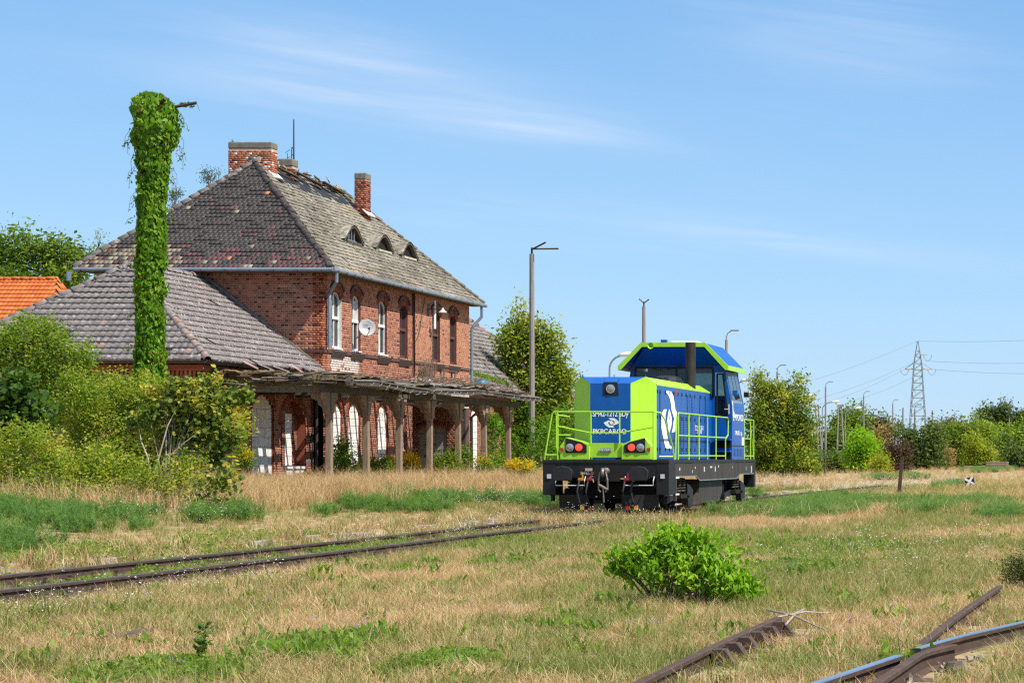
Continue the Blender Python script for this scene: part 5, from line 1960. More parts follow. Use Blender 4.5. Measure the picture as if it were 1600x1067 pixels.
# floor, front wall pieces left and right of the hood, band above and below the windscreen
fw_ = MB()
WS = (-1.24, 1.02, 3.18, 4.08)                              # windscreen opening
DWN = [(1.14, 2.70), (1.43, 2.70), (1.405, 3.02), (1.305, 3.88), (1.14, 3.88)]


def fpanel(pts, y=None):
    y = C0 if y is None else y
    fw_.prism([L(a_, y, b_) for a_, b_ in pts], (0, 0, 0), (0, .04, 0))


fpanel([(-h0 + .05, b0), (1.08, b0), (1.08, WS[2]), (-h0 + .05, WS[2])])
fpanel([(-h0 + .05, WS[2]), (WS[0], WS[2]), (WS[0], WS[3]), (-h2 + .05, WS[3]), (-h0 + .10, zk + .3)])
fpanel([(WS[1], WS[2]), (1.08, WS[2]), (1.08, WS[3]), (WS[1], WS[3])])
fpanel([(-h2 + .05, WS[3]), (h2 - .05, WS[3]), (h2 - .05, 4.30), (.90, 4.66), (-.90, 4.66), (-h2 + .05, 4.30)])
fpanel([(1.08, b0), (h0 - .05, b0), (h0 - .05, 2.66), (1.08, 2.66)])
fpanel([(1.43, 2.66), (h0 - .05, 2.66), (h0 - .05, zk), (h2 - .05, zt), (1.31, 3.92), (1.41, 3.02)])
fpanel([(1.08, 3.92), (h2 - .05, 3.92), (h2 - .05, WS[3]), (1.08, WS[3])])
cab = lo.part('cab', fw_, 'loco_blue')
fw_ = MB()
fpanel([(-h0 + .05, b0), (h0 - .05, b0), (h0 - .05, zk), (1.48, 3.3), (-h0 + .12, 3.3), (-h0 + .05, zk)], C1 - .04)
fpanel([(-h0 + .12, 3.3), (.0, 3.3), (.0, 4.0), (-h2 + .05, 4.0)], C1 - .04)
fpanel([(-h2 + .05, 4.0), (h2 - .05, 4.0), (h2 - .05, 4.3), (.90, 4.66), (-.90, 4.66), (-h2 + .05, 4.3)], C1 - .04)
fpanel([(1.40, 3.3), (1.48, 3.3), (h2 - .05, 4.0), (1.26, 4.0)], C1 - .04)
lo.part('cab_back', fw_, 'loco_blue', parent=cab)
lo.part('pane', lbox(.0, 1.40, C1 - .03, C1 - .02, 3.3, 4.0), 'clear_glass', parent=cab)
lo.part('cab_interior', lbox(-1.45, -.1, C0 + .9, C0 + 1.0, b0, 3.95), 'pale_grey', parent=cab)
lo.part('control_desk', lbox(.2, 1.3, C0 + .1, C0 + .6, b0, 3.0), 'loco_grey', parent=cab)
for s_ in (-1, 1):
    slab_side(s_)
wf_ = MB()
for (a_, b_, c_, d_) in ((WS[0], WS[1], WS[3] - .05, WS[3] + .02), (WS[0], WS[1], WS[2] - .02, WS[2] + .03), (WS[0] - .02, WS[0] + .03, WS[2] + .031, WS[3] - .051), (WS[1] - .03, WS[1] + .02, WS[2] + .031, WS[3] - .051), (-.07, -.02, WS[2] + .031, WS[3] - .051)):
    lbox(a_, b_, C0 - .02, C0 + .03, c_, d_, wf_)
lo.part('windscreen_frame', wf_, 'loco_black', parent=cab)
lo.part('pane', lbox(WS[0] + .03, -.07, C0 + .005, C0 + .012, WS[2] + .03, WS[3] - .05), 'clear_glass', parent=cab)
lo.part('pane', lbox(-.02, WS[1] - .03, C0 + .005, C0 + .012, WS[2] + .03, WS[3] - .05), 'clear_glass', parent=cab)
lo.part('sun_blind', lbox(.0, .97, C0 + .02, C0 + .03, 3.90, 4.02), 'log_bark', parent=cab)
wp = MB().bar(L(-1.0, C0 - .06, 4.08), L(-.45, C0 - .06, 3.98), .02, .02).bar(L(-.3, C0 - .06, 4.0), L(.3, C0 - .06, 4.2), .02, .02)
lo.part('wiper', wp, 'loco_black', parent=cab)
# walkway door in the front wall, right of the hood
for (p_, q_) in zip(DWN, DWN[1:] + DWN[:1]):
    pass
wf_ = MB()
for (p_, q_) in zip(DWN, DWN[1:] + DWN[:1]):
    wf_.bar(L(p_[0], C0 + .0, p_[1]), L(q_[0], C0 + .0, q_[1]), .05, .035, up=(0, 1, 0))
dr_ = lo.part('door', MB().prism([L(1.10, C0 - .012, b0 + .55), L(1.50, C0 - .012, b0 + .55), L(1.50, C0 - .012, 2.64), L(1.10, C0 - .012, 2.64)], (0, 0, 0), (0, .011, 0)), 'loco_blue', parent=cab)
lo.part('window_frame', wf_, 'loco_black', parent=cab)
lo.part('pane', MB().add([L(a_, C0 + .012, b_) for a_, b_ in DWN], [tuple(range(5))]), 'clear_glass', parent=cab)
lo.part('door_handle', MB().bar(L(1.36, C0 - .05, 2.86), L(1.50, C0 - .05, 2.86), .03, .03).box(LX + 1.47, LX + 1.51, LY + C0 - .06, LY + C0 - .02, RAIL_Z + 2.72, RAIL_Z + 3.0), 'pale_grey', parent=cab)
lo.part('grab_rail', ltube([(1.58, C0 - .02, 3.08), (1.60, C0 - .08, 3.0), (1.62, C0 - .08, 2.62), (1.59, C0 - .02, 2.52)], .016, 6), 'loco_white', parent=cab)
for z in (1.62, 1.96):
    lo.part('door_step', lbox(1.06, 1.56, C0 - .30, C0 - .02, z, z + .035), 'loco_blue', parent=cab)
    lo.part('step_recess', lbox(1.08, 1.54, C0 - .028, C0 - .02, z - .22, z - .01), 'shade_black', parent=cab)
# roof
ro = MB()
RY0_, RY1_ = 8.20, 10.98
prof = [(-1.56, 3.98), (-1.56, 4.09), (-.92, 4.74), (.92, 4.74), (1.56, 4.09), (1.56, 3.98), (1.50, 3.98), (.90, 4.64), (-.90, 4.64), (-1.50, 3.98)]
pts = [L(x, RY0_ + .06, z) for x, z in prof]
ro.prism(pts, (0, 0, 0), (0, RY1_ - RY0_ - .06, 0))
roof_ = lo.part('cab_roof', ro, 'loco_blue', parent=cab)
tm = MB()
pr2 = [(-1.57, 3.97), (-1.57, 4.10), (-.925, 4.755), (.925, 4.755), (1.57, 4.10), (1.57, 3.97), (1.50, 3.97), (.895, 4.63), (-.895, 4.63), (-1.50, 3.97)]
tm.prism([L(x, RY0_, z) for x, z in pr2], (0, 0, 0), (0, .058, 0))
for s_ in (-1, 1):
    tm.box(LX + min(s_ * 1.563, s_ * 1.585), LX + max(s_ * 1.563, s_ * 1.585), LY + RY0_ + .02, LY + RY1_, RAIL_Z + 3.965, RAIL_Z + 4.10)
lo.part('roof_trim', tm, 'loco_green', parent=cab)
lo.part('brow', MB().hexa([L(-1.30, C0 - .01, 4.12), L(1.30, C0 - .01, 4.12), L(1.30, C0, 4.12), L(-1.30, C0, 4.12), L(-.86, RY0_ + .07, 4.60), L(.86, RY0_ + .07, 4.60), L(.86, C0, 4.62), L(-.86, C0, 4.62)]), 'loco_blue', parent=cab)
lo.part('horn', MB().lathe(L(-.62, RY0_ - .01, 4.66), (0, -1, 0), [(.06, -.1), (.05, 0), (.095, .10), (.085, .10), (.03, .02), (0, .0)], 16), 'loco_green', parent=cab)
lo.part('roof_box', lbox(-.52, -.36, 9.0, 9.2, 4.74, 4.88), 'loco_blue', parent=cab)
lo.part('air_conditioner', lbox(-.25, .55, 9.0, 10.4, 4.742, 4.84), 'lamp_white', parent=cab, bevel=.03)
for (y, m_) in ((9.0, 'loco_blue'), (10.9, 'loco_black')):
    lo.part('mirror', MB().obox(L(1.64, y, 3.33), .14, .08, .15), m_, parent=cab)
# cab side lettering
xs_ = LX + h0 + .006
ROTS = (math.radians(90), 0, math.radians(90))
lo.text('lettering', 'PKPCARGO', Vector((xs_, LY + 10.05, RAIL_Z + 2.62)), ROTS, .26, 'loco_white', cab, xs=1.05, offset=.003)
for pl in (lg, [(2 * 822 - a, 2 * 999 - b) for a, b in lg], lgd):
    lo.part('emblem', MB().add([Vector((xs_, LY + 9.18 + (a - 822) * .0016, RAIL_Z + 2.66 - (b - 998) * .0026)) for a, b in pl], [tuple(range(len(pl)))]), 'loco_white', parent=cab)
lo.text('lettering', 'SM42-1212', Vector((xs_, LY + 9.75, RAIL_Z + 2.17)), ROTS, .17, 'loco_white', cab, xs=.85, offset=.003)
lo.text('lettering', '6Dy', Vector((xs_, LY + 10.42, RAIL_Z + 2.15)), ROTS, .17, 'loco_white', cab, xs=.8, offset=.003)
lo.part('notice', MB().box(xs_ - .004, xs_, LY + 10.50, LY + 10.86, RAIL_Z + 1.82, RAIL_Z + 2.06), 'lamp_white', parent=cab)
lo.part('panel_seam', MB().box(xs_ - .005, xs_ + .006, LY + C0 + .02, LY + C1 - .02, RAIL_Z + 1.79, RAIL_Z + 1.81), 'loco_black', parent=cab)
m_ = MB()
for c in range(3):
    for r_ in range(4):
        y = LY + C0 + .35 + c * .52
        m_.box(xs_ - .004, xs_ + .012, y, y + .40, RAIL_Z + 1.52 + r_ * .055, RAIL_Z + 1.545 + r_ * .055)
lo.part('louvres', m_, 'loco_blue', parent=cab)
# short rear hood behind the cab
lo.part('rear_hood', lbox(-1.0, 1.0, C1 + .02, 12.2, b0, 2.7), 'loco_blue', bevel=.1)

# railings
TB = .020


def rail_part(paths, name='railing'):
    m_ = MB()
    for p in paths:
        m_.tube([L(*q) for q in p], TB, 7)
    return lo.part(name, m_, 'loco_green')


RT = DK + 1.20
xl, xr = -1.22, 1.20
fr = .06
rail_part([
    [(-1.36, fr, RT - .06), (-1.30, fr, RT), (xl, fr, RT), (xr, fr, RT), (1.34, fr + .1, RT - .02), (1.42, fr + .25, RT - .2), (1.52, fr + .75, DK + .3), (1.54, fr + .8, DK)],
    [(xl, fr, RT), (xl, fr, DK)], [(xr - .02, fr, RT), (xr - .02, fr, DK)],
    [(-.39, fr, RT), (-.39, fr, DK + .40)], [(.33, fr, RT), (.33, fr, DK + .40)],
    [(xl, fr, RT - .36), (-.39, fr, RT - .53), (.33, fr, RT - .53), (xr - .02, fr, RT - .38)],
    [(1.22, fr + .5, DK + .08), (1.52, fr + .7, DK + .08)],
])
rail_part([
    [(-1.36, fr, RT - .06), (-1.42, fr, RT - .4), (-1.52, fr, DK + .2), (-1.55, fr, DK)],
    [(-1.33, fr + .3, RT - .06), (-1.33, fr + .3, DK)], [(-1.30, fr, RT - .02), (-1.33, fr + .3, RT - .06)],
    [(-1.52, fr, DK + .12), (-1.24, fr, DK + .12)],
    [(-1.28, fr + .3, RT - .08), (-1.0, fr + .32, RT - .12)], [(-1.30, fr + .3, RT - .58), (-.98, fr + .32, RT - .58)],
])
SX = HW - .05
ys_ = [1.35, 2.72, 4.1, 5.3, 6.55, 8.0]
rail_part([[(SX, ys_[0], DK), (SX, ys_[0], RT - .03), (SX, ys_[0] + .04, RT), (SX, 8.35, RT), (SX, 8.45, RT - .08), (SX, 8.40, RT - .5), (SX, 8.0, RT - .62), (SX, 8.0, DK)]] +
          [[(SX, y, DK), (SX, y, RT)] for y in ys_[1:-1]] + [[(SX, ys_[0], DK + .62), (SX, 8.1, DK + .62)], [(SX, ys_[0], DK + .10), (SX, 8.0, DK + .10)],
                                                              [(SX - .02, ys_[0] - .25, DK), (SX - .02, ys_[0] - .22, DK + .4), (SX - .02, ys_[0] - .10, RT - .1)]])
rail_part([[(-SX, y, DK), (-SX, y, RT)] for y in (1.35, 4.0, 6.5, 8.3)] + [[(-SX, 1.35, RT), (-SX, 8.3, RT)], [(-SX, 1.35, DK + .6), (-SX, 8.3, DK + .6)]])
rail_part([[(SX, 11.1, DK), (SX, 11.1, RT - .05), (SX, 11.2, RT), (SX, 12.1, RT), (SX, 12.2, RT - .05), (SX, 12.2, DK)], [(SX, 11.1, DK + .62), (SX, 12.2, DK + .62)], [(SX, 11.1, DK + .10), (SX, 12.2, DK + .10)],
           [(SX, 12.2, RT - .2), (SX, 12.5, DK + .5), (SX, 12.75, DK)], [(SX, 12.2, DK + .10), (SX, 12.75, DK + .10)], [(SX, 12.78, RT), (-SX, 12.78, RT)], [(SX, 12.78, DK), (SX, 12.78, RT)], [(-SX, 12.78, DK), (-SX, 12.78, RT)]])

# side frame, bogies
for s_ in (-1, 1):
    m_ = MB()
    x0, x1 = (HW - .06, HW - .015) if s_ > 0 else (-HW + .015, -HW + .06)
    pr = [(.80, DK - .092), (12.55, DK - .092), (12.55, .98), (10.2, .98), (9.6, .86), (4.0, .86), (3.5, .98), (.80, .98)]
    m_.prism([L(x0, y, z) for y, z in pr], (0, 0, 0), (x1 - x0, 0, 0))
    fr_ = lo.part('side_frame', m_, 'loco_frame')
    if s_ > 0:
        mk = MB()
        for (y, z0, z1, w) in ((1.3, 1.12, 1.2, .12), (3.35, 1.16, 1.21, .1), (4.6, 1.07, 1.21, .14), (5.5, 1.17, 1.22, .3), (6.2, 1.07, 1.21, .12), (6.7, 1.18, 1.24, .1), (3.0, 1.05, 1.13, .05), (11.2, 1.08, 1.18, .05), (12.1, 1.0, 1.2, .14), (8.9, 1.15, 1.2, .04)):
            mk.box(LX + x1, LX + x1 + .004, LY + y, LY + y + w, RAIL_Z + z0, RAIL_Z + z1)
        lo.part('stencil_marks', mk, 'pale_grey', parent=fr_)
        lo.part('edge_strip', MB().prism([L(x1 - .01, y, z) for y, z in ((12.55, .955), (10.2, .955), (9.6, .835), (4.0, .835), (3.5, .955), (.8, .955), (.8, .98), (3.5, .98), (4.0, .86), (9.6, .86), (10.2, .98), (12.55, .98))][::-1], (0, 0, 0), (.025, 0, 0)), 'galvanised', parent=fr_)
    lo.part('step_box', lbox(min(s_ * 1.58, s_ * 1.26), max(s_ * 1.58, s_ * 1.26), 12.58, 12.88, .55, DK - .092), 'loco_black')
    lo.part('step_support', lbox(min(s_ * 1.585, s_ * 1.52), max(s_ * 1.585, s_ * 1.52), .80, .98, .35, .97), 'loco_frame')
lo.part('fuel_tank', MB().prism([L(-1.40, y, z) for y, z in ((4.6, .84), (8.0, .84), (8.0, .48), (7.5, .22), (4.35, .22), (4.6, .5))], (0, 0, 0), (2.85, 0, 0)), 'loco_frame')
for bc in (2.35, 10.35):
    bg_ = lo.part('bogie_frame', MB().box(LX - 1.05, LX + 1.05, LY + bc - 1.8, LY + bc + 1.8, RAIL_Z + .42, RAIL_Z + .80), 'under_dark')
    for ya in (-1.25, 1.25):
        for s_ in (-1, 1):
            w = MB().lathe(L(s_ * .68, bc + ya, .5), (s_, 0, 0), [(.0, 0), (.52, .0), (.52, .03), (.49, .035), (.49, .12), (.40, .13), (.38, .08), (.15, .07), (.12, .16), (0, .16)], 28)
            lo.part('wheel', w, 'under_dark', parent=bg_, smooth=False)
            lo.part('axle_box', MB().obox(L(s_ * 1.12, bc + ya, .5), .30, .42, .36), 'loco_grey', parent=bg_, bevel=.04)
        lo.part('axle', ltube([(-.7, bc + ya, .5), (.7, bc + ya, .5)], .09, 10), 'under_dark', parent=bg_)
    for s_ in (-1, 1):
        for dy in (-.28, .28):
            sp_ = [(s_ * 1.34 + .11 * math.cos(t), bc + dy + .11 * math.sin(t), .52 + .40 * t / (2 * math.pi * 5.5)) for t in np.linspace(0, 2 * math.pi * 5.5, 80)]
            lo.part('spring', ltube(sp_, .028, 6), 'exhaust', parent=bg_)
        lo.part('spring_seat', lbox(min(s_ * 1.16, s_ * 1.50), max(s_ * 1.16, s_ * 1.50), bc - .46, bc + .46, .40, .50), 'under_dark', parent=bg_)
        m_ = MB()
        x = s_ * 1.30
        m_.prism([L(x, bc + a, z) for a, z in ((.55, .78), (.95, .72), (1.35, .60), (1.35, .25), (1.05, .12), (.70, .20))], (0, 0, 0), (s_ * .16, 0, 0))
        lo.part('brake_cover', m_, 'loco_grey', parent=bg_)
        lo.part('brake_lever', MB().bar(L(x, bc - .5, .45), L(x, bc - 1.5, .35), .12, .14), 'loco_grey', parent=bg_)
        lo.part('damper_end', MB().disc(L(s_ * 1.5, bc + .42, .46), (s_, 0, 0), .06, .06, 10), 'loco_grey', parent=bg_)
    lo.part('sand_pipe', ltube([(1.30, bc - 1.45, .9), (1.25, bc - 1.5, .45), (.95, bc - 1.75, .12)], .03, 6), 'under_dark', parent=bg_)
lo.part('under_tank', MB().disc(L(.9, 1.0, .30), (0, 1, 0), .11, .5, 12), 'under_dark')
# ------------------------------------------------------------------ posts, lamps, power line and small things
def lamp_post(px, ytop, Y, label, arms, base_z=None):
    top = P(px, ytop, Y)
    bz_ = float(gz(top.x, Y)) if base_z is None else base_z
    t = Thing('lamp_post', (top.x, Y, bz_), label, 'lamp post', 'concrete lamp posts along the line')
    r0_, r1_ = .135, .10
    t.part('post', MB().tube([(top.x, Y, bz_ - .2), (top.x, Y, top.z)], [r0_, r1_], 10), 'concrete_post')
    ar = MB().tube([(top.x, Y, top.z - .1), (top.x, Y, top.z + .28)], .045, 8)
    if arms == 'bare':
        ar.tube([(top.x, Y, top.z + .20), (top.x + .66, Y - .25, top.z + .48)], .038, 7)
        ar.tube([(top.x, Y, top.z + .22), (top.x + 1.08, Y + .3, top.z + .26)], .038, 7)
    elif arms == 'fork':
        ar.tube([(top.x, Y, top.z + .2), (top.x - .28, Y, top.z + .45)], .035, 6).tube([(top.x, Y, top.z + .2), (top.x + .30, Y, top.z + .42)], .035, 6)
    else:
        ar.tube([(top.x, Y, top.z + .2), (top.x + .1, Y, top.z + .5), (top.x + .35, Y, top.z + .66)], .04, 6)
        ar.obox((top.x + .62, Y, top.z + .70), .6, .2, .1)
    t.part('arm', ar, 'dark_steel' if arms != 'lamp' else 'concrete_post')


for px, yt, Y, lb, arms in [
        (831, 397, 97, 'tall concrete lamp post with bare twin arms beside the canopy end', 'bare'),
        (1006, 479, 131, 'concrete lamp post with small forked top behind the locomotive hood', 'fork'),
        (1135, 531, 168, 'concrete lamp post rising just behind the cab roof', 'lamp'),
        (1214.5, 581, 231, 'concrete lamp post standing inside the big tree past the cab', 'lamp'),
        (1290, 605, 283, 'concrete lamp post between the blue-grey street lamp and the leaning poles', 'lamp'),
        (1349.5, 619, 321, 'concrete lamp post behind the bright green bush', 'lamp'),
        (1395, 631, 371, 'concrete lamp post above the brown dead shrub', 'lamp'),
        (1429.5, 640, 300, 'bare concrete post directly in front of the pylon', 'none'),
        (1491, 648, 400, 'concrete lamp post beside the yellow-green bush', 'lamp'),
        (1577, 653, 420, 'bare concrete post farthest to the right above the log pile', 'none')]:
    lamp_post(px, yt, Y, lb, arms)


def street_lamp(px, hx, hy, Y, label):
    hd = P(hx, hy, Y)
    x = P(px, 0, Y).x
    t = Thing('street_lamp', (x, Y, 0), label, 'street lamp', 'curved street lamps behind the yard')
    dx = hd.x - x
    z = hd.z
    pts = [(x, Y, -.2), (x, Y, z - .95)] + [(x + dx * .8 * (1 - math.cos(a)), Y, z - .95 + .85 * math.sin(a)) for a in np.linspace(.2, math.pi / 2, 6)]
    t.part('pole', MB().tube(pts, .06, 7), 'galvanised')
    t.part('lamp_head', MB().lathe((hd.x - .45, Y, z - .08), (1, 0, .12), [(0, 0), (.08, .02), (.14, .25), (.15, .6), (.09, .85), (0, .9)], 10), 'lamp_white', smooth=True)


street_lamp(952.5, 978, 553, 140, 'curved arm street lamp standing left of the cab roof')
street_lamp(1150, 1166, 593, 190, 'curved arm street lamp whose head shows past the cab mirror')
street_lamp(1243, 1263, 617, 255, 'street lamp head poking out of the tree beside the cab')
street_lamp(1285, 1305, 627, 262, 'blue-grey street lamp next to the slanted twin poles')
street_lamp(1321, 1341, 637, 290, 'street lamp in front of the distant round tree')
for (pa, pb, pt, yt, Y, lb) in ((1281, 1286, 1276, 632, 250, 'slanted twin wooden pole behind the tree edge'), (1307, 1320, 1312, 632, 255, 'wooden pole pair joined at the top beside a street lamp')):
    a, b, c = P(pa, 0, Y).x, P(pb, 0, Y).x, P(pt, yt, Y)
    t = Thing('wooden_pole', (c.x, Y, 0), lb, 'utility pole', 'old wooden utility poles')
    t.part('leg', MB().tube([(a, Y, -.2), (c.x - .15, Y, c.z)], [.11, .08], 8), 'concrete_post')
    t.part('leg', MB().tube([(b, Y + .3, -.2), (c.x + .15, Y + .1, c.z)], [.11, .08], 8), 'concrete_post')
    t.part('cross_bar', MB().bar(((a * .6 + c.x * .4), Y, 3.0), ((b * .6 + c.x * .4), Y + .2, 3.0), .12, .12), 'concrete_post')
    t.part('cross_bar', MB().bar((c.x - .35, Y, c.z - .2), (c.x + .35, Y, c.z - .2), .1, .1), 'concrete_post')
for (px, yt, Y, lb) in ((1411, 637, 460, 'far thin pole with a short side arm left of the pylon'), (1457, 641, 470, 'far thin pole with side lamp right of the pylon')):
    c = P(px, yt, Y)
    t = Thing('utility_pole', (c.x, Y, 0), lb, 'utility pole', 'far utility poles')
    t.part('pole', MB().tube([(c.x, Y, -.2), c], .17, 7), 'concrete_post')
    t.part('arm', MB().tube([(c.x, Y, c.z - 2), (c.x - 1.2, Y, c.z - 1.6)], .06, 5), 'pale_grey')

# pylon
PY_, pyx = 600.0, P(1434, 0, 600).x
py = Thing('pylon', (pyx, PY_, 0), 'grey steel lattice electricity pylon on the horizon', 'pylon')
H_ = P(0, 533, PY_).z


def half(z):
    t = z / H_
    return 2.75 * (1 - t / .80) + 1.05 * (t / .80) if t < .80 else 1.05 * (1 - (t - .8) / .2) + .08


lev = [0, 3.6, 7, 10, 12.8, 15.3, 17.6, 19.7, 21.6, 23.4, 25.1, 26.8, 28.5, 30.2, H_]
legs = MB()
for sx, sy in ((1, 1), (1, -1), (-1, 1), (-1, -1)):
    lg1 = MB().tube([(pyx + sx * half(z), PY_ + sy * half(z), z) for z in lev], .11, 5)
    py.part('leg', lg1, 'galvanised')
bc_ = MB()
for z0, z1 in zip(lev[:-2], lev[1:-1]):
    h0_, h1_ = half(z0), half(z1)
    for (ax_, s_) in ((0, -1), (0, 1), (1, -1), (1, 1)):
        def q(u, z, h):
            return (pyx + (u * h if ax_ == 0 else s_ * h), PY_ + (s_ * h if ax_ == 0 else u * h), z)
        bc_.tube([q(-1, z0, h0_), q(1, z1, h1_)], .055, 4, caps=False).tube([q(1, z0, h0_), q(-1, z1, h1_)], .055, 4, caps=False)
        bc_.tube([q(-1, z1, h1_), q(1, z1, h1_)], .055, 4, caps=False)
py.part('bracing', bc_, 'galvanised')


def zz(yp):
    return P(0, yp, PY_).z


def xx_(xp):
    return P(xp, 0, PY_).x


for (xa, xb, yp) in ((1434, 1449.5, 554), (1434, 1456, 576.5), (1434, 1413.5, 576.5)):
    am_ = MB()
    z = zz(yp)
    s_ = 1 if xb > xa else -1
    h_ = half(z)
    for sy in (-1, 1):
        am_.tube([(pyx + s_ * h_, PY_ + sy * h_, z), (xx_(xb), PY_, z)], .07, 4)
        am_.tube([(pyx + s_ * h_, PY_ + sy * h_, z + (1.6 if yp > 560 else .1)), (xx_(xb), PY_, z)], .05, 4)
    pa_ = py.part('cross_arm', am_, 'galvanised')
    py.part('insulator', MB().tube([(xx_(xb) - s_ * .6, PY_ - 1.0, z - .2), (xx_(xb) - s_ * 1.8, PY_ - 1.0, z - .1)], .14, 6), 'yellow_ochre', parent=pa_)
    py.part('jumper_loop', MB().tube([(xx_(xb) + 1.1 * math.cos(a), PY_, z - 1.6 * abs(math.sin(a))) for a in np.linspace(0, math.pi, 9)], .05, 4), 'wire', parent=pa_)
for k, (a, b, sag, lb) in enumerate([((1435, 533), (1640, 530), 1, 'topmost power cable running off to the right of the pylon'), ((1446, 564), (1640, 567), 1, 'middle power cable to the right of the pylon'), ((1455, 577), (1640, 584), 1, 'lowest power cable to the right of the pylon'),
                                     ((1433, 533), (1230, 606), 2, 'topmost power cable sloping down to the left of the pylon'), ((1428, 566), (1262, 628), 2, 'second power cable sloping left from the pylon'), ((1414, 577), (1275, 634), 2, 'third power cable sloping left from the pylon'), ((1428, 588), (1320, 629), 2, 'lowest power cable sloping left from the pylon')]):
    p0, p1 = P(a[0], a[1], PY_), P(b[0], b[1], PY_ - 40)
    pts = [p0.lerp(p1, t) + Vector((0, 0, -sag * .35 * math.sin(math.pi * t))) for t in np.linspace(0, 1, 14)]
    single('power_cable', MB().tube(pts, .03, 4), 'wire', lb, 'power cable', group='cables of the pylon', loc=p0)

# rusty post, fallen cross sign, stake, log pile, sticks, rock
rp = P(1404, 777, 91)
t = Thing('rusty_post', (rp.x, 91, 0), 'leaning rusty brown stake beside the far track', 'post')
t.part('post', MB().hexa([(rp.x - .08, 90.92, -.1), (rp.x + .08, 90.92, -.1), (rp.x + .08, 91.08, -.1), (rp.x - .08, 91.08, -.1), (rp.x + .08, 90.94, 1.60), (rp.x + .21, 90.94, 1.66), (rp.x + .21, 91.06, 1.66), (rp.x + .08, 91.06, 1.60)]), 'rust')
c = P(1515, 752, 118)
t = Thing('cross_sign', c, 'small white cross on dark board fallen at the end of the far track', 'sign')
rot = Matrix.Rotation(-.25, 3, 'Y')
t.part('board', MB().obox(c, .5, .06, .42, rot), 'loco_black')
for a in (.75, -.8):
    t.part('cross_bar', MB().obox(c + Vector((0, -.045 - .008 * (a > 0), 0)), 0.58, .03, .11, Matrix.Rotation(-.25 + a, 3, 'Y')), 'lamp_white')
t.part('foot', MB().box(c.x - .4, c.x + .4, 118.1, 118.3, -.1, c.z - .2), 'sleeper_wood')
c = P(1289, 740, 190)
single('wooden_stake', MB().tube([(c.x, 190, -.1), (c.x + .05, 190, 1.5)], [.12, .07], 6), 'dark_wood', 'thin dark stake in the dry grass past the cab', 'post', loc=(c.x, 190, 0))
lp = Thing('log_pile', (P(1542, 0, 270).x, 270, 0), 'low stack of pale sleepers piled near the far bushes', 'log pile')
for (x0, x1, z0, z1, yq) in ((1507, 1537, .02, .30, 0), (1507, 1538, .31, .62, .1), (1538, 1578, .02, .28, 0), (1536, 1577, .29, .58, .1), (1541, 1573, .60, .86, .1), (1541, 1574, .88, 1.14, .2)):
    a, b = P(x0, 0, 270).x, P(x1, 0, 270).x
    for j in range(3):
        lp.part('log', MB().box(a + R.uniform(-.2, .2), b + R.uniform(-.2, .2), 269.6 + j * .36 + yq, 269.92 + j * .36 + yq, z0, z1), 'log_bark', bevel=.05)
for k, (a, b, r_, lb) in enumerate([((1198, 952), (1290, 984), .011, 'long dry stalk leaning over the end of the rail stub'), ((1214, 964), (1297, 957), .012, 'pale dry stick lying flat across the rail stub end'), ((1228, 975), (1258, 950), .010, 'short dry twig crossing the other sticks')]):
    p, q = gp(*a, z=.10), gp(*b, z=.06)
    single('dry_stick', MB().tube([p, (p + q) / 2 + Vector((0, 0, .03)), q], [r_, r_ * .9, r_ * .5], 6), 'pale_bark', lb, 'stick', loc=p, group='dry sticks by the rail stub')
c = gp(1492, 1050, .02)
rk = MB().lathe(c, (0, 0, 1), [(.0, -.02), (.075, -.01), (.09, .03), (.06, .075), (.02, .085), (0, .086)], 8)
rk.v = [(x + R.uniform(-.012, .012), y + R.uniform(-.012, .012), z + R.uniform(-.01, .01)) for x, y, z in rk.v]
single('ballast_stone', rk, 'roof_under', 'dark ballast stone below the crossing rails', 'stone', loc=c)
p, q = gp(160, 1000, .03), gp(232, 985, .06)
single('rotten_plank', MB().bar(p, q, .10, .05), 'sleeper_wood', 'rotten grey plank end half sunk in the dry grass', 'plank', loc=p)
mb = MB()
for k in range(160):
    c = gp(R.uniform(1340, 1620), R.uniform(1015, 1069), .0)
    s_ = R.uniform(.010, .034)
    mb.obox(c + Vector((0, 0, s_ * .3)), s_ * 1.4, s_, s_ * .9, Matrix.Rotation(R.uniform(0, 3), 3, Vector((R.random() + .1, R.random(), R.random())).normalized()))
single('ballast_gravel', mb, 'stone_kerb', 'loose pale ballast gravel below the crossing rails', 'gravel', kind='stuff')

# ------------------------------------------------------------------ plants
LEAF4 = np.array([(-.5, 0, 0), (-.02, .5, .10), (.5, 0, -.06), (-.02, -.5, .10)])
LEAF6 = np.array([(-.5, 0, 0), (-.25, .40, .06), (.10, .42, .04), (.5, 0, -.14), (.10, -.42, .04), (-.25, -.40, .06)])


def leaf_cloud(C, size, rg, aspect=.55, up=.6, droop=0.0, shape=LEAF4, out=None):
    """one folded leaf at every centre; out: preferred facing direction per leaf"""
    n_ = len(C)
    a = rg.normal(size=(n_, 3))
    a[:, 2] = a[:, 2] * .6 - droop
    a /= np.linalg.norm(a, axis=1)[:, None]
    nn = rg.normal(size=(n_, 3)) * .8
    nn[:, 2] += up
    if out is not None:
        nn += out
    nn -= a * np.sum(nn * a, 1)[:, None]
    nn /= np.linalg.norm(nn, axis=1)[:, None] + 1e-9
    bb_ = np.cross(nn, a)
    s_ = np.asarray(size).reshape(-1, 1, 1)
    Lf = shape
    V = C[:, None, :] + s_ * (Lf[None, :, 0:1] * a[:, None] + Lf[None, :, 1:2] * aspect * bb_[:, None] + Lf[None, :, 2:3] * nn[:, None])
    k = len(Lf)
    return V.reshape(-1, 3), np.arange(n_ * k).reshape(n_, k)


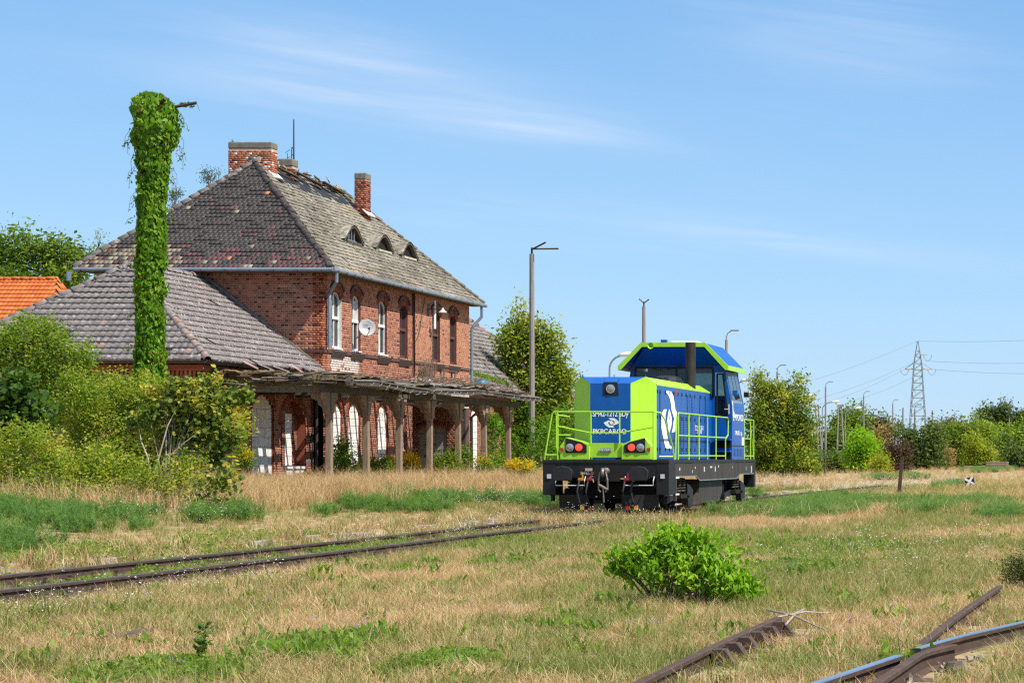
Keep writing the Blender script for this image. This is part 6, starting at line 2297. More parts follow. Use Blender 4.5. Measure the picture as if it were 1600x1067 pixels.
def crown_points(blobs, n, nclus, sig, rg, shell=2.2):
    vol = np.array([b[1][0] * b[1][1] * b[1][2] for b in blobs]) ** .67
    pb = vol / vol.sum()
    ci = rg.choice(len(blobs), nclus, p=pb)
    d = rg.normal(size=(nclus, 3))
    d /= np.linalg.norm(d, axis=1)[:, None]
    rr = rg.random(nclus) ** (1 / shell)
    cc = np.array([np.array(blobs[i][0]) for i in ci]) + d * rr[:, None] * np.array([blobs[i][1] for i in ci])
    pick = rg.integers(0, nclus, n)
    off = rg.normal(size=(n, 3)) * np.array(sig) if not np.isscalar(sig) else rg.normal(size=(n, 3)) * sig
    return cc, pick, cc[pick] + off


def px_blobs(lst, Y, dep=.9):
    out = []
    for b in lst:
        px, py_, rx, ry = b[:4]
        dy = b[4] if len(b) > 4 else 0
        c = P(px, py_, Y + dy)
        k = Y / F
        out.append((tuple(c), (rx * k, rx * k * dep, ry * k)))
    return out


def plant(name, label, cat, blobs, leafmat, n, leaf, seed, nclus=None, sig=None, trunk=None, bark='bark', group=None, tint=(.45, .16), aspect=.55, shape=LEAF4, limbs=14, droop=0.0, trunk_r=.12, up=.6, minz=.1, stems=None):
    """tree or shrub: tapered trunk with limbs (part) and a crown of single leaves (part)"""
    rg = np.random.default_rng(seed)
    rr = random.Random(seed)
    extra = []                                   # side shoots that break up the outline
    for (c_, r_) in blobs:
        for k in range(4):
            d_ = rg.normal(size=3)
            d_ /= np.linalg.norm(d_)
            d_[2] = abs(d_[2]) * .8 + .1
            q_ = rr.uniform(.16, .36)
            extra.append((tuple(np.array(c_) + d_ * np.array(r_) * rr.uniform(.95, 1.15)), (r_[0] * q_ * .8, r_[1] * q_ * .8, r_[2] * q_ * 1.3)))
    blobs = list(blobs) + extra
    sz = np.mean([min(b[1]) for b in blobs])
    nclus = nclus or max(30, n // 45)
    sig = sig if sig is not None else max(leaf * 1.4, sz * .13)
    cc, pick, C = crown_points(blobs, n, nclus, sig, rg)
    base = Vector(trunk) if trunk is not None else Vector((np.mean([b[0][0] for b in blobs]), np.mean([b[0][1] for b in blobs]), 0))
    if trunk is None:
        base.z = float(gz(base.x, base.y))
    C[:, 2] = np.maximum(C[:, 2], base.z + minz * rg.random(len(C)))
    size = leaf * rg.uniform(.6, 1.3, n)
    V, Fq = leaf_cloud(C, size, rg, aspect, up, droop, shape)
    ct = rg.normal(tint[0], tint[1], nclus)
    tv = np.clip(ct[pick] + rg.normal(0, .10, n), 0, 1)
    t = Thing(name, base, label, cat, group)
    tb = MB()
    top = max(cc, key=lambda p: p[2])
    mid = Vector((base.x * .5 + float(np.mean(cc[:, 0])) * .5, base.y * .5 + float(np.mean(cc[:, 1])) * .5, base.z + (top[2] - base.z) * .45))
    if stems is None:
        tb.tube([base - Vector((0, 0, .15)), base.lerp(mid, .5) + Vector((rr.uniform(-.1, .1), 0, 0)), mid, Vector(top)], [trunk_r, trunk_r * .8, trunk_r * .6, trunk_r * .1], 8)
    for k in range(limbs):
        p = Vector(cc[rr.randrange(len(cc))])
        s0 = base.lerp(mid, rr.uniform(.25, 1.0)) if stems is None else base + Vector((rr.uniform(-stems, stems), rr.uniform(-stems, stems) * .5, 0))
        mm_ = s0.lerp(p, .5) + Vector((rr.uniform(-.1, .1), rr.uniform(-.1, .1), .12)) * sz
        r_ = trunk_r * rr.uniform(.25, .5)
        tb.tube([s0, mm_, p], [r_, r_ * .6, r_ * .2], 5, caps=False)
    t.part('trunk' if stems is None else 'stems', tb, bark)
    o = link('crown', np_mesh('crown', V - np.array(t.T), Fq, tv, leafmat), t.o)
    return t


def tri_budget():
    return sum(len(o.data.polygons) for o in COL.objects if o.type == 'MESH')


# trees behind the station
plant('deciduous_tree', 'dark green tree behind the orange roofed house', 'tree', px_blobs([(15, 400, 35, 38), (75, 402, 40, 34), (118, 402, 20, 20), (60, 445, 70, 30), (115, 440, 28, 25), (-40, 420, 40, 50)], 150), 'leaf_tree', 11000, .32, 1, tint=(.45, .18), trunk_r=.3)
plant('deciduous_tree', 'tall feathery green tree between the far wing and the lamp post', 'tree', px_blobs([(812, 497, 9, 30), (800, 548, 24, 30), (820, 535, 16, 36), (842, 545, 20, 34), (862, 552, 17, 30), (880, 605, 16, 38), (838, 610, 40, 50), (795, 602, 22, 38), (862, 655, 34, 40), (815, 670, 40, 34)], 100, .6), 'leaf_tree', 24000, .17, 2, tint=(.68, .20), sig=.28, trunk_r=.16, nclus=420)
plant('deciduous_tree', 'large dense tree with yellow-green tops just right of the cab', 'tree', px_blobs([(1187, 592, 7, 20), (1190, 622, 16, 26), (1208, 648, 34, 40), (1240, 634, 24, 36), (1222, 702, 52, 24), (1240, 722, 48, 14), (1190, 720, 34, 14), (1215, 734, 52, 10), (1255, 735, 28, 9), (1247, 602, 10, 18), (1222, 612, 10, 22), (1208, 688, 38, 32), (1250, 682, 24, 38), (1178, 665, 18, 38), (1264, 660, 12, 34)], 190, .8), 'leaf_tree', 31000, .26, 3, tint=(.60, .24), sig=.36, trunk_r=.25, nclus=560)
# far row
far = [
    ('round tree standing behind the street lamps', 'tree', [(1330, 655, 20, 20), (1318, 668, 18, 18), (1335, 685, 22, 30)], 330, 'leaf_tree', 5000, .5, (.35, .15)),
    ('dark bush mass left of the twin poles', 'bush', [(1295, 690, 24, 26), (1280, 700, 16, 20), (1312, 705, 24, 18)], 300, 'leaf_tree', 5200, .45, (.28, .14)),
    ('low dark scrub in front of the twin poles', 'bush', [(1290, 716, 34, 9), (1318, 720, 20, 8)], 240, 'leaf_dark', 3400, .30, (.5, .15)),
    ('bright fresh green bush in front of a concrete post', 'bush', [(1348, 700, 22, 22), (1335, 712, 16, 14), (1364, 708, 18, 18), (1345, 685, 10, 12)], 235, 'leaf_lime', 5200, .30, (.35, .18)),
    ('tan withered tree between two concrete posts', 'tree', [(1378, 684, 11, 14), (1372, 696, 12, 12)], 300, 'leaf_tan', 1800, .4, (.5, .2)),
    ('grey-green willow behind the tan tree', 'tree', [(1362, 668, 14, 14), (1384, 668, 16, 12), (1375, 675, 20, 14)], 380, 'leaf_olive', 3000, .55, (.5, .18)),
    ('brown dead shrub behind the rusty stake', 'shrub', [(1398, 704, 18, 10), (1410, 708, 14, 9), (1390, 710, 12, 8)], 230, 'leaf_brown', 2600, .26, (.4, .2)),
    ('yellow flowering bush at the foot of the dead shrub', 'bush', [(1380, 718, 9, 10), (1372, 724, 14, 6)], 215, 'leaf_yellow', 1800, .22, (.6, .2)),
    ('dark bush left of the pylon foot', 'bush', [(1420, 684, 20, 20), (1432, 698, 18, 20), (1440, 712, 18, 14)], 300, 'leaf_dark', 3800, .45, (.55, .18)),
    ('dark upright bush right of the pylon foot', 'bush', [(1458, 682, 12, 20), (1460, 702, 14, 20)], 300, 'leaf_dark', 2800, .45, (.5, .15)),
    ('olive hedge of shrubs in front of the horizon right of the pylon', 'hedge', [(1478, 672, 16, 14), (1470, 682, 22, 16), (1492, 676, 18, 16)], 400, 'leaf_olive', 3600, .55, (.55, .15)),
    ('broad dark green bush left of the yellow-green bush', 'bush', [(1496, 690, 20, 22), (1510, 682, 22, 20), (1502, 708, 18, 16)], 320, 'leaf_tree', 4200, .42, (.30, .14)),
    ('olive tree above the yellow-green bush', 'tree', [(1532, 675, 22, 16), (1548, 684, 22, 22), (1522, 690, 22, 18)], 350, 'leaf_bush', 4200, .48, (.42, .15)),
    ('yellow-green bush beside the log pile', 'bush', [(1524, 700, 16, 22), (1536, 710, 16, 16), (1514, 712, 12, 14), (1545, 716, 8, 8)], 285, 'leaf_yellow', 4600, .34, (.45, .2)),
    ('slim dark poplar above the log pile', 'tree', [(1545, 652, 9, 14), (1547, 662, 10, 16), (1528, 657, 6, 8)], 460, 'leaf_dark', 2200, .6, (.55, .15)),
    ('tall dark tree near the right edge on the horizon', 'tree', [(1570, 645, 8, 14), (1574, 658, 12, 18), (1560, 660, 9, 14)], 460, 'leaf_dark', 2600, .6, (.4, .15)),
    ('dark tree touching the right edge on the horizon', 'tree', [(1588, 650, 8, 12), (1595, 662, 12, 14), (1612, 660, 14, 20)], 460, 'leaf_dark', 2600, .6, (.4, .15)),
    ('green shrub mass behind the bare post at the right edge', 'bush', [(1580, 690, 22, 22), (1600, 685, 20, 24), (1565, 700, 18, 18)], 340, 'leaf_bush', 4200, .45, (.30, .14)),
    ('dark round bush at the right edge beside the log pile', 'bush', [(1588, 712, 14, 17), (1600, 716, 14, 14)], 290, 'leaf_dark', 3000, .35, (.5, .15)),
    ('ochre dry bank of scrub right of the pylon', 'bush', [(1476, 712, 14, 8), (1466, 718, 12, 6)], 310, 'leaf_tan', 1300, .35, (.4, .2)),
]
for i, (lb, cat, bl, Y, lm, n_, lf, tn) in enumerate(far):
    gy_ = HY + EYE * F / Y                       # foliage reaches down to the ground
    if cat != 'tree':
        bl = bl + [(b[0], gy_ - 7, b[2] * .9, 9) for b in bl[:2]]
        n_ = int(n_ * 1.3)
    plant('distant_' + cat, lb, cat, px_blobs(bl, Y, 1.0), lm, n_, lf, 100 + i, tint=(tn[0] + .12, tn[1]), limbs=5, trunk_r=.18, minz=1.0)
# woods on the horizon, too far to tell the trees apart
rg = np.random.default_rng(55)
bl = []
for k in range(150):
    px = rg.uniform(600, 1900)
    Y = rg.uniform(520, 640)
    h = rg.uniform(3.0, 7.0)
    bl.append(((float((px - CX) * Y / F), Y, h * .55), (rg.uniform(3, 7), 4.0, h * .55)))
cc, pick, C = crown_points(bl, 16000, 900, .8, rg)
C[:, 2] = np.maximum(C[:, 2], .1)
V, Fq = leaf_cloud(C, rg.uniform(.5, 1.1, len(C)), rg, .7)
tag(link('far_woods', np_mesh('far_woods', V, Fq, np.clip(rg.normal(.5, .2, 900)[pick], 0, 1), 'leaf_dark')), 'dark belt of distant woods along the horizon', 'woods', kind='stuff')

# shrubs left of the station
YB = 52.0
plant('tall_shrub', 'tall tangled green shrub at the left edge in front of the wing', 'shrub', px_blobs([(30, 548, 62, 52), (-10, 590, 60, 90), (95, 572, 52, 42), (60, 530, 40, 30), (50, 640, 80, 60, 1), (120, 640, 60, 50), (-80, 640, 60, 60)], YB + 3), 'leaf_bush', 31000, .085, 21, tint=(.42, .18), stems=.9, limbs=40, trunk_r=.05, sig=.13)
plant('arching_shrub', 'dense arching shrub with small yellowish leaves below the ivy pole', 'shrub', px_blobs([(185, 620, 80, 40), (255, 625, 60, 38), (140, 660, 90, 50), (230, 690, 90, 55), (160, 720, 100, 45), (280, 680, 60, 55), (330, 650, 35, 45)], YB, .9), 'leaf_bush', 34000, .078, 22, tint=(.55, .18), stems=1.6, limbs=60, trunk_r=.045, sig=.12)
plant('low_scrub', 'low yellow-green scrub along the foot of the left shrubs', 'shrub', px_blobs([(30, 745, 70, 50), (110, 772, 90, 34), (200, 768, 80, 34), (270, 752, 50, 35), (40, 700, 60, 50), (150, 730, 70, 40)], YB - 4, .9), 'leaf_bush', 23000, .07, 23, tint=(.60, .17), stems=1.8, limbs=40, trunk_r=.03, sig=.12)
tp = P(248, 790, 49.0)
plant('maple_sapling', 'young maple with pale forked stem leaning in front of the wing', 'maple', px_blobs([(318, 605, 30, 28), (300, 640, 40, 36), (340, 640, 40, 38), (265, 620, 40, 30), (330, 690, 42, 40), (290, 690, 35, 35), (360, 685, 30, 24), (235, 660, 35, 35)], 49.5, .7), 'leaf_maple', 6800, .105, 24, trunk=(tp.x, tp.y, .4), bark='pale_bark', tint=(.74, .16), aspect=.95, shape=LEAF6, trunk_r=.045, limbs=30, sig=.11, up=.9, nclus=170)
fk = MB().tube([(tp.x, 48.6, .4), P(238, 752, 48.7), P(231, 715, 48.9), P(221, 690, 49.1), P(214, 655, 49.3)], [.026, .022, .018, .014, .006], 7).tube([P(238, 748, 48.7), P(248, 715, 48.8), P(262, 665, 48.9), P(285, 620, 49.2)], [.022, .018, .015, .006], 7).tube([P(240, 770, 48.4), P(255, 720, 48.4), P(290, 690, 48.5), P(310, 675, 48.6)], [.012, .010, .008, .004], 6)
single('bare_maple_stems', fk, 'pale_bark', 'pale forked bare stems showing among the left shrubs', 'stem', loc=(tp.x, 48.6, .4))
plant('maple_sapling', 'dark large-leaved maple branches at the far left edge', 'maple', px_blobs([(18, 620, 38, 38), (40, 660, 30, 30), (0, 680, 35, 40)], 50, .6), 'leaf_maple', 2200, .14, 25, tint=(.2, .14), aspect=.95, shape=LEAF6, trunk_r=.03, limbs=12, stems=.3, sig=.2, up=.9)
plant('maple_sapling', 'small maple sapling with yellowing leaves before the dry grass', 'maple', px_blobs([(300, 775, 22, 14), (335, 762, 26, 22), (352, 745, 20, 16), (322, 785, 24, 12)], 46.5, .8), 'leaf_maple', 480, .105, 26, tint=(.78, .22), aspect=.95, shape=LEAF6, trunk_r=.02, limbs=14, stems=.3, sig=.12, up=.9)
plant('yellowing_shrub', 'yellow leafed branch reaching toward the white blocked window', 'shrub', px_blobs([(362, 668, 24, 16), (350, 690, 24, 16), (372, 660, 14, 10)], 53, .8), 'leaf_bush', 2200, .09, 27, tint=(.78, .12), stems=.3, limbs=10, trunk_r=.02)

# plants round the canopy and the far wing
wc = [((-27.15, 94.9, 1.5), (.35, .9, 1.2)), ((-27.1, 96.0, 2.0), (.45, 1.0, 1.7)), ((-27.1, 97.6, 2.4), (.5, 1.2, 2.0)), ((-27.0, 99.6, 2.4), (.6, 1.3, 2.0)), ((-26.9, 102, 2.2), (.7, 1.5, 2.0)), ((-26.8, 104.6, 2.4), (.8, 1.6, 2.0)), ((-26.4, 107, 2.0), (1.0, 1.6, 1.8)),
      (tuple(P(845, 700, 92)), (.7, .7, 1.2)), (tuple(P(880, 690, 96)), (1.2, 1, 1.5))]
plant('wall_creeper', 'dense green creeper covering the far wing below the canopy', 'creeper', wc, 'leaf_ivy', 15000, .14, 31, tint=(.32, .14), stems=.8, limbs=10, sig=.16, trunk=(-26.9, 99, .6))
gold = [((640, 722), 15, 18, 79.5, 'bushy yellow goldenrod between two canopy posts'), ((381, 712), 9, 8, 64, 'small yellow goldenrod beside the blocked door'), ((815, 726), 26, 9, 80, 'row of goldenrod in front of the lamp post foot'),
        ((607, 722), 7, 8, 76, 'small goldenrod left of the bushy one'), ((755, 722), 12, 10, 80, 'greenish goldenrod at the foot of the far blocked window')]
for i, ((px, py_), rx, ry, Y, lb) in enumerate(gold):
    b1 = px_blobs([(px, py_, rx, ry)], Y)
    t = plant('goldenrod', lb, 'flowering plant', px_blobs([(px, py_ + ry * .8, rx, ry * 1.1)], Y), 'leaf_weed', 900, .10, 300 + i, group='goldenrod plants by the canopy', stems=.25, limbs=14, trunk_r=.012, sig=.12, aspect=.3)
    rg = np.random.default_rng(400 + i)
    cc, pick, C = crown_points(b1, 1500 if i != 4 else 500, 60, .07, rg, 3)
    V, Fq = leaf_cloud(C, rg.uniform(.03, .07, len(C)), rg, .8)
    link('blossom', np_mesh('blossom', V - np.array(t.T), Fq, rg.random(len(C)), 'leaf_gold'), t.o)
und = [((547, 735), 30, 22, 73.0, 'leafy green weeds between the first canopy posts'), ((590, 735), 20, 16, 75, 'leafy weeds behind the third canopy post'), ((700, 728), 26, 14, 79, 'green weeds at the foot of the recessed door'), ((720, 715), 10, 14, 82, 'weeds left of the far downpipe'), ((535, 715), 8, 26, 74.6, 'tall weed growing in front of the white blocked windows')]
for i, ((px, py_), rx, ry, Y, lb) in enumerate(und):
    plant('weed_clump', lb, 'weeds', px_blobs([(px, py_, rx, ry)], Y), 'leaf_tree', 1700, .11, 500 + i, stems=.3, limbs=14, trunk_r=.012, sig=.14, aspect=.4, tint=(.4, .2))
# saplings on the main roof
for i, (bl_, lb, Y) in enumerate([([(330, 272, 11, 9), (322, 280, 6, 9), (342, 268, 6, 8)], 'small birch sapling growing behind the main roof ridge', 85), ([(272, 305, 8, 7), (268, 316, 5, 8)], 'tiny birch sapling behind the roof next to the ivy pole', 84), ([(156, 367, 5, 4), (160, 385, 3, 8)], 'small yellow plant sprouting from the left hip', 76)]):
    bl2 = px_blobs(bl_, Y)
    b0_ = Vector(bl2[0][0])
    plant('roof_sapling', lb, 'sapling', bl2, 'leaf_olive' if i < 2 else 'leaf_yellow', 380 if i < 2 else 120, .10, 600 + i, trunk=(b0_.x - .1, Y, b0_.z - (.9 if i < 2 else .7)), trunk_r=.025, limbs=8, sig=.10, aspect=.3, droop=.8)

# ivy pole
IY = 55.0
ivc = P(236, 0, IY).x
iv = Thing('ivy_pole', (ivc, IY, .6), 'old lamp post completely wrapped in bright green creeper', 'lamp post')
topz = P(0, 160, IY).z
iv.part('post', MB().tube([(ivc - .02, IY, .3), (ivc + .05, IY, topz)], [.17, .13], 10), 'concrete_post')
iv.part('arm', MB().tube([(ivc + .05, IY, topz - .1), P(258, 170, IY), P(307, 161, IY)], .04, 7), 'rust')
iv.part('arm', MB().tube([P(246, 166, IY - .1), P(259, 154, IY - .5)], .045, 7), 'dark_steel')
rg = np.random.default_rng(77)
NV = 11500
key = [(600, 235, 29), (560, 234.5, 28), (480, 234.5, 27.5), (420, 235, 27), (330, 237, 26.5), (290, 238.5, 27.5), (255, 240.5, 31), (225, 243, 38), (195, 244, 42), (172, 243, 40), (158, 240, 33), (147, 236, 16)]
ky = np.array([k[0] for k in key][::-1], float)
kx = np.array([k[1] for k in key][::-1], float)
kr = np.array([k[2] for k in key][::-1], float)
yp = rg.uniform(148, 615, NV)
s_ = IY / F
lump = 1 + .10 * (vnoise(yp * .06, rg.uniform(0, 6.28, NV) * 1.5, 2) - .5)
th = rg.uniform(0, 2 * np.pi, NV)
lump = 1 + .30 * (vnoise(yp * .07, np.cos(th) * 2 + 7, 2) - .5) + .12 * (vnoise(yp * .25, np.sin(th) * 4 + 7, 3) - .5)
rad = np.interp(yp, ky, kr) * (.75 + .10 * (yp < 230)) * lump * rg.uniform(.72, 1.05, NV)
C = np.stack([(np.interp(yp, ky, kx) - CX) * s_ + rad * np.cos(th) * s_, IY + rad * np.sin(th) * s_, EYE + (HY - yp) * s_ + 0 * yp], 1)
out = np.stack([np.cos(th), np.sin(th), np.full(NV, .25)], 1) * 2.2
V, Fq = leaf_cloud(C, rg.uniform(.08, .18, NV), rg, .58, .2, 1.5, LEAF6, out)
tn = np.clip(.52 + .40 * (vnoise(yp * .05, th * 1.3, 9) - .5) + rg.normal(0, .15, NV), 0, .93)
tn[rg.random(NV) < .012] = 1.0
link('creeper', np_mesh('creeper', V - np.array(iv.T), Fq, tn, 'leaf_ivy'), iv.o)
tb = MB()
Cs, = [[]]
for k in range(30):                                            # hanging tendrils
    side = R.choice([-1, 1])
    y0_ = R.uniform(165, 340) if R.random() < .75 else R.uniform(340, 560)
    r_ = float(np.interp(y0_, ky, kr))
    p = P(float(np.interp(y0_, ky, kx)) + side * r_ * .95, y0_, IY - R.uniform(-.3, .3))
    L_ = R.uniform(.15, .6)
    q = p + Vector((side * R.uniform(.05, .22), R.uniform(-.1, .1), -L_))
    tb.tube([p, (p + q) / 2 + Vector((side * .05, 0, .04)), q], .005, 4, caps=False)
    for j in range(5):
        Cs.append(tuple(p.lerp(q, R.random()) + Vector((R.uniform(-.04, .04), 0, R.uniform(-.04, .04)))))
for k in range(60):
    Cs.append(tuple(P(282 + R.random() * 22, 163 + R.uniform(-3, 5), IY)))
tb.tube([P(307, 161, IY), P(310, 168, IY), P(312, 174, IY)], .005, 4, caps=False)
iv.part('tendrils', tb, 'bark', kind='stuff')
V, Fq = leaf_cloud(np.array(Cs), rg.uniform(.05, .10, len(Cs)), rg, .6, .3, .8, LEAF6)
link('tendril_leaves', np_mesh('tendril_leaves', V - np.array(iv.T), Fq, rg.uniform(.2, .7, len(Cs)), 'leaf_ivy'), iv.o)

# bush in the foreground
FBY = 24.6
bl = px_blobs([(1060, 880, 62, 42), (1010, 885, 46, 40), (1110, 895, 58, 40), (1040, 855, 40, 30), (1085, 850, 40, 26), (975, 880, 26, 26), (1150, 915, 40, 26), (1000, 848, 16, 18), (1120, 868, 40, 22), (1045, 832, 12, 12), (1075, 838, 14, 12), (960, 870, 10, 14), (1180, 925, 20, 14), (1140, 850, 10, 14)], FBY, .8)
rg = np.random.default_rng(91)
fb = Thing('leafy_bush', (P(1065, 0, FBY).x, FBY, 0), 'fresh green leafy bush alone in the middle of the grass', 'bush')
nl = 4600
cc, pick, C = crown_points(bl, nl, 330, .045, rg, 3.0)
C[:, 2] = np.maximum(C[:, 2], .02 + .12 * rg.random(nl))
ctr = np.array([P(1065, 905, FBY)])
outd = (C - ctr)
outd /= np.linalg.norm(outd, axis=1)[:, None]
a = outd * .7 + rg.normal(size=(nl, 3)) * .45
a[:, 2] -= .55
LF = np.array([(-.5, 0, 0), (-.30, .30, .04), (.02, .36, .03), (.5, 0, -.16), (.02, -.36, .03), (-.30, -.30, .04)])
V, Fq = leaf_cloud(C, rg.uniform(.050, .108, nl), rg, .52, .9, .9, LF, outd * 1.6)
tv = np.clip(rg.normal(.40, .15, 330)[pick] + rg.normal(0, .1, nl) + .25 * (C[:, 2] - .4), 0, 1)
front = np.argsort(C[:, 1] - .5 * C[:, 2])[:300]
rest = np.setdiff1d(np.arange(nl), front)
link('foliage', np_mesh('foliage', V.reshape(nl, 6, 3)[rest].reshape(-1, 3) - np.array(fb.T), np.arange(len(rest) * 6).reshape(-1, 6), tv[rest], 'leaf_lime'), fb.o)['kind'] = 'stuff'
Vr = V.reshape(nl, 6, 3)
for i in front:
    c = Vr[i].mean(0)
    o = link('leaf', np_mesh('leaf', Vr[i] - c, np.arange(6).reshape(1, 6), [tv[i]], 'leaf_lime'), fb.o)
    o.location = Vector(c) - fb.T
tb = MB()
for k in range(46):
    p = Vector(cc[rg.integers(0, 330)])
    b_ = Vector((fb.T.x + R.uniform(-.35, .35), FBY + R.uniform(-.2, .2), -.05))
    tb.tube([b_, b_.lerp(p, .55) + Vector((0, 0, .06)), p], [.012, .009, .004], 5, caps=False)
fb.part('stems', tb, 'bark')
plant('grey_shrub', 'dark low shrub with dry stalks at the right edge behind the rusty rail', 'shrub', px_blobs([(1590, 890, 26, 22), (1612, 880, 30, 30), (1575, 905, 14, 10)], 27.5), 'leaf_olive', 2600, .045, 93, stems=.3, limbs=50, trunk_r=.010, sig=.05, aspect=.3, tint=(.35, .2), minz=.05)
plant('dock_plant', 'upright green dock weed in the foreground grass', 'weed', px_blobs([(312, 1010, 9, 16), (316, 985, 6, 16)], 17.3), 'leaf_maple', 70, .07, 94, stems=.03, limbs=8, trunk_r=.006, sig=.03, aspect=.4, tint=(.4, .15))

# moss along the far wing's roof
mb_pts = []
rg = np.random.default_rng(95)
tt_ = rg.random(900)
pa, pb = P(735, 562, 93.5), P(797, 607, 98.0)
C = np.array(pa)[None] + (np.array(pb) - np.array(pa))[None] * tt_[:, None] + rg.normal(size=(900, 3)) * np.array([.08, .18, .10])
C[:, 2] = 4.46 + (-27.0 - C[:, 0]) * .879 + .10 + .10 * rg.random(900)
V, Fq = leaf_cloud(C, rg.uniform(.05, .12, 900), rg, .6)
tag(link('roof_moss', np_mesh('roof_moss', V, Fq, rg.random(900), 'leaf_weed')), 'bright green strip of moss and weeds on the far wing roof', 'moss', kind='stuff')
# ------------------------------------------------------------------ grass, weeds and flowers: tufts spread over the ground
def proto(name, V, Fq, tint, matname):
    me = np_mesh(name, np.asarray(V), np.asarray(Fq), tint, matname)
    o = bpy.data.objects.new(name, me)
    o['kind'] = 'stuff'
    return o


def blades(rg, n, rad, h0, h1, width, lean, curl):
    V, T = [], []
    for i in range(n):
        a, r = rg.uniform(0, 6.28), rad * math.sqrt(rg.random())
        b = np.array([r * math.cos(a), r * math.sin(a), -.02])
        h = rg.uniform(h0, h1)
        d = rg.uniform(0, 6.28)
        lean_ = abs(rg.normal(0, lean))
        dv = np.array([math.cos(d), math.sin(d), 0])
        side = np.array([-math.sin(d + rg.normal(0, .8)), math.cos(d), 0]) * width * rg.uniform(.6, 1.3)
        p1 = b + dv * h * .45 * lean_ + np.array([0, 0, h * .55])
        p2 = b + dv * h * (lean_ + curl * rg.random()) + np.array([0, 0, h * (1 - .25 * lean_)])
        V += [b - side * .5, b + side * .5, p1 + side * .45, p1 - side * .45, p2 + side * .10, p2 - side * .10]
        t = rg.uniform(.15, .85)
        T += [t, t]
    F_ = []
    for i in range(n):
        o = i * 6
        F_ += [(o, o + 1, o + 2, o + 3), (o + 3, o + 2, o + 4, o + 5)]
    return V, F_, T


def feather(rg, n, rad, h0, h1):
    V, F_, T = [], [], []
    for i in range(n):
        a, r = rg.uniform(0, 6.28), rad * math.sqrt(rg.random())
        b = np.array([r * math.cos(a), r * math.sin(a), -.02])
        h = rg.uniform(h0, h1)
        d = rg.uniform(0, 6.28)
        tip = b + np.array([math.cos(d) * h * .22, math.sin(d) * h * .22, h])
        t0 = rg.uniform(.2, .8)
        for j in range(20):
            s = .25 + .75 * (j + rg.random()) / 20
            p = b + (tip - b) * s
            e = rg.uniform(0, 6.28)
            L_ = .11 * (1.25 - s) * rg.uniform(.6, 1.2) + .03
            dv = np.array([math.cos(e), math.sin(e), rg.uniform(.1, .9)]) * L_
            sd = np.array([-math.sin(e), math.cos(e), 0]) * .006
            o = len(V)
            V += [p - sd, p + sd, p + dv + sd * .5, p + dv - sd * .5]
            F_.append((o, o + 1, o + 2, o + 3))
            T.append(t0 + rg.uniform(-.15, .15))
    return V, F_, T


def rosette(rg, n, l0, l1, wide, rise):
    V, F_, T = [], [], []
    for i in range(n):
        d = rg.uniform(0, 6.28)
        L_ = rg.uniform(l0, l1)
        z = rg.uniform(rise[0], rise[1])
        dv, sd = np.array([math.cos(d), math.sin(d), 0]), np.array([-math.sin(d), math.cos(d), 0]) * wide * L_
        b = dv * .01
        m1 = b + dv * L_ * .35 + np.array([0, 0, L_ * z])
        m2 = b + dv * L_ * .72 + np.array([0, 0, L_ * z * 1.35])
        t_ = b + dv * L_ + np.array([0, 0, L_ * z * 1.1])
        o = len(V)
        V += [b - sd * .15, b + sd * .15, m1 + sd * .6, m1 - sd * .6, m2 + sd * .75, m2 - sd * .75, t_ + sd * .08, t_ - sd * .08]
        F_ += [(o, o + 1, o + 2, o + 3), (o + 3, o + 2, o + 4, o + 5), (o + 5, o + 4, o + 6, o + 7)]
        t = rg.uniform(.2, .8)
        T += [t] * 3
    return V, F_, T


def leafy(rg, n, rad, h, leaf):
    C = np.stack([rg.normal(0, rad * .5, n), rg.normal(0, rad * .5, n), h * rg.random(n)], 1)
    V, F_ = leaf_cloud(C, rg.uniform(.6, 1.3, n) * leaf, rg, .6, .8)
    return V, F_, rg.uniform(.15, .85, n)


def umbel(rg, n, rad, h0, h1, head, petals):
    """flower heads only (their stalks come from the leafy weeds)"""
    V, F_, T = [], [], []
    for i in range(n):
        a, r = rg.uniform(0, 6.28), rad * math.sqrt(rg.random())
        h = rg.uniform(h0, h1)
        c = np.array([r * math.cos(a), r * math.sin(a), h])
        sd = np.array([.003, 0, 0])
        b = c * np.array([.4, .4, 0])
        for j in range(petals):
            e, q = rg.uniform(0, 6.28), head * math.sqrt(rg.random())
            p = c + np.array([q * math.cos(e), q * math.sin(e), rg.uniform(-.004, .006)])
            s = head * .38
            o = len(V)
            k = rg.uniform(0, 3)
            V += [p + np.array([s * math.cos(k + w), s * math.sin(k + w), rg.uniform(-.003, .003)]) for w in (0, 1.57, 3.14, 4.71)]
            F_.append((o, o + 1, o + 2, o + 3))
            T.append(.5)
    return V, F_, T


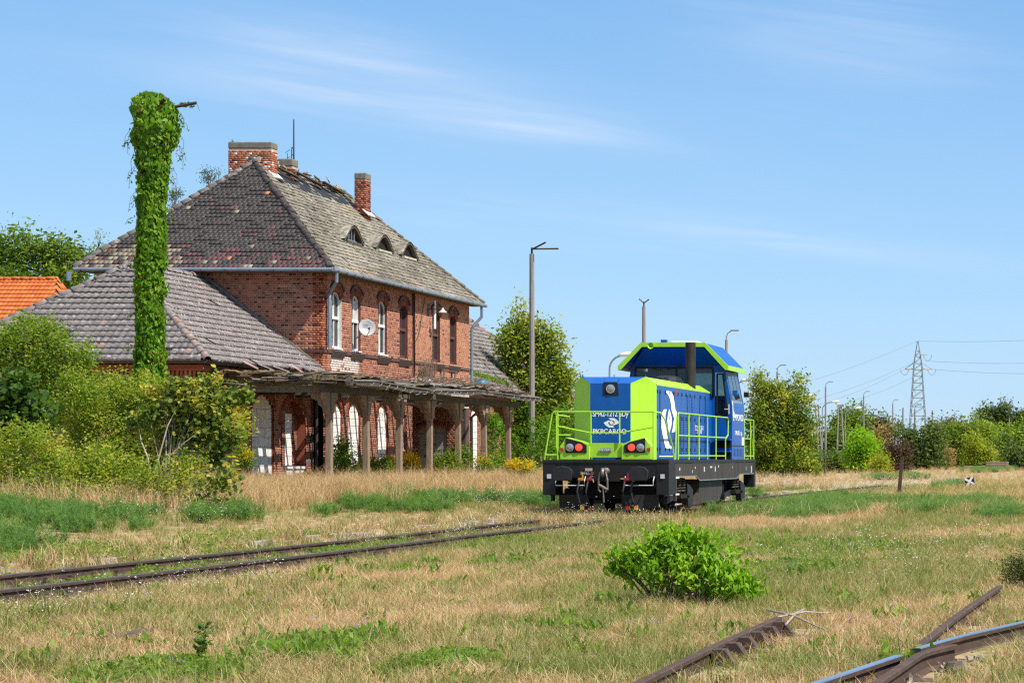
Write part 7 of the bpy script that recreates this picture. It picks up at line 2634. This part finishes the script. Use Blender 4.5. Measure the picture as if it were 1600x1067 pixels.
def scatter(name, label, cat, protos, pts, rot, scl, idx):
    n_ = len(pts)
    me = bpy.data.meshes.new(name)
    me.vertices.add(n_)
    me.vertices.foreach_set('co', np.ascontiguousarray(pts, dtype=np.float32).ravel())
    for nm, tp, arr in (('rot', 'FLOAT_VECTOR', rot), ('scl', 'FLOAT_VECTOR', scl)):
        at = me.attributes.new(nm, tp, 'POINT')
        at.data.foreach_set('vector', np.ascontiguousarray(arr, dtype=np.float32).ravel())
    at = me.attributes.new('idx', 'INT', 'POINT')
    at.data.foreach_set('value', np.ascontiguousarray(idx, dtype=np.int32))
    o = link(name, me)
    tag(o, label, cat, kind='stuff')
    ng = bpy.data.node_groups.new(name, 'GeometryNodeTree')
    ng.interface.new_socket('Geometry', in_out='INPUT', socket_type='NodeSocketGeometry')
    ng.interface.new_socket('Geometry', in_out='OUTPUT', socket_type='NodeSocketGeometry')
    N, K = ng.nodes, ng.links
    gi, go = N.new('NodeGroupInput'), N.new('NodeGroupOutput')
    jn = N.new('GeometryNodeJoinGeometry')
    for p in protos:
        oi = N.new('GeometryNodeObjectInfo')
        oi.inputs['Object'].default_value = p
        oi.inputs['As Instance'].default_value = False
        g2 = N.new('GeometryNodeGeometryToInstance')
        K.new(oi.outputs['Geometry'], g2.inputs[0])
        K.new(g2.outputs[0], jn.inputs[0])
    ip = N.new('GeometryNodeInstanceOnPoints')
    K.new(gi.outputs[0], ip.inputs['Points'])
    K.new(jn.outputs[0], ip.inputs['Instance'])
    ip.inputs['Pick Instance'].default_value = True

    def attr(nm, tp):
        a = N.new('GeometryNodeInputNamedAttribute')
        a.data_type = tp
        a.inputs['Name'].default_value = nm
        return a.outputs[0]
    K.new(attr('idx', 'INT'), ip.inputs['Instance Index'])
    er = N.new('FunctionNodeEulerToRotation')
    K.new(attr('rot', 'FLOAT_VECTOR'), er.inputs[0])
    K.new(er.outputs[0], ip.inputs['Rotation'])
    K.new(attr('scl', 'FLOAT_VECTOR'), ip.inputs['Scale'])
    K.new(ip.outputs[0], go.inputs[0])
    md = o.modifiers.new('scatter', 'NODES')
    md.node_group = ng
    return o


rg = np.random.default_rng(5)
PR = dict(
    dry=[proto('dry_tuft', *blades(rg, 38, .13, .04, .20, .0060, .75, .7), 'leaf_dry') for _ in range(5)],
    green=[proto('grass_tuft', *blades(rg, 32, .11, .05, .24, .0062, .50, .5), 'leaf_grass') for _ in range(5)],
    tall=[proto('tall_tuft', *blades(rg, 34, .18, .30, .85, .0085, .48, .55), 'leaf_dry') for _ in range(5)],
    feather=[proto('feather_tuft', *feather(rg, 18, .18, .16, .44), 'leaf_feather') for _ in range(4)],
    weed=[proto('weed_rosette', *rosette(rg, 18, .04, .10, .20, (.1, .9)), 'leaf_weed') for _ in range(5)],
    creep=[proto('leafy_tuft', *leafy(rg, 46, .20, .12, .045), 'leaf_weed') for _ in range(4)],
    lobed=[proto('upright_weed', *(lambda c: (lambda v: (v[0], v[1], rg.uniform(.2, .8, len(c))))(leaf_cloud(c, rg.uniform(.06, .12, len(c)), rg, .34, .4, -1.1, LEAF6)))(np.stack([rg.normal(0, .07, 22), rg.normal(0, .07, 22), rg.uniform(.02, .11, 22)], 1)), 'leaf_weed') for _ in range(5)],
    white=[proto('white_umbel', *umbel(rg, 6, .15, .10, .34, .011, 5), 'petal_white') for _ in range(4)],
    violet=[proto('violet_heads', *umbel(rg, 4, .10, .12, .25, .012, 6), 'petal_violet') for _ in range(3)],
    yellow=[proto('yellow_heads', *umbel(rg, 5, .10, .2, .45, .013, 6), 'petal_yellow') for _ in range(3)],
)


def sample(n, ya, yb, power=1.0, margin=3.6, x_lo=None, x_hi=None):
    """points on the ground in the camera's wedge; density falls with distance as 1/Y**power per area"""
    u = rg.random(n)
    e = 2.0 - power
    Y = (ya ** e + u * (yb ** e - ya ** e)) ** (1 / e) if abs(e) > 1e-3 else ya * (yb / ya) ** u
    lo_, hi_ = (-CX / F) * Y - margin, ((1600 - CX) / F) * Y + margin
    X = lo_ + rg.random(n) * (hi_ - lo_)
    return X, Y


def spread(name, label, cat, key, X, Y, s0, s1, keep=None, dz=0.0, grow=0.0, squash=(.8, 1.2)):
    ok = np.ones(len(X), bool) if keep is None else keep
    # nothing grows inside the walls, on rail heads or under the wheels
    inhouse = (X < -27.25) & (Y > 65.6) & (Y < 106)
    xt = TX + np.maximum(0, Y - 70) ** 2 * .00022
    onrail = (np.abs(np.abs(X - xt) - .755) < .10) & (Y < 126)
    loco = (np.abs(X - TX) < 1.25) & (Y > 55.9) & (Y < 69)
    # the rails near the camera stand clear of the grass
    nearside = (X > xt + .70) & (X < xt + 1.35) & (Y < 46) & (rg.random(len(X)) < .72)
    cross = np.zeros(len(X), bool)
    for pth, w_ in RAILS_NEAR:
        q = np.array([(p.x, p.y) for p in pth])
        for i_ in range(0, len(q), 2):
            cross |= (np.abs(X - q[i_, 0] - .08) < w_) & (np.abs(Y - q[i_, 1]) < .35)
    ok &= ~inhouse & ~onrail & ~loco & ~nearside & ~cross
    X, Y = X[ok], Y[ok]
    n_ = len(X)
    Z = gz(X, Y)
    s = rg.uniform(s0, s1, n_) * (1 + grow * np.maximum(0, Y - 25) / 40)
    sc = np.stack([s, s, s * rg.uniform(squash[0], squash[1], n_)], 1)
    rt = np.stack([rg.normal(0, .08, n_), rg.normal(0, .08, n_), rg.uniform(0, 6.28, n_)], 1)
    return scatter(name, label, cat, PR[key], np.stack([X, Y, Z + dz], 1), rt, sc, rg.integers(0, len(PR[key]), n_))


RAILS_NEAR = [(pathA, .20), (pathA2, .20), (pathC, .16), (pathB, .22), ([p + Vector((.09, 0, 0)) for p in pathD], .27)]


def ppx(X, Y, z=0.0):
    return CX + X / Y * F, HY + (EYE - z) / Y * F


def in_ell(X, Y, lst):
    """True where the ground point falls in one of the listed patches (centre and half axes in world metres)"""
    m_ = np.zeros(len(X), bool)
    for (cx_, cy_, a, b) in lst:
        m_ |= ((X - cx_) / a) ** 2 + ((Y - cy_) / b) ** 2 < rg.uniform(.5, 1.3, len(X))
    return m_


def patch(px, py_, wpx, hpx, z=0.0):
    """ground patch seen at (px, py) with the given size, in world metres"""
    c = gp(px, py_, z)
    y0_, y1_ = gp(px, py_ + hpx, z).y, gp(px, py_ - hpx, z).y
    return (c.x, c.y, wpx * c.y / F, (y1_ - y0_) / 2)


def greenness(X, Y):
    return fbm(X * .38 + 3, Y * .17, 21) * .65 + fbm(X * 1.3, Y * .7, 33) * .35


GRN = [patch(1270, 860, 120, 14), patch(1250, 890, 90, 10), patch(1120, 850, 80, 8), patch(500, 1015, 85, 22), patch(250, 1052, 140, 16), patch(690, 1040, 70, 14), patch(880, 990, 40, 18), patch(790, 880, 50, 6), patch(610, 890, 60, 8),
       patch(930, 920, 60, 26), patch(1380, 830, 60, 8), patch(60, 1040, 90, 20), patch(1240, 950, 120, 16), patch(1500, 820, 120, 8), patch(1360, 905, 230, 36), patch(1000, 930, 90, 24), patch(1250, 1040, 120, 18), patch(300, 960, 120, 12)]
X, Y = sample(50000, 14.2, 62, 1.35)
side = X > -12.2
gn = greenness(X, Y)
ok = side & (gn < .62) & (rg.random(len(X)) < np.clip(1.5 - gn * 1.5, .25, 1)) & ~(in_ell(X, Y, GRN) & (rg.random(len(X)) < .6))
spread('dry_grass', 'short dry straw grass across the yard', 'grass', 'dry', X, Y, .50, 1.0, ok, grow=.45)
X, Y = sample(40000, 14.2, 62, 1.35)
gn = greenness(X, Y)
ok = (X > -12.3) & ((gn > .44) & (rg.random(len(X)) < np.clip((gn - .42) * 2.8, .05, 1)) | (in_ell(X, Y, GRN) & (rg.random(len(X)) < .8)))
spread('green_grass', 'green grass growing between the straw', 'grass', 'green', X, Y, .55, 1.05, ok, grow=.40)
# between and beside the rails, on the platform
X = rg.uniform(-21.5, -12.2, 9000)
Y = rg.uniform(22, 70, 9000)
ok = (X > (-CX / F) * Y - 4.5)
spread('dry_grass', 'thin dry grass between the rails and on the platform edge', 'grass', 'dry', X, Y, .5, 1.0, ok & (rg.random(9000) < .6), squash=(.5, 1.0))
spread('green_grass', 'thin green grass beside the track', 'grass', 'green', X + .03, Y, .5, 1.0, ok & (rg.random(9000) < .40))
# tall golden grass in front of the station
X = rg.uniform(-28.5, -19.2, 9000)
Y = rg.uniform(44, 112, 9000)
ok = (X > (-CX / F) * Y - 4.5) & (rg.random(9000) < np.clip((-19.0 - X) / 1.5, .2, 1)) & ~((X < -24.4) & (Y > 67) & (rg.random(9000) < .55)) & ~((X < -.43 * Y) & (Y < 54) & (rg.random(9000) < .6))
spread('tall_dry_grass', 'tall golden dry grass in front of the station', 'grass', 'tall', X, Y, .55, 1.0, ok)
# far yard and fields
X, Y = sample(13000, 58, 150, 1.1, 6)
ok = (X > -12.0 + np.maximum(0, Y - 70) * .01) & (greenness(X, Y) < .60)
spread('dry_grass', 'dry straw grass in the far yard', 'grass', 'dry', X, Y, 1.6, 2.6, ok)
X, Y = sample(7500, 58, 150, 1.1, 6)
ok = (X > -12.0) & (greenness(X, Y) > .47)
spread('green_grass', 'green grass in the far yard', 'grass', 'green', X, Y, 1.5, 2.4, ok)
X, Y = sample(9000, 75, 420, 1.1, 6)
pxx, pyy = ppx(X, Y)
ok = ((X < -15.5 + np.maximum(0, Y - 90) * .03) | (Y > 150)) & (X > -70)
spread('tall_dry_grass', 'tall golden grass on the far side of the track', 'grass', 'tall', X, Y, .55, .95, ok, grow=.02)
# feathery dark green weeds
FE = [(-19.2, 40, 1.6, 5), (-18.8, 48, 1.3, 3.5), (-18.6, 55.5, 1.5, 3.2), (-19.2, 61.5, 1.0, 2.5), (-18.0, 33, 1.6, 3), (-17.4, 65.5, 1.6, 2.4), (-16.4, 68.5, 1.4, 2.2),
      (-21.5, 43, 1.2, 2.5), patch(1290, 806, 60, 9), patch(1215, 800, 70, 10), patch(1250, 790, 120, 8), patch(1350, 790, 80, 6), patch(1450, 800, 45, 8), patch(1510, 790, 70, 6), patch(1580, 808, 50, 7), patch(1482, 762, 14, 3), patch(1180, 780, 40, 5), patch(1560, 735, 40, 3), patch(1405, 748, 50, 2)]
X = np.concatenate([rg.uniform(c[0] - 1.15 * c[2], c[0] + 1.15 * c[2], int(60 + 26 * c[2] * c[3])) for c in FE])
Y = np.concatenate([rg.uniform(c[1] - 1.15 * c[3], c[1] + 1.15 * c[3], int(60 + 26 * c[2] * c[3])) for c in FE])
ok = in_ell(X, Y, FE) & ((fbm(X * .9, Y * .45, 44) > .47) | (X > -15)) & ~((np.abs(X - TX) < 1.6))
spread('feathery_weeds', 'low feathery dark green weeds in clumps', 'weeds', 'feather', X, Y, .5, 1.0, ok, grow=.10)
# weeds growing up round the front of the locomotive and over the kerb
X = np.concatenate([rg.uniform(-14.9, -11.2, 420), rg.uniform(-15.5, -14.6, 260)])
Y = np.concatenate([rg.uniform(52.0, 55.7, 420), rg.uniform(24, 70, 260)])
spread('dry_grass', 'dry stalks standing in front of the locomotive and on the kerb', 'grass', 'dry', X, Y, 1.0, 1.9, None, squash=(.9, 1.5))
spread('green_grass', 'green stalks standing in front of the locomotive and on the kerb', 'grass', 'green', X + .08, Y, .9, 1.6, rg.random(680) < .5, squash=(.9, 1.4))
X, Y = rg.uniform(-11.75, -10.9, 160), rg.uniform(56, 68.5, 160)
spread('green_grass', 'green grass along the side of the locomotive', 'grass', 'green', X, Y, 1.0, 1.9, None)
# fresh green broad weeds
X, Y = sample(14500, 14.2, 50, 1.2)
ok = (X > -12.2) & ((in_ell(X, Y, GRN[:8]) & (fbm(X * 3, Y * 2, 61) > .42)) | (rg.random(len(X)) < .03))
spread('broad_weeds', 'fresh green broad leaved weeds in patches', 'weeds', 'weed', X, Y, .6, 1.2, ok, grow=.25)
spread('upright_weeds', 'upright green weeds with pointed leaves among the grass', 'weeds', 'lobed', X + .05, Y, .6, 1.25, (X > -12.2) & ((in_ell(X, Y, GRN[:9]) & (fbm(X * 2.4, Y * 1.6, 62) > .45)) | (rg.random(len(X)) < .035)), grow=.2)
CR = [(-15.3, 30, 1.0, 5), (-13.2, 31, .55, 5), (-14.9, 36, .6, 3.0), (-13.3, 39, .5, 3), (-15.9, 40.5, 1.2, 2.6), (-16.6, 34, 1.2, 3), patch(1120, 838, 60, 6), patch(1400, 745, 60, 3), patch(1230, 850, 60, 6), (-12.2, 43, .5, 2.0), patch(795, 846, 25, 5), patch(1270, 862, 110, 12), patch(1240, 890, 90, 9), patch(500, 1015, 75, 18), patch(240, 1050, 130, 14), patch(690, 1040, 60, 12), patch(1380, 830, 50, 6), patch(1000, 850, 40, 6), patch(1420, 870, 40, 8)]
X = np.concatenate([rg.uniform(c[0] - c[2], c[0] + c[2], 170) for c in CR])
Y = np.concatenate([rg.uniform(c[1] - c[3], c[1] + c[3], 170) for c in CR])
spread('creeping_weeds', 'bright green creeping weeds between the rails and on the platform', 'weeds', 'creep', X, Y, .5, 1.05, in_ell(X, Y, CR))
# flowers
WF = [patch(350, 925, 100, 12), patch(30, 975, 60, 30), patch(640, 850, 90, 14), patch(900, 832, 120, 14), patch(930, 816, 60, 4), (-17.5, 60, 1.0, 4), (-16.2, 66, 1.4, 3), patch(1300, 770, 160, 6), patch(1420, 762, 90, 4), patch(1400, 880, 150, 40), patch(1200, 770, 40, 4), (-18.5, 44, 1, 3)]
X = np.concatenate([rg.uniform(c[0] - 1.1 * c[2], c[0] + 1.1 * c[2], int(40 + 7 * c[2] * c[3])) for c in WF])
Y = np.concatenate([rg.uniform(c[1] - 1.1 * c[3], c[1] + 1.1 * c[3], int(40 + 7 * c[2] * c[3])) for c in WF])
ok = in_ell(X, Y, WF)
spread('white_flowers', 'scattered small white flower heads in the grass', 'flowers', 'white', X, Y, .8, 1.5, ok, grow=.25)
spread('green_grass', 'thin stalks below the white flowers', 'grass', 'green', X + .01, Y, 1.0, 1.6, ok)
X, Y = sample(420, 15, 45, 1.0)
spread('violet_flowers', 'scattered small violet flower heads in the grass', 'flowers', 'violet', X, Y, .8, 1.3, (X > -12) & (rg.random(len(X)) < .6))
X = np.concatenate([rg.uniform(-23.8, -19, 60), rg.uniform(-34, -18, 160)])
Y = np.concatenate([rg.uniform(70, 84, 60), rg.uniform(150, 240, 160)])
spread('yellow_flowers', 'scattered yellow flower heads in the tall grass', 'flowers', 'yellow', X, Y, 1.0, 1.8, None, grow=.15, dz=.25)

# lettering as plain meshes
bpy.context.view_layer.update()
dg = bpy.context.evaluated_depsgraph_get()
for o in [o for o in COL.objects if o.type == 'FONT']:
    me = bpy.data.meshes.new_from_object(o.evaluated_get(dg))
    nw = link(o.name + '_mesh', me, o.parent)
    nw.matrix_basis = o.matrix_basis.copy()
    nm = o.name
    bpy.data.objects.remove(o)
    nw.name = nm
